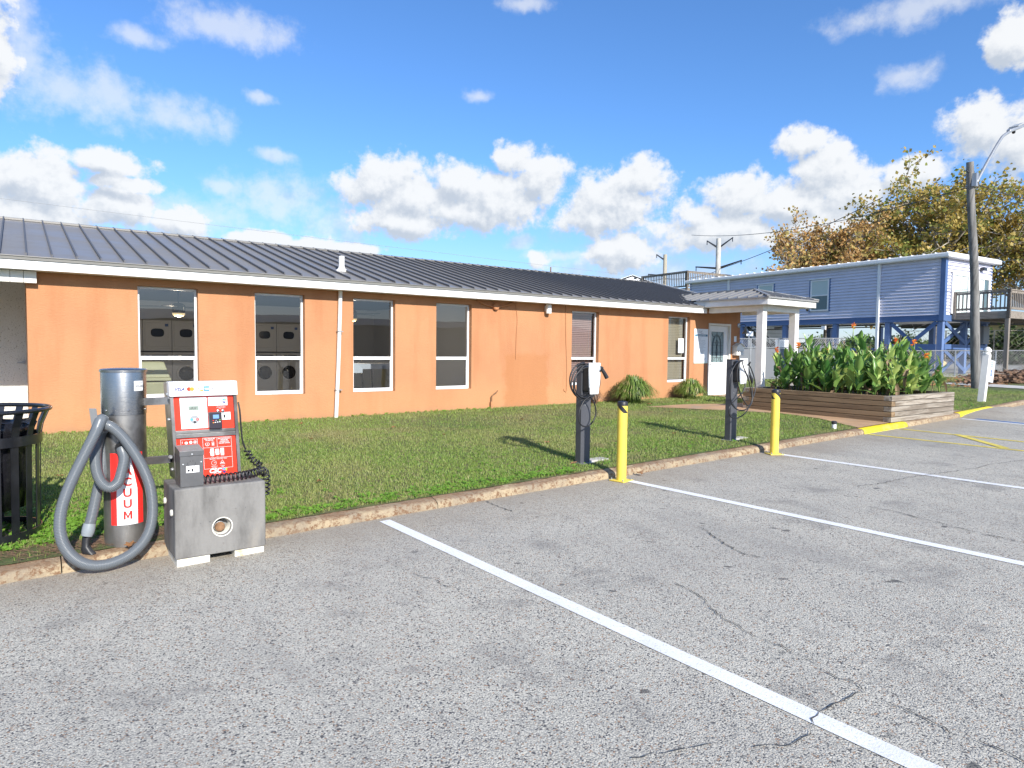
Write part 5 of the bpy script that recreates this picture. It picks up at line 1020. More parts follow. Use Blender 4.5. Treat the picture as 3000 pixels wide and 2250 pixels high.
# ---- car chargers
def charger(x, y, z0, lab, far=False):
    t_ = thing('charging_post', lab, 'electric car charger', (x, y, z0), 0, 'electric car chargers on the lawn'); h = 1.235
    obj('post', MB().box(x-.08, x+.08, y, y+.10, z0-.02, z0+h), m_post, t_, bevel=.004)
    obj('base_plate', MB().box(x-.12, x+.12, y-.05, y+.15, z0-.015, z0+.012), m_galv, t_); obj('top_cap', MB().box(x-.081, x+.081, y-.001, y+.101, z0+h, z0+h+.012), m_blackrub, t_, bevel=.003)
    hx0 = x-.072+(.02 if far else 0); zt = z0+h+.01; obj('charger_body', MB().box(hx0, hx0+.165, y-.12, y-.001, zt-.34, zt-.02), m_blackrub, t_, bevel=.02)
    # white front cover: convex shell narrowing downwards
    mb = MB(); nu, nv = 9, 12; vv = []
    for j in range(nv+1):
        v_ = j/nv; z_ = zt+.02-.385*v_; ww = .094*(1-.26*v_**2.2); bul = .055*math.sin(math.pi*(.12+.80*v_))
        for i in range(nu+1): q = i/nu*2-1; vv.append((hx0+.088+q*ww, y-.122-bul*(1-abs(q)**2.6*.85)-.004, z_))
    off = len(vv); vv += [(a, y-.115, c) for a, b, c in vv]; ff = []
    for j in range(nv):
        for i in range(nu):
            a = j*(nu+1)+i; ff += [(a, a+nu+1, a+nu+2, a+1), (off+a, off+a+1, off+a+nu+2, off+a+nu+1)]
        a = j*(nu+1); ff += [(a, off+a, off+a+nu+1, a+nu+1), (a+nu, a+2*nu+1, off+a+2*nu+1, off+a+nu)]
    for i in range(nu): ff += [(i, i+1, off+i+1, off+i), (nv*(nu+1)+i, off+nv*(nu+1)+i, off+nv*(nu+1)+i+1, nv*(nu+1)+i+1)]
    mb.add(vv, ff); obj('white_cover', mb, m_chw, t_, smooth=50)
    obj('cable_hook', MB().tube(catmull([(x+.06, y-.05, zt-.10), (x+.06, y-.18, zt-.08), (x+.06, y-.22, zt-.03)], 5), .012, 8), m_blackrub, t_, smooth=True)
    obj('screw', MB().lathe((x-.02, y-.001, z0+h-.50), [(.008, 0), (.006, .005)], 10, (0, -1, 0)), m_galv, t_)
    return t_, zt
Z1 = zl(5.72, 6.17)-.01; c1, zt = charger(5.665, 6.12, Z1, 'dark grey charging post with white head, behind the nearer yellow bollard')
def loop(cx_, cy_, cz_, rx, rz_, tilt, dep, r_=.0085, n=40, ph=0):
    return [(cx_+rx*math.cos(a)+tilt*math.sin(a), cy_+dep*math.sin(a+ph), cz_+rz_*math.sin(a)) for a in [2*math.pi*i/n for i in range(n+1)]]
pts = []
spec = [(5.545, 1.235, .21, .19, .02), (5.575, 1.205, .19, .205, .03), (5.535, 1.19, .235, .225, -.01), (5.60, 1.215, .19, .20, .04), (5.565, 1.17, .20, .20, .02)]
turn = 30
for k, (cx_, cz_, rx, rz_, tl_) in enumerate(spec):
    nx = spec[min(k+1, len(spec)-1)]
    for i in range(turn):
        s_ = i/turn; a = math.pi/2+2*math.pi*s_; L_ = lambda j: spec[k][j]*(1-s_)+nx[j]*s_
        pts.append((L_(0)+L_(2)*math.cos(a)+L_(4)*math.sin(a), 6.055-.012*k-.02*math.cos(a), L_(1)+L_(3)*math.sin(a)))
pts += [(5.68, 6.02, 1.385), (5.74, 6.0, 1.38), (5.78, 5.98, 1.35)]
obj('charging_cable', MB().tube(catmull(pts, 3), .0085, 8), m_blackrub, c1, smooth=True)
obj('charging_cable', MB().tube(catmull([(5.70, 6.00, 1.15), (5.66, 5.99, 1.05), (5.58, 5.99, 1.0), (5.50, 5.99, .95), (5.43, 5.99, .82), (5.44, 5.99, .70), (5.53, 5.99, .645), (5.64, 5.99, .68), (5.71, 5.99, .79), (5.68, 5.99, .93), (5.60, 5.99, 1.03), (5.60, 6.0, 1.12)], 6), .0085, 8), m_blackrub, c1, smooth=True, label='low hanging loop of cable')
mb = MB(); mb.tube([(5.735, 6.01, 1.395), (5.785, 5.99, 1.36), (5.83, 5.98, 1.30), (5.87, 5.97, 1.235)], [.016, .021, .023, .026], 12); obj('plug_handle', mb, m_blackrub, c1, smooth=40)
Z2 = zl(8.82, 6.2)-.01; c2, zt2 = charger(8.755, 6.15, Z2, 'dark grey charging post with loose cable loops, near the planter', True)
obj('charging_cable', MB().tube(catmull([(8.80, 6.02, 1.16), (8.80, 6.0, 1.06), (8.72, 6.0, .95), (8.55, 6.0, .85), (8.42, 6.0, .74), (8.46, 6.0, .62), (8.62, 6.0, .585), (8.84, 6.0, .66), (9.0, 6.0, .85), (9.10, 6.02, 1.02), (9.08, 6.04, 1.2), (8.95, 6.04, 1.38), (8.80, 6.02, 1.45),
  (8.64, 6.0, 1.44), (8.50, 5.99, 1.36), (8.40, 5.99, 1.18), (8.42, 5.99, 1.0), (8.46, 5.99, .82), (8.60, 5.99, .72), (8.80, 5.99, .70), (8.97, 5.99, .80), (9.02, 6.02, 1.0), (9.0, 6.04, 1.2), (8.88, 6.03, 1.38),
  (8.70, 5.99, 1.45), (8.58, 5.97, 1.38), (8.55, 5.97, 1.2), (8.62, 5.97, 1.0), (8.74, 5.97, .84), (8.88, 5.98, .76), (8.99, 6.0, .86), (8.94, 6.0, 1.02), (8.82, 5.97, 1.2), (8.70, 5.96, 1.34), (8.66, 5.97, 1.45)], 6), .0088, 8), m_blackrub, c2, smooth=True)
mb = MB(); mb.tube([(8.92, 6.0, 1.22), (8.95, 5.99, 1.17), (8.965, 5.99, 1.11)], [.018, .024, .02], 10); obj('plug_handle', mb, m_blackrub, c2, smooth=40)
for i, (px, py, lab_) in enumerate(((5.93, 6.16, 'pale concrete pad beside the nearer charging post'), (9.0, 6.2, 'pale concrete pad beside the farther charging post'))):
    z_ = zl(px, py); tag(obj('concrete_pad', MB().box(px-.20, px+.13, py-.06, py+.09, z_-.03, z_+.018), m_conc_pale), lab_, 'concrete pad')
tag(obj('valve_cap', MB().lathe((11.26, 5.90, zl(11.26, 5.9)-.01), [(.035, 0), (.035, .10), (.045, .10), (.047, .14), (.03, .15)], 16), m_pdark, smooth=40), 'small white and black ground cap in the grass before the yellow curb', 'ground cap')
mb = MB(); mb.lathe((11.26, 5.90, zl(11.26, 5.9)-.009), [(.037, 0), (.037, .095)], 16); o_l = obj('label_band', mb, m_pw, bpy.data.objects['valve_cap'], smooth=40)

# ---- timber planter
PXa, PXb, PYa, PYb = 12.87, 15.66, 5.68, 8.82; pz0 = .305; th = .145
pl = thing('timber_planter', 'raised bed of stacked weathered timbers holding red-flowered cannas', 'planter', (14.2, 7.2, pz0)); ch = .098
for k in range(5):
    z0, z1 = pz0+k*ch+.002, pz0+(k+1)*ch-.008; a = k % 2 == 0; j = random.uniform(-.003, .003)
    # log-cabin corners: courses alternate which timber runs through
    obj('timber', MB().box(PXa+(0 if a else th+.002), PXb-(0 if a else 0), PYa+j, PYa+th+j, z0, z1), m_woodx, pl, bevel=.005)
    obj('timber', MB().box(PXa+(0 if a else th+.002), PXb, PYb-th, PYb, z0, z1), m_woodx, pl, bevel=.005)
    obj('timber', MB().box(PXa+j, PXa+th+j, PYa+(th+.003 if a else 0), PYb-(th+.003 if a else -.0), z0, z1), m_woody, pl, bevel=.005)
    obj('timber', MB().box(PXb-th-.003, PXb-.003, PYa+th+.006, PYb-th-.006, z0, z1), m_woody, pl, bevel=.005)
obj('soil', MB().box(PXa+th, PXb-th, PYa+th, PYb-th, pz0, pz0+.40), m_soil, pl)

# ---- cannas: every stalk a plant of stem, leaves and flower
def leaf_mesh(L_, w_, curl, fold):
    mb = MB(); n = 7
    for i in range(n+1):
        t_ = i/n; wd = w_*math.sin(math.pi*min(1, t_**.75*.97+.02))**.8; y = L_*t_; z = -curl*t_*t_*L_; mb.v += [(-wd, y, z+fold*wd+.012*math.sin(t_*17)), (-wd*.45, y, z+fold*wd*.3), (0, y, z), (wd*.45, y, z+fold*wd*.3), (wd, y, z+fold*wd+.012*math.sin(t_*15+1))]
    mb.f = [(i*5+j, i*5+j+1, (i+1)*5+j+1, (i+1)*5+j) for i in range(n) for j in range(4)]; return mb
LM = []
for a in [(.40, .088, .18, .35), (.34, .078, .35, .25), (.44, .095, .10, .45), (.31, .07, .6, .2), (.38, .085, .28, .55)]:
    o = obj('leaf', leaf_mesh(*a), m_canna, smooth=True); LM.append(o.data); bpy.data.objects.remove(o)
o = obj('dry', leaf_mesh(.36, .045, .9, 1.2), m_canna_dry, smooth=True); DRY = o.data; bpy.data.objects.remove(o)
def petal_mesh():
    mb = MB(); 
    for k in range(5): a = k*1.26; r_ = .055; b = Vector((math.cos(a), math.sin(a), .5+.3*(k % 2))).normalized(); w_ = b.orthogonal().normalized(); mb.add([(0, 0, 0), b*r_*.6+w_*.025, b*r_*1.15, b*r_*.6-w_*.025], [(0, 1, 2, 3)])
    return mb
o = obj('fl', petal_mesh(), m_flower); FLW = o.data; bpy.data.objects.remove(o)
o = obj('st', MB().tube([(0, 0, 0), (.0, .0, .5), (.0, .0, 1.0)], [.016, .013, .008], 7), m_stem, smooth=True); STM = o.data; bpy.data.objects.remove(o)
o = obj('st', MB().tube([(0, 0, 0), (.01, .0, .5), (.0, .02, 1.0)], [.010, .008, .005], 6), m_canna_dry, smooth=True); STD = o.data; bpy.data.objects.remove(o)
def part(data, name, parent, loc, rot, scale, label=None):
    c = bpy.data.objects.new(name, data); COL.objects.link(c); c.parent = parent; c.location = loc; c.rotation_euler = rot; c.scale = scale
    if label: c['label'] = label
    return c
random.seed(21); spots = []; tries = 0
flower_at = [(13.35, 8.25, 1.62), (13.5, 8.0, 1.72), (13.9, 7.55, 1.60), (13.75, 6.75, 2.12), (14.55, 6.35, 1.82), (15.25, 6.2, 1.80), (15.2, 6.0, 1.52), (13.7, 6.95, 2.05)]
while len(spots) < 80 and tries < 5000:
    tries += 1; x, y = random.uniform(PXa+.19, PXb-.19), random.uniform(PYa+.19, PYb-.3)
    if all(math.hypot(x-a, y-b) > .22 for a, b in spots): spots.append((x, y))
for i, (x, y) in enumerate(sorted(spots, key=lambda s: s[0]-s[1])):
    clabel = None
    zb = pz0+.39; hgt = random.uniform(.62, 1.0)*(1.02 if (x-13.6)**2+(y-6.7)**2 < 1.4 else .86); fl = next((f for f in flower_at if math.hypot(f[0]-x, f[1]-y) < .17), None)
    edge_ = min(x-PXa, y-PYa); hgt *= (.72 if edge_ < .38 else 1)
    t_ = thing('canna_plant', 'broad-leaved green canna stalk among the others in the timber planter', 'canna', (x, y, zb), random.uniform(0, 6.28), 'cannas in the timber planter'); tl_ = (random.uniform(-.12, .12), random.uniform(-.12, .12), 0)
    if fl: hgt = fl[2]-zb-.28; flower_at.remove(fl); t_['label'] = 'canna stalk with an orange-red flower in the timber planter'
    part(STM, 'stem', t_, (0, 0, 0), tl_, (1, 1, hgt*1.03)); nl = random.randint(8, 10)
    for k in range(nl):
        q = .16+.84*k/(nl-1); ax_ = 2.4*k+random.uniform(-.4, .4); el_ = random.uniform(.95, 1.42) if q > .5 else random.uniform(.7, 1.25); s_ = random.uniform(.75, 1.1)*(1.05-.3*q)
        part(random.choice(LM), 'leaf', t_, (tl_[1]*q*hgt, -tl_[0]*q*hgt, q*hgt), (el_, 0, ax_), (s_*1.0, s_, s_)) if not (random.random() < .06) else part(DRY, 'leaf', t_, (0, 0, q*hgt), (-.6, 0, ax_), (1, 1, 1), 'dry brown hanging leaf')
    part(random.choice(LM), 'leaf', t_, (0, 0, hgt*.97), (1.45, 0, random.uniform(0, 6)), (.5, .8, .8))
    if fl or random.random() < .22:
        part(STM if fl else STD, 'flower_stalk', t_, (0, 0, hgt), (random.uniform(-.1, .1), random.uniform(-.1, .1), 0), (.6, .6, .30))
        if fl:
            for q in range(3): part(FLW, 'flower', t_, (random.uniform(-.02, .02), random.uniform(-.02, .02), hgt+.24+.04*q), (random.uniform(-.5, .5), random.uniform(-.5, .5), q), (.95, .95, .95))
        else:
            for q in range(3): part(DRY, 'seed_head', t_, (0, 0, hgt+.14+.05*q), (random.uniform(.2, 1.4), 0, q*2.1), (.3, .25, .3))

# name the canna stalks one can tell apart: those with flowers and those along the two near timber faces
ORD = ['nearest', 'second', 'third', 'fourth', 'fifth', 'sixth', 'seventh', 'eighth', 'ninth', 'tenth', 'eleventh', 'twelfth', 'thirteenth']
cn = [o for o in bpy.data.objects if o.name.startswith('canna_plant')]; fls = [o for o in cn if 'flower' in o['label']]
for k, o in enumerate(sorted(fls, key=lambda o: (o.location.x-.75*o.location.y))): o['label'] = 'canna with orange-red flower, %s from the porch end among the flowering ones' % ORD[k].replace('nearest', 'first')
rest = [o for o in cn if o not in fls]; fx = sorted([o for o in rest if o.location.x < 13.42], key=lambda o: o.location.y); fy = sorted([o for o in rest if o not in fx and o.location.y < 6.22], key=lambda o: o.location.x)
for k, o in enumerate(fx[:13]): o['label'] = 'leafy canna along the long brown planter side, %s from the corner' % ORD[k]
for k, o in enumerate(fy[:13]): o['label'] = 'leafy canna behind the sunlit end of the planter, %s from the corner' % ORD[k]
for o in rest:
    if o not in fx[:13] and o not in fy[:13]: o['label'] = 'broad-leaved green canna stalk in the middle or back of the timber planter'

# ---- strap-leaf bushes at the wall
def strap_bush(x, y, r_, h_, n, m_, lab, nm='strap_leaf_bush'):
    t_ = thing(nm, lab, 'bush', (x, y, zl(x, y))); mb = MB(); z0 = zl(x, y)
    for i in range(n):
        a = random.uniform(0, 6.283); u = Vector((math.cos(a), math.sin(a), 0)); L_ = random.uniform(.6, 1.05); rr__ = r_*L_*random.uniform(.15, 1); hh = h_*random.uniform(.55, 1.18)*(1.2-.45*rr__/r_); w_ = Vector((-u.y, u.x, 0))*random.uniform(.005, .010)
        b = Vector((x, y, z0))+u*random.uniform(0, r_*.3); P_ = [b, b+u*rr__*.22+Vector((0, 0, hh*.62)), b+u*rr__*.6+Vector((0, 0, hh*.98)), b+u*rr__*1.0+Vector((0, 0, hh*.72)), b+u*rr__*1.18+Vector((0, 0, hh*random.uniform(.2, .5)))]
        mb.add([P_[0]-w_, P_[0]+w_, P_[1]+w_, P_[1]-w_, P_[2]+w_, P_[2]-w_, P_[3]+w_*.7, P_[3]-w_*.7, P_[4]], [(0, 1, 2, 3), (3, 2, 4, 5), (5, 4, 6, 7), (7, 6, 8)])
    o = obj('foliage', mb, m_, t_); o['kind'] = 'stuff'
strap_bush(11.75, 11.05, .55, .52, 1500, m_bush, 'larger arching grassy bush under the wall left of the door')
strap_bush(14.0, 11.18, .45, .42, 1100, m_bush, 'smaller arching grassy bush nearer the door')
strap_bush(10.75, 11.35, .32, .30, 110, m_reed, 'sparse reddish dry tuft left of the larger bush', 'dry_tuft')

# ================================================================ right-hand background
# leaning sign post
sp_ = thing('parking_sign', 'leaning white post with a small blue and white disabled parking sign', 'sign post', (19.15, 6.35, zl(19.15, 6.35))); q0 = Vector((19.15, 6.35, zl(19.15, 6.35)-.02)); dirv = Vector((.10, -.03, 1)).normalized(); q1 = q0+dirv*1.20; ax1, ay1 = Vector((1, 0, -.1)).normalized(), Vector((0, 1, .03)).normalized()
obj('post', MB().obox((q0+q1)/2, ax1, ay1, dirv, .072, .072, .60), m_whiteb, sp_, bevel=.004)
obj('post_cap', MB().lathe(q1-dirv*.005, [(.085, 0), (.085, .03), (.06, .04), (.06, .055), (.085, .075), (.088, .10), (.075, .145), (.045, .18), (.005, .195)], 20, dirv), m_whiteb, sp_, smooth=40)
sc = q1-dirv*.40+ax1*.17-ay1*.078; obj('sign_plate', MB().obox(sc, ax1, ay1, dirv, .175, .003, .27), m_signw, sp_)
F = lambda u, v: sc+ax1*u+dirv*v-ay1*.0045; mb = MB(); text(mb, 'RESERVED', .052, F, 0, .215, bold=.01); text(mb, 'DISABLED', .052, F, 0, .165, bold=.01); text(mb, 'PARKING', .052, F, 0, .115, bold=.01); text(mb, 'ONLY', .045, F, 0, .068); rect(mb, F, -.055, .055, -.12, .035); text(mb, 'permit required', .03, F, 0, -.16); text(mb, 'fine applies', .03, F, 0, -.21); obj('sign_print', mb, mat('sign_blue', (.04, .13, .55), .5), sp_)
F2 = lambda u, v: sc+ax1*u+dirv*v-ay1*.0055; mb = MB(); disc(mb, F2, -.008, .015, .010, 10); rect(mb, F2, -.014, -.002, -.045, .003); ring(mb, F2, -.004, -.065, .030, .008, 16, 120, 360); rect(mb, F2, -.004, .028, -.048, -.038); rect(mb, F2, .022, .032, -.085, -.04); rect(mb, F2, -.01, .02, -.022, -.014); obj('wheelchair_symbol', mb, m_pw, sp_)
# wooden lamp pole
lx, ly = 24.28, 8.2; zb = zl(lx, ly)-.05; lam = thing('lamp_pole', 'weathered wooden pole with a curved arm street light', 'street light', (lx, ly, zb)); 
npts = 14; P_ = [Vector((lx-1.24*i/npts+.04*math.sin(i*.4), ly+.02*math.sin(i*.6), zb+(7.33-zb)*i/npts)) for i in range(npts+1)]; obj('pole', MB().tube(P_, [.140-.042*i/npts for i in range(npts+1)], 16), m_pole, lam, smooth=40)
tpx = P_[-1].x; a_ = Vector((tpx+.06, ly-.10, 6.72)); e_ = [a_, a_+Vector((.30, -.25, .22))*.6, (24.35, 7.75, 7.45), (25.0, 7.35, 8.12), (25.6, 7.0, 8.42), (26.0, 6.8, 8.50)]
# arm directions follow the photograph: up and to the right
obj('arm', MB().tube(catmull([(tpx+.10, ly-.14, 6.70), (23.6, ly-.16, 7.22), (24.2, ly-.18, 7.82), (24.72, ly-.2, 8.30), (24.98, ly-.2, 8.46), (25.35, ly-.2, 8.62)], 6), .042, 12), m_galv, lam, smooth=True)
obj('arm_bracket', MB().box(tpx-.0, tpx+.16, ly-.17, ly-.05, 6.60, 6.98), m_galv, lam)
mb = MB(); hh = Vector((25.80, ly-.2, 8.84)); d_ = Vector((.86, -.02, .34)).normalized(); s2 = Vector((.02, 1, 0)).normalized(); n2_ = d_.cross(s2)*-1; out_ = [(-.52, .05), (-.35, .10), (0, .17), (.35, .19), (.62, .15), (.74, .05)]; pts_ = [(a, b) for a, b in out_]+[(a, -b) for a, b in reversed(out_)]
mb.prism(pts_, lambda u, v, w: hh+d_*u+s2*v+n2_*(w-.03), .09); obj('lamp_head', mb, m_galv, lam, bevel=.02); obj('lens', MB().obox(hh-n2_*.045+d_*.22, d_, s2, n2_, .28, .13, .012), mat('led_lens', (.45, .45, .42), .3), lam); mb = MB(); mb.lathe(hh+n2_*.06-d_*.1, [(.05, 0), (.05, .07), (.03, .1)], 12, n2_); obj('photocell', mb, m_black, lam)
mb = MB(); mb.beam((tpx-.1, ly, 7.0), (tpx-.34, ly-.02, 7.02), .03, .03); mb.beam((tpx-.1, ly, 6.55), (tpx-.34, ly, 6.56), .03, .03); obj('insulator_pin', mb, m_black, lam)
def wire(a, b, sag, r_, lab, n=24):
    a, b = Vector(a), Vector(b); tag(obj('overhead_wire', MB().tube([a.lerp(b, i/n)-Vector((0, 0, 4*sag*(i/n)*(1-i/n))) for i in range(n+1)], r_, 5), m_galv if r_ == .012 and a.x < 0 else m_black), lab, 'wire', 'overhead power wires')
wire((tpx-.1, ly, 6.56), (30.5, 24.5, 8.1), .5, .012, 'thin wire from the lamp pole towards the left behind the blue house')
wire((tpx+.1, ly, 6.75), (33, 7.0, 7.2), .3, .012, 'thin wire from the lamp pole towards the right')

# ---- blue raised house
C0 = Vector((31.75, 12.09, 0)); hd = Vector((.084, .9965, 0)); td = Vector((.9965, -.084, 0)); HG = .72
hs = thing('blue_house', 'long pale blue clapboard house raised on dark blue piles', 'house', (33.8, 19.3, HG))
def hp_(s, t_, z): return C0+hd*s+td*t_+Vector((0, 0, z))
def hbox(mb, s0, s1, t0, t1, z0, z1):
    return mb.add([hp_(s0, t0, z0), hp_(s0, t1, z0), hp_(s1, t1, z0), hp_(s1, t0, z0), hp_(s0, t0, z1), hp_(s0, t1, z1), hp_(s1, t1, z1), hp_(s1, t0, z1)], [(0, 3, 2, 1), (4, 5, 6, 7), (0, 1, 5, 4), (1, 2, 6, 5), (2, 3, 7, 6), (3, 0, 4, 7)])
HL, HW, Z0, Z1h = 14.42, 4.14, 3.26, 5.66
obj('core_wall', hbox(MB(), .02, HL-.02, .02, HW-.02, Z0, Z1h), m_siding, hs)
LWIN = [(5.27, 6.28, 3.66, 5.20), (8.47, 9.46, 3.66, 5.20)]; EWIN = [(.55, 2.10, 3.32, 5.06), (2.80, 3.98, 3.32, 5.02)]
nb_ = 17; bh = (Z1h-Z0)/nb_
for k in range(nb_):
    za_, zb_ = Z0+k*bh, Z0+(k+1)*bh
    def boards(end0, end1, holes, fn):
        segs = [(end0, end1)]
        for a, b, c, d in holes:
            if zb_ > c and za_ < d: segs = [q for s0, s1 in segs for q in (((s0, a-.07), (b+.07, s1)) if s0 < a and s1 > b else ((s0, s1),))]
        for s0, s1 in segs:
            mb = MB(); mb.add([fn(s0, .055, za_), fn(s1, .055, za_), fn(s1, .004, zb_), fn(s0, .004, zb_), fn(s0, -.01, za_), fn(s1, -.01, za_), fn(s1, -.01, zb_), fn(s0, -.01, zb_)], [(0, 1, 2, 3), (0, 4, 5, 1), (3, 2, 6, 7), (1, 5, 6, 2), (0, 3, 7, 4)]); obj('clapboard', mb, m_siding, hs)
    boards(.0, HL, LWIN, lambda s, o, z: hp_(s, -o, z)); boards(.0, HW, EWIN, lambda t_, o, z: hp_(-o, t_, z))
mb = MB(); hbox(mb, -.062, .13, -.062, .13, 3.0, Z1h); obj('corner_board', mb, m_bluetrim, hs); mb = MB(); hbox(mb, -.03, .12, HW-.12, HW+.03, 3.0, Z1h); obj('corner_board', mb, m_bluetrim, hs); mb = MB(); hbox(mb, HL-.1, HL+.03, -.03, .1, 3.0, Z1h); obj('corner_board', mb, m_bluetrim, hs)
mb = MB(); hbox(mb, .131, HL-.101, -.035, .10, 2.99, Z0-.003); obj('rim_beam', mb, m_bluetrim, hs); mb = MB(); hbox(mb, -.035, .09, .131, HW-.121, 2.99, Z0-.003); obj('rim_beam', mb, m_bluetrim, hs); obj('floor_underside', hbox(MB(), .10, HL-.05, .11, HW-.02, 3.06, 3.25), m_white, hs)
obj('roof', hbox(MB(), -.30, HL+.25, -.30, HW+.30, 5.665, 5.87), m_white, hs, bevel=.05)
for k in range(30): obj('roof_rib', hbox(MB(), -.2+k*.49, -.16+k*.49, -.28, HW+.28, 5.868, 5.90), m_white, hs)
for s_ in (2.72, 11.4): obj('downspout', hbox(MB(), s_-.01, s_+.11, -.13, -.03, .8 if s_ < 5 else 2.9, 5.665), m_white, hs, bevel=.01)
for a, b, c, d in LWIN:
    mb = MB()
    for (s0, s1, z0, z1) in ((a-.07, a, c-.03, d+.03), (b, b+.07, c-.03, d+.03)): hbox(mb, s0, s1, -.045, .01, z0, z1)
    wf = obj('window_casing', mb, m_bluetrim, hs, label=None); mb = MB(); hbox(mb, a, b, -.06, -.01, c, c+.06); hbox(mb, a, b, -.06, -.01, d-.06, d); hbox(mb, a, a+.07, -.06, -.01, c+.06, d-.06); hbox(mb, b-.07, b, -.06, -.01, c+.06, d-.06); m2 = (c+d)/2; hbox(mb, a+.07, b-.07, -.055, -.01, m2-.03, m2+.03); hbox(mb, a-.09, b+.09, -.08, -.01, d+.03, d+.08); obj('sash', mb, m_white, wf)
    obj('pane', hbox(MB(), a+.07, b-.07, -.03, -.02, m2+.03, d-.06), m_curtain, wf, label='upper pane with a pale blind'); obj('pane', hbox(MB(), a+.07, b-.07, -.03, -.02, c+.06, m2-.03), m_winglass, wf)
for a, b, c, d in EWIN:
    mb = MB(); hbox(mb, -.07, .0, a, a+.17, c, d); hbox(mb, -.07, 0, b-.17, b, c, d); hbox(mb, -.08, 0, a, b, d, d+.07); hbox(mb, -.06, 0, a+.17, b-.17, d-.07, d); hbox(mb, -.06, 0, a+.17, b-.17, c, c+.08); mm = (a+b)/2; hbox(mb, -.05, 0, mm-.035, mm+.035, c+.08, d-.07); hbox(mb, -.05, 0, a+.17, a+.22, c+.08, d-.07)
    wf = obj('door_frame', mb, m_white, hs); obj('pane', hbox(MB(), -.02, -.005, a+.22, mm-.035, c+.08, d-.07), m_curtain, wf, label='glass door pane with a pale curtain'); obj('pane', hbox(MB(), -.02, -.005, mm+.035, b-.17, c+.08, d-.07), m_curtain if a < 1 else m_winglass, wf)
obj('floodlight', hbox(MB(), -.22, -.03, 2.95, 3.25, 5.32, 5.46), m_black, hs, bevel=.03)
# piles and braces
for s_ in (.12, 2.38, 4.95, 7.8, 10.6, 13.4):
    for t_ in (.13, HW-.13, 2.12):
        if t_ == 2.12 and s_ > .2: continue
        obj('pile', hbox(MB(), s_-.11, s_+.11, t_-.10, t_+.10, zl(*hp_(s_, t_, 0)[:2])-.1, 2.992 if t_ != 2.12 else 2.992), m_bluepile, hs)
def brace(a, b, w=.16): obj('brace', MB().beam(a, b, .05, w), m_bluetrim, hs)
for s0, s1 in ((.25, 2.25),): brace(hp_(s0, .02, 2.95), hp_(s1, .02, 1.2)); brace(hp_(s0, .08, 1.2), hp_(s1, .08, 2.95)); obj('cross_beam', hbox(MB(), s0, s1, .0, .06, 1.75, 2.0), m_bluetrim, hs)
brace(hp_(2.3, .1, 1.75), hp_(4.9, .1, 1.75), .12)
for t0, t1 in ((.23, 2.02), (2.22, HW-.23)):
    brace(hp_(-.0, t0, 2.92), hp_(.0, t1, 2.05)); brace(hp_(.06, t0, 2.05), hp_(.06, t1, 2.92)); obj('cross_beam', hbox(MB(), -.01, .05, t0, t1, 1.78, 2.0), m_bluetrim, hs)
    brace(hp_(0, t0, 1.74), hp_(0, t1, .85)); brace(hp_(.06, t0, .85), hp_(.06, t1, 1.74))
obj('meter_box', hbox(MB(), -.30, -.10, 3.0, 3.55, 2.05, 2.85), mat('meter_grey', (.22, .22, .22), .5), hs, bevel=.03); obj('meter_box', hbox(MB(), -.30, -.10, 3.05, 3.62, 1.02, 1.75), mat('meter_pale', (.36, .38, .40), .5), hs, bevel=.02, label='pale grey lower meter box')
mb = MB(); mb.tube([hp_(2.8, 1.5, 2.95), hp_(9.5, 1.5, 2.93)], .04, 6); mb.tube([hp_(1, 2.8, 2.9), hp_(12, 2.8, 2.9)], .03, 6); obj('service_pipe', mb, m_black, hs)
obj('security_light', hbox(MB(), 5.35, 5.55, -.14, -.04, 2.72, 2.90), m_white, hs)
# stair under the far part of the house
st = thing('black_stair', 'black metal stair under the far end of the blue house', 'stair', tuple(hp_(9.5, .8, HG))); 
for k in range(9): obj('tread', hbox(MB(), 10.9-k*.32, 11.2-k*.32, .5, 1.4, 2.75-k*.225, 2.79-k*.225), m_black, st)
mb = MB()
for t_ in (.48, 1.42): mb.beam(hp_(11.3, t_, 3.0), hp_(8.2, t_, .82), .05, .2); 
obj('stringer', mb, m_black, st); mb = MB()
for t_ in (.48,): mb.beam(hp_(11.3, t_, 3.9), hp_(8.2, t_, 1.75), .05, .05); mb.beam(hp_(11.3, t_, 3.6), hp_(8.2, t_, 1.45), .03, .03)
obj('handrail', mb, m_black, st)
for k in range(8): obj('baluster', MB().cyl(hp_(11.0-k*.38, .48, 2.8-k*.265), hp_(11.0-k*.38, .48, 3.7-k*.265), .015, n=6), m_black, st)

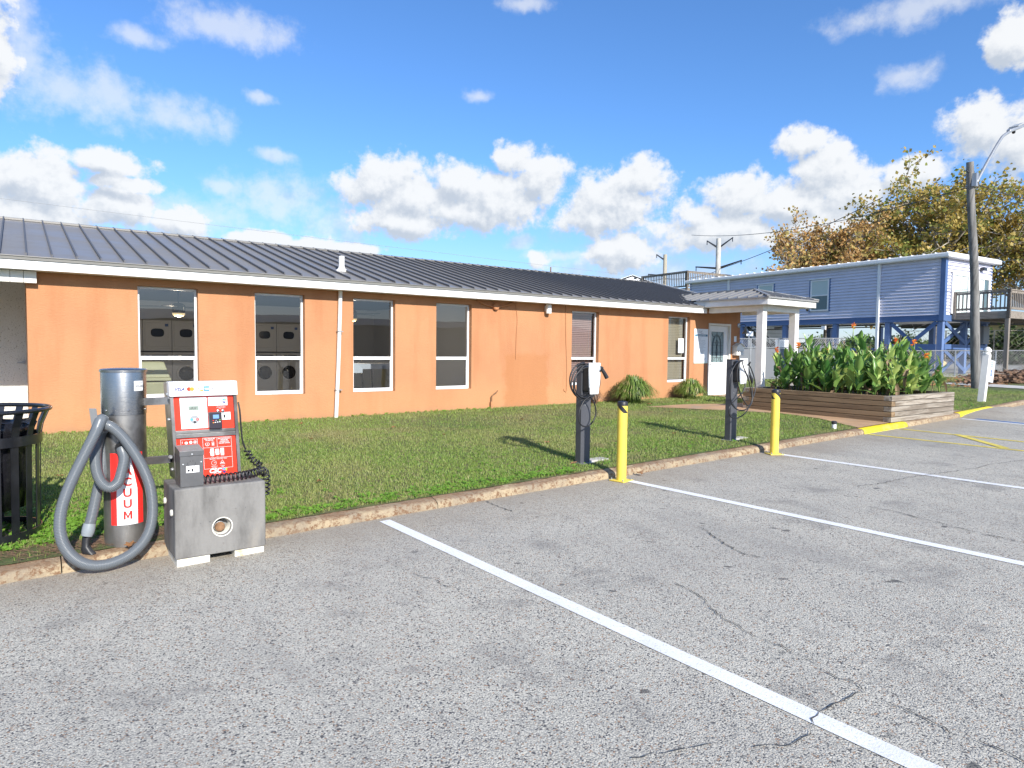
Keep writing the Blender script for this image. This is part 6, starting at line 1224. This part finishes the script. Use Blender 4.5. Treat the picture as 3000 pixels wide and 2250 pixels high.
# ---- grey timber deck at the near end of the house
def deck(name, lab, s0, s1, t0, t1, zf, zr, zg, group=None, posts=(), o_=None, hd_=None):
    dk = thing(name, lab, 'deck', tuple(hp_((s0+s1)/2, (t0+t1)/2, zg)), 0, group)
    n = int((s1-s0)/.145)
    for k in range(n): obj('floor_board', hbox(MB(), s0+k*(s1-s0)/n, s0+(k+1)*(s1-s0)/n-.008, t0, t1, zf-.035, zf), m_deckw, dk)
    for (a, b, c, d) in ((s0-.04, s0, t0, t1), (s0, s1, t0-.04, t0), (s0, s1, t1, t1+.04), (s1-.04, s1, t0, t1)): obj('rim_joist', hbox(MB(), a, b, c, d, zf-.30, zf-.003 if c != t0-.04 else zf-.004), m_deckw, dk)
    for k in range(int((t1-t0)/.45)): obj('joist', hbox(MB(), s0+.01, s1-.05, t0+.3+k*.45, t0+.34+k*.45, zf-.26, zf-.036), m_deckw, dk)
    for s_, t_ in posts: obj('deck_post', hbox(MB(), s_-.07, s_+.07, t_-.07, t_+.07, zg-.1, zf-.302), m_deckz, dk)
    def rail(p, q, L_):
        for z_, h_, w_ in ((zr, .04, .10), (zf+.12, .09, .04), (zr-.08, .09, .04)): obj('rail', MB().beam(p+Vector((0, 0, z_)), q+Vector((0, 0, z_)), w_, h_), m_deckw, dk)
        m_ = int(L_/.155)
        for k in range(1, m_): c = p.lerp(q, k/m_); obj('baluster', MB().obox(c+Vector((0, 0, (zf+zr)/2)), td, hd, (0, 0, 1), .02, .02, (zr-zf)/2-.06), m_deckz, dk)
        for c in (p, q): obj('rail_post', MB().obox(c+Vector((0, 0, (zr+zf-.25)/2)), td, hd, (0, 0, 1), .06, .06, (zr-zf+.30)/2), m_deckz, dk)
    rail(hp_(s1-.05, t0, 0), hp_(s0, t0, 0), s1-s0); rail(hp_(s0, t0, 0), hp_(s0, t1, 0), t1-t0)
    return dk
deck('timber_deck', 'grey timber deck with railings at the near end of the blue house', -2.14, -.06, .72, 6.4, 3.36, 4.22, .72, posts=((-2.1, .76), (-2.1, 3.6), (-2.1, 6.3)))
deck('timber_deck', 'high brown timber deck with railings behind the left end of the blue house', 16.7, 21.0, 2.05, 6.5, 5.72, 6.82, .8, posts=((16.8, 2.1), (20.8, 2.1), (16.8, 6.3)))
# white gable house far left of the deck
wg = thing('white_house', 'white gabled house roof seen above the orange building roof', 'house', (44, 43, 0)); C2 = Vector((43.6, 41.4, -.45)); u_ = Vector((.80, -.60, 0)); v_ = Vector((.6, .8, 0))
def g3(a, b, z): return C2+u_*a+v_*b+Vector((0, 0, z))
mb = MB(); mb.add([g3(-4.2, 0, 0), g3(4.2, 0, 0), g3(4.2, 0, 7.1), g3(0, 0, 8.55), g3(-4.2, 0, 7.1), g3(-4.2, 12, 0), g3(4.2, 12, 0), g3(4.2, 12, 7.1), g3(0, 12, 8.55), g3(-4.2, 12, 7.1)], [(0, 1, 2, 3, 4), (1, 6, 7, 2), (5, 0, 4, 9), (6, 5, 9, 8, 7)]); obj('wall', mb, m_white, wg)
mb = MB(); mb.add([g3(-4.7, -.06, 7.02), g3(0, -.06, 8.66), g3(0, 12.4, 8.62), g3(-4.7, 12.4, 6.98), g3(-4.7, -.06, 7.08), g3(0, -.06, 8.72), g3(0, 12.4, 8.72), g3(-4.7, 12.4, 7.08)], [(0, 1, 5, 4), (4, 5, 6, 7), (3, 2, 1, 0)]); mb.add([g3(4.7, -.06, 7.02), g3(0, -.06, 8.66), g3(0, 12.4, 8.62), g3(4.7, 12.4, 6.98), g3(4.7, -.06, 7.08), g3(0, -.06, 8.72), g3(0, 12.4, 8.72), g3(4.7, 12.4, 7.08)], [(4, 5, 1, 0), (7, 6, 5, 4), (0, 1, 2, 3)]); obj('roof', mb, mat('white_ribbed_roof', (.62, .65, .70), .4), wg)
for k in range(9): a = .3+k*.5; z_ = 8.62-a*.349; obj('roof_corrugation', MB().obox(g3(a, -.10, z_-.06), u_, v_, (0, 0, 1), .12, .03, .06), m_dark, wg)
# concrete power poles
def ppole(x, y, h, r_, lab, arms, m_=None):
    p = thing('power_pole', lab, 'power pole', (x, y, 0), 0, 'power poles in the distance'); obj('pole', MB().cyl((x, y, -.5), (x, y, h), r_*1.5, r_, 14), m_ or m_conc_pale, p, smooth=40); rgt = Vector((.8, -.6, 0))
    for z_, L_, up_z in arms:
        s_ = 1 if L_ > 0 else -1; mb = MB(); mb.tube([Vector((x, y, z_)), Vector((x, y, z_))+rgt*L_+Vector((0, 0, up_z))], [.09, .05], 6); mb.cyl(Vector((x, y, z_+up_z))+rgt*L_*.97, Vector((x, y, z_+up_z-.35))+rgt*L_*.97, .04, n=6); obj('cross_arm', mb, m_black, p)
ppole(52.6, 45.5, 11.3, .19, 'tan concrete power pole left of the deck', [(8.75+.4, -1.7, .15), (10.7, -.9, .6)], mat('tan_pole', (.38, .34, .26), .9))
ppole(47.6, 35.4, 11.1, .19, 'tall pale concrete power pole above the blue house roof', [(10.3, -1.0, .6), (10.3, 1.2, .9), (8.6, -1.9, .1), (8.6, 2.0, .7), (6.3, -1.9, .1)])
wire((47.6, 35.4, 8.4), (52.6, 45.5, 8.9), .3, .03, 'power wire between the two concrete poles'); wire((52.6, 45.5, 8.9), (40, 75, 5.5), .3, .03, 'power wire dropping left behind the orange roof'); wire((47.6, 35.4, 8.5), (43, 20, 11.2), .3, .025, 'power wire rising right towards the trees')
wire((-12, 61.5, 12.3), (62, 48, 9.2), .15, .012, 'long pale wire crossing the sky above the orange roof')
# grey slatted fence behind the porch, chain-link along the blue house
fa, fb = Vector((21.6, 15.9, 0)), Vector((33.0, 8.9+2.2, 0))
fn_ = thing('slatted_fence', 'chain-link fence filled with grey privacy slats behind the porch', 'fence', (22, 15, .4)); A, B = Vector((20.6, 16.4, 0)), Vector((27.2, 13.9, 0)); n = 11; du = (B-A)/n; dn = du.normalized()
for k in range(n): 
    c = A+du*(k+.5); z_ = zl(c.x, c.y); obj('panel', MB().obox(c+Vector((0, 0, z_+.62)), dn, (-dn.y, dn.x, 0), (0, 0, 1), du.length/2-.012, .015, .60), m_fencep, fn_)
    if k % 2 == 0: q = A+du*k; obj('fence_post', MB().cyl(q+Vector((0, 0, z_)), q+Vector((0, 0, z_+1.62)), .035, n=8), m_galv, fn_)
def mesh_fence(parent, A, B, h, zoff=0, m_=m_galv, step=.11, r_=.004):
    L_ = (B-A).length; dn = (B-A)/L_; mb = MB(); k = -h
    while k < L_:
        for sg in (1, -1):
            a0, a1 = max(0, k), min(L_, k+h)
            if a1 > a0:
                z0_, z1_ = (a0-k), (a1-k)
                if sg < 0: z0_, z1_ = h-z0_, h-z1_
                p, q = A+dn*a0, A+dn*a1; zz0 = zl(p.x, p.y)+zoff; mb.tube([p+Vector((0, 0, zz0+z0_)), q+Vector((0, 0, zz0+z1_))], r_, 3, cap=False)
        k += step
    o = obj('wire_mesh', mb, m_, parent); o['kind'] = 'stuff'; return o
nA = Vector((0, 0, 0)); mesh_fence(fn_, A, B, .38, 1.24)
for z_ in (1.26, 1.62): obj('top_rail', MB().tube([A+Vector((0, 0, zl(A.x, A.y)+z_)), B+Vector((0, 0, zl(B.x, B.y)+z_))], .022, 6), m_galv, fn_)
cl = thing('chain_link_fence', 'low chain-link fence in front of the raised house piles', 'fence', (31, 10, .7)); A, B = hp_(4.5, -3.2, 0), hp_(-2.6, 2.8, 0)
A, B = Vector((29.2, 13.6, 0)), Vector((33.9, 9.35, 0)); mesh_fence(cl, A, B, 1.05, .02)
obj('top_rail', MB().tube([A+Vector((0, 0, zl(A.x, A.y)+1.09)), B+Vector((0, 0, zl(B.x, B.y)+1.09))], .022, 6), m_galv, cl)
for k in range(5): q = A.lerp(B, k/4); obj('fence_post', MB().cyl(q+Vector((0, 0, zl(q.x, q.y)-.05)), q+Vector((0, 0, zl(q.x, q.y)+1.1)), .03, n=8), m_galv, cl)
fl_ = thing('tall_wire_fence', 'tall distant wire fence with thin posts near the cream building', 'fence', (44, 15, .9)); A, B = Vector((45, 19.5, 0)), Vector((48.5, 10.5, 0)); 
for k in range(5): q = A.lerp(B, k/4); obj('fence_post', MB().cyl(q+Vector((0, 0, .8)), q+Vector((0, 0, 3.0)), .035, n=6), m_bark, fl_)
obj('top_rail', MB().tube([A+Vector((0, 0, 3.0)), B+Vector((0, 0, 3.0))], .02, 5), m_bark, fl_); mesh_fence(fl_, A, B, 2.1, .0, m_bark, .3, .006)
# things seen under and beside the house
sgn = thing('street_sign', 'small white sign on a thin pole behind the porch', 'sign', (24.9, 16.9, .5)); obj('pole', MB().cyl((24.96, 16.9, .4), (24.96, 16.9, 2.45), .03, n=8), m_galv, sgn); obj('sign_plate', MB().obox((24.96, 16.86, 2.35), (.8, -.6, 0), (.6, .8, 0), (0, 0, 1), .14, .01, .10), m_signw, sgn)
wb = thing('utility_cabinet', 'white utility cabinet standing by the blue house', 'utility cabinet', (28.6, 17.4, .6)); obj('cabinet', MB().box(28.2, 29.2, 17.2, 17.7, .55, 2.15), m_white, wb, bevel=.03); obj('cabinet_door', MB().box(28.25, 28.7, 17.18, 17.199, .7, 2.05), m_white, wb); obj('meter', MB().box(28.5, 28.62, 17.1, 17.18, 1.35, 1.6), m_black, wb)
gb = thing('green_container', 'dark green covered container under the blue house', 'container', tuple(hp_(8.4, 2.5, HG))); obj('container_body', hbox(MB(), 7.6, 9.6, 1.5, 3.2, .8, 1.9), m_green, gb, bevel=.08); obj('container_lid', hbox(MB(), 7.5, 9.7, 1.4, 3.3, 1.9, 2.12), m_green, gb, bevel=.1)
wc = thing('white_shed', 'white ribbed shed wall seen beneath the far part of the blue house', 'shed', (40, 26, .8)); obj('shed_wall', MB().box(38.8, 42.2, 25.2, 28, .8, 3.4), m_white, wc); 
for k in range(12): obj('rib', MB().box(38.78, 42.2, 25.17, 25.2, 1.0+k*.2, 1.02+k*.2), m_galv, wc)
# road, kerb line, walk, sand heap, brush pile on the far right
def ground_strip(name, pts, dz, m_, kind='structure', label=None):
    mb = MB(); vv = [(x, y, zl(x, y)+dz) for x, y in pts]; mb.add(vv, [tuple(range(len(vv)))]); o = obj(name, mb, m_); o['kind'] = kind; return o
ground_strip('road', [(34.5, 7.5), (37.0, 7.5), (46.5, 26), (44, 26)], .02, m_road); 
ground_strip('road', [(36.8, 3), (49, 3), (56, 30), (45, 30)], .025, m_road)
struct(obj('road_kerb', MB().beam((49.2, 3, zl(49, 8)+.08), (56.2, 30, zl(56, 30)+.08), .2, .16), m_conc_pale))
ground_strip('sidewalk', [(24.9, 7.0), (26.0, 6.6), (26.9, 9.6), (25.9, 10.0)], .02, m_conc_pale)
slab = ground_strip('house_slab', [tuple(hp_(-1.2, -.9, 0)[:2]), tuple(hp_(-1.2, 5.4, 0)[:2]), tuple(hp_(15, 5.4, 0)[:2]), tuple(hp_(15, -.9, 0)[:2])], .02, m_conc_pale)
bp = thing('brush_pile', 'long heap of dead brown branches and leaves beyond the grass', 'brush pile', (29.5, 8.4, .65)); mb = MB(); random.seed(5)
for i in range(5200):
    t_ = random.random(); c = Vector((27.0+6.4*t_+random.gauss(0, .55), 9.05-1.9*t_+random.gauss(0, .30), 0)); hh_ = .42*(.4+.6*math.sin(3.1*min(1, t_+.12)))*random.random()*(1.3 if t_ > .6 else 1); c.z = zl(c.x, c.y)+hh_; d_ = Vector((random.gauss(0, 1), random.gauss(0, 1), random.gauss(0, .35))).normalized(); w_ = d_.orthogonal().normalized(); L_ = random.uniform(.04, .13)
    mb.add([c-d_*L_, c+w_*L_*.5, c+d_*L_, c-w_*L_*.5], [(0, 1, 2, 3)])
o = obj('brush', mb, m_brush, bp); o['kind'] = 'stuff'
mb = MB()
for i in range(90):
    t_ = random.random(); c = Vector((27.0+6.4*t_+random.gauss(0, .4), 9.05-1.9*t_+random.gauss(0, .25), 0)); c.z = zl(c.x, c.y)+random.uniform(.1, .4); d_ = Vector((random.gauss(0, 1), random.gauss(0, 1), random.gauss(.2, .4))).normalized(); mb.tube([c, c+d_*random.uniform(.3, .8)], [.012, .004], 4)
o = obj('twigs', mb, m_bark, bp); o['kind'] = 'stuff'
mb = MB()
for i in range(260):
    c = Vector((random.uniform(24.5, 30), random.uniform(8.2, 12), 0)); c.z = zl(c.x, c.y)+.03; d_ = Vector((random.gauss(0, 1), random.gauss(0, 1), random.gauss(0, .3))).normalized(); w_ = d_.orthogonal().normalized(); mb.add([c-d_*.06, c+w_*.04, c+d_*.06, c-w_*.04], [(0, 1, 2, 3)])
obj('leaf_litter', mb, m_deadleaf, kind='stuff', label='brown leaf litter on the grass around the lamp pole')
# cream building at the far right edge
yb = thing('cream_building', 'low cream building with flat white-edged roof behind the deck post', 'building', (58, 16, .9)); u_ = Vector((.42, -.91, 0)); v_ = Vector((.91, .42, 0)); C3 = Vector((56.5, 20.2, 0))
def yb3(a, b, z): return C3+u_*a+v_*b+Vector((0, 0, z))
def ybx(mb, a0, a1, b0, b1, z0, z1): return mb.add([yb3(a0, b0, z0), yb3(a1, b0, z0), yb3(a1, b1, z0), yb3(a0, b1, z0), yb3(a0, b0, z1), yb3(a1, b0, z1), yb3(a1, b1, z1), yb3(a0, b1, z1)], [(0, 3, 2, 1), (4, 5, 6, 7), (0, 1, 5, 4), (1, 2, 6, 5), (2, 3, 7, 6), (3, 0, 4, 7)])
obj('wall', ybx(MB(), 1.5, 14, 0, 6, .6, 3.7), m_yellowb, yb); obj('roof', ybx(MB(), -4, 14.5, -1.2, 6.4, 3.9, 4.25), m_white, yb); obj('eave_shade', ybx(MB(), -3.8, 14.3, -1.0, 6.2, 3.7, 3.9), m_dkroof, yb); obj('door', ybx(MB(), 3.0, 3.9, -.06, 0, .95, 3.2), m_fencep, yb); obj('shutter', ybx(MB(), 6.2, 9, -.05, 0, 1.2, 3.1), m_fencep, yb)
obj('bench', ybx(MB(), 5.2, 6.6, -1.2, -.7, 1.2, 1.5), m_black, yb)
sh = thing('sand_heap', 'small heap of pale sand seen beneath the blue house', 'heap', (43.5, 17.5, .9)); mb = MB(); mb.lathe((43.6, 17.6, .75), [(1.6, 0), (1.2, .35), (.6, .75), (.1, .95)], 20, cap=False); obj('heap', mb, mat('sand', (.55, .42, .22), .95, bump=.6), sh, smooth=True)

# ---- trees
def grow(P_, d_, L_, r_, lev, segs, tips, rnd, spread=.6):
    """one limb with children; records limb polylines and twig tips"""
    pts = [P_.copy()]; d = d_.copy(); n = 5
    for i in range(n): d = (d+Vector((rnd.gauss(0, .10), rnd.gauss(0, .10), rnd.gauss(.03, .07)))).normalized(); pts.append(pts[-1]+d*L_/n)
    segs.append((pts, [r_*(1-.55*i/n) for i in range(n+1)]))
    if lev == 0: tips += [(pts[k], d.copy()) for k in range(2, n+1)]; return
    kids = rnd.randint(3, 4)
    for k in range(kids):
        q = rnd.uniform(.45, 1.0) if k else 1.0; i = min(n, int(q*n)); a = Vector((rnd.gauss(0, 1), rnd.gauss(0, 1), rnd.gauss(.15, .6))).normalized(); nd = (d*(1-spread)+a*spread).normalized(); grow(pts[i], nd, L_*rnd.uniform(.60, .80), r_*.5, lev-1, segs, tips, rnd, spread)
def tree(name, lab, base, h, m_leaf, nleaf, ls, seed, cat='tree', group=None, nlimb=5, lean=(0, 0), wide=.62, lev=3, clump=.23, lo=.3):
    rnd = random.Random(seed); t_ = thing(name, lab, cat, base, 0, group); b = Vector(base); segs = []; tips = []; tr = [b+Vector((lean[0]*i/4, lean[1]*i/4, h*.5*i/4)) for i in range(5)]
    obj('trunk', MB().tube([b-Vector((0, 0, .3))]+tr, [h*.030]+[h*(.028-.003*i) for i in range(5)], 12), m_bark, t_, smooth=True)
    for k in range(nlimb*2):
        a = 2*math.pi*k/nlimb*1.0+rnd.uniform(-.3, .3); q = lo+(.98-lo)*(k/(nlimb*2-1)); st_ = tr[0].lerp(tr[-1], min(1, q+.05)) ; up_ = .35+.9*q; grow(st_, Vector((math.cos(a)*wide*1.6*(1.2-.6*q), math.sin(a)*wide*1.6*(1.2-.6*q), up_)).normalized(), h*.27*(1.15-.35*q), h*.0105, lev, segs, tips, rnd)
    mb = MB()
    for p, r_ in segs: mb.tube(p, r_, 5, cap=False)
    o = obj('limbs', mb, m_bark, t_, smooth=True); o['kind'] = 'stuff'
    rg = np.random.default_rng(seed); T = np.array([tuple(p) for p, d in tips]); idx = rg.integers(0, len(T), nleaf); C_ = T[idx]+rg.normal(0, clump, (nleaf, 3))*[1, 1, .8]
    u = rg.normal(size=(nleaf, 3)); u /= np.linalg.norm(u, axis=1)[:, None]; w = np.cross(u, rg.normal(size=(nleaf, 3))); w /= np.linalg.norm(w, axis=1)[:, None]; s_ = ls*rg.uniform(.6, 1.25, (nleaf, 1)); nn_ = np.cross(u, w)
    V = np.empty((nleaf, 6, 3)); V[:, 0] = C_-u*s_; V[:, 1] = C_-u*s_*.2+w*s_*.75+nn_*s_*.2; V[:, 2] = C_+u*s_*.35+w*s_*.45; V[:, 3] = C_+u*s_*1.0; V[:, 4] = C_+u*s_*.35-w*s_*.45; V[:, 5] = C_-u*s_*.2-w*s_*.75+nn_*s_*.2
    me = bpy.data.meshes.new('foliage'); me.vertices.add(nleaf*6); me.vertices.foreach_set('co', (V-np.array(base)).reshape(-1).astype(np.float32)); me.loops.add(nleaf*6); me.loops.foreach_set('vertex_index', np.arange(nleaf*6, dtype=np.int32)); me.polygons.add(nleaf); me.polygons.foreach_set('loop_start', (np.arange(nleaf)*6).astype(np.int32)); me.update(calc_edges=True); me.materials.append(m_leaf)
    o = bpy.data.objects.new('foliage', me); COL.objects.link(o); o.parent = t_; o['kind'] = 'stuff'; return t_
tree('sycamore_tree', 'brown-leaved autumn sycamore behind the left part of the blue house', (39.3, 21.2, .8), 10.0, m_crown_a, 17000, .095, 11, nlimb=8, wide=1.25, group='autumn trees behind the blue house', lo=.50)
tree('sycamore_tree', 'tall olive and brown autumn sycamore behind the right end of the blue house', (43.0, 16.6, .85), 12.4, m_crown_b, 18000, .11, 23, nlimb=8, wide=1.1, group='autumn trees behind the blue house', lo=.46)
tree('sycamore_tree', 'autumn tree at the right edge of the photo beside the lamp pole', (46.5, 12.6, .9), 11.0, m_crown_b, 11500, .10, 37, nlimb=7, wide=1.0, group='autumn trees behind the blue house', lo=.40)
random.seed(9)
for k, (x, y, h, lab) in enumerate([(49, 14.6, 2.2, 'round dark green shrub near the cream building'), (62, 22, 2.2, 'distant green tree under the right end of the house'), (62, 34, 2.0, 'distant green tree seen under the middle of the house'), (56, 38.5, 1.9, 'distant green tree seen above the cannas'), (57, 45, 1.9, 'distant green tree seen between the porch post and the house pile'), (70, 30, 2.6, 'faint distant tree right of the pile')]):
    tree('evergreen_tree', lab, (x, y, .8), h, m_crown_g, 3500, .13, 50+k, nlimb=5, wide=.9, lev=2, clump=.5, lo=.02)
wood = MB(); rg = random.Random(3)
for i in range(9000):
    a = rg.uniform(math.radians(30), math.radians(100)); D = rg.uniform(110, 135); x, y = math.sin(a)*D, math.cos(a)*D; hmax = 2.5+.8*math.sin(a*23)+.9*math.sin(a*57+1); c = Vector((x, y, rg.uniform(.2, 1)**.7*hmax+.4)); d_ = Vector((rg.gauss(0, 1), rg.gauss(0, 1), rg.gauss(0, 1))).normalized(); w_ = d_.orthogonal().normalized(); L_ = rg.uniform(.35, .8); wood.add([c-d_*L_, c+w_*L_*.6, c+d_*L_, c-w_*L_*.6], [(0, 1, 2, 3)])
obj('distant_wood', wood, m_crown_g, kind='stuff', label='far line of dark green trees along the horizon')
# building across the lot, seen only mirrored in the windows
ob = thing('opposite_building', 'low building across the parking lot mirrored in the laundry windows', 'building', (5, -30, 0)); obj('wall', MB().box(-45, 50, -38, -30, -.6, 3.5), mat('opposite_wall', (.22, .21, .20), .9), ob)
mb = MB(); mb.add([(-46, -29.4, 3.5), (51, -29.4, 3.5), (51, -34, 4.3), (-46, -34, 4.3), (51, -38.6, 3.5), (-46, -38.6, 3.5)], [(0, 1, 2, 3), (3, 2, 4, 5)]); obj('roof', mb, m_roof, ob)

for o in bpy.data.objects:      # tiny print that cannot be picked apart letter by letter
    if o.parent and o.name.split('.')[0] in ('plate_text', 'notice_text', 'instruction_print', 'reader_icons', 'label_icons', 'pay_lettering', 'header_text', 'label_text', 'sign_print', 'wheelchair_symbol', 'coin_slot', 'red_panel_text', 'leading', 'vacuum_lettering', 'orange_logo_mark'): o['kind'] = 'stuff'
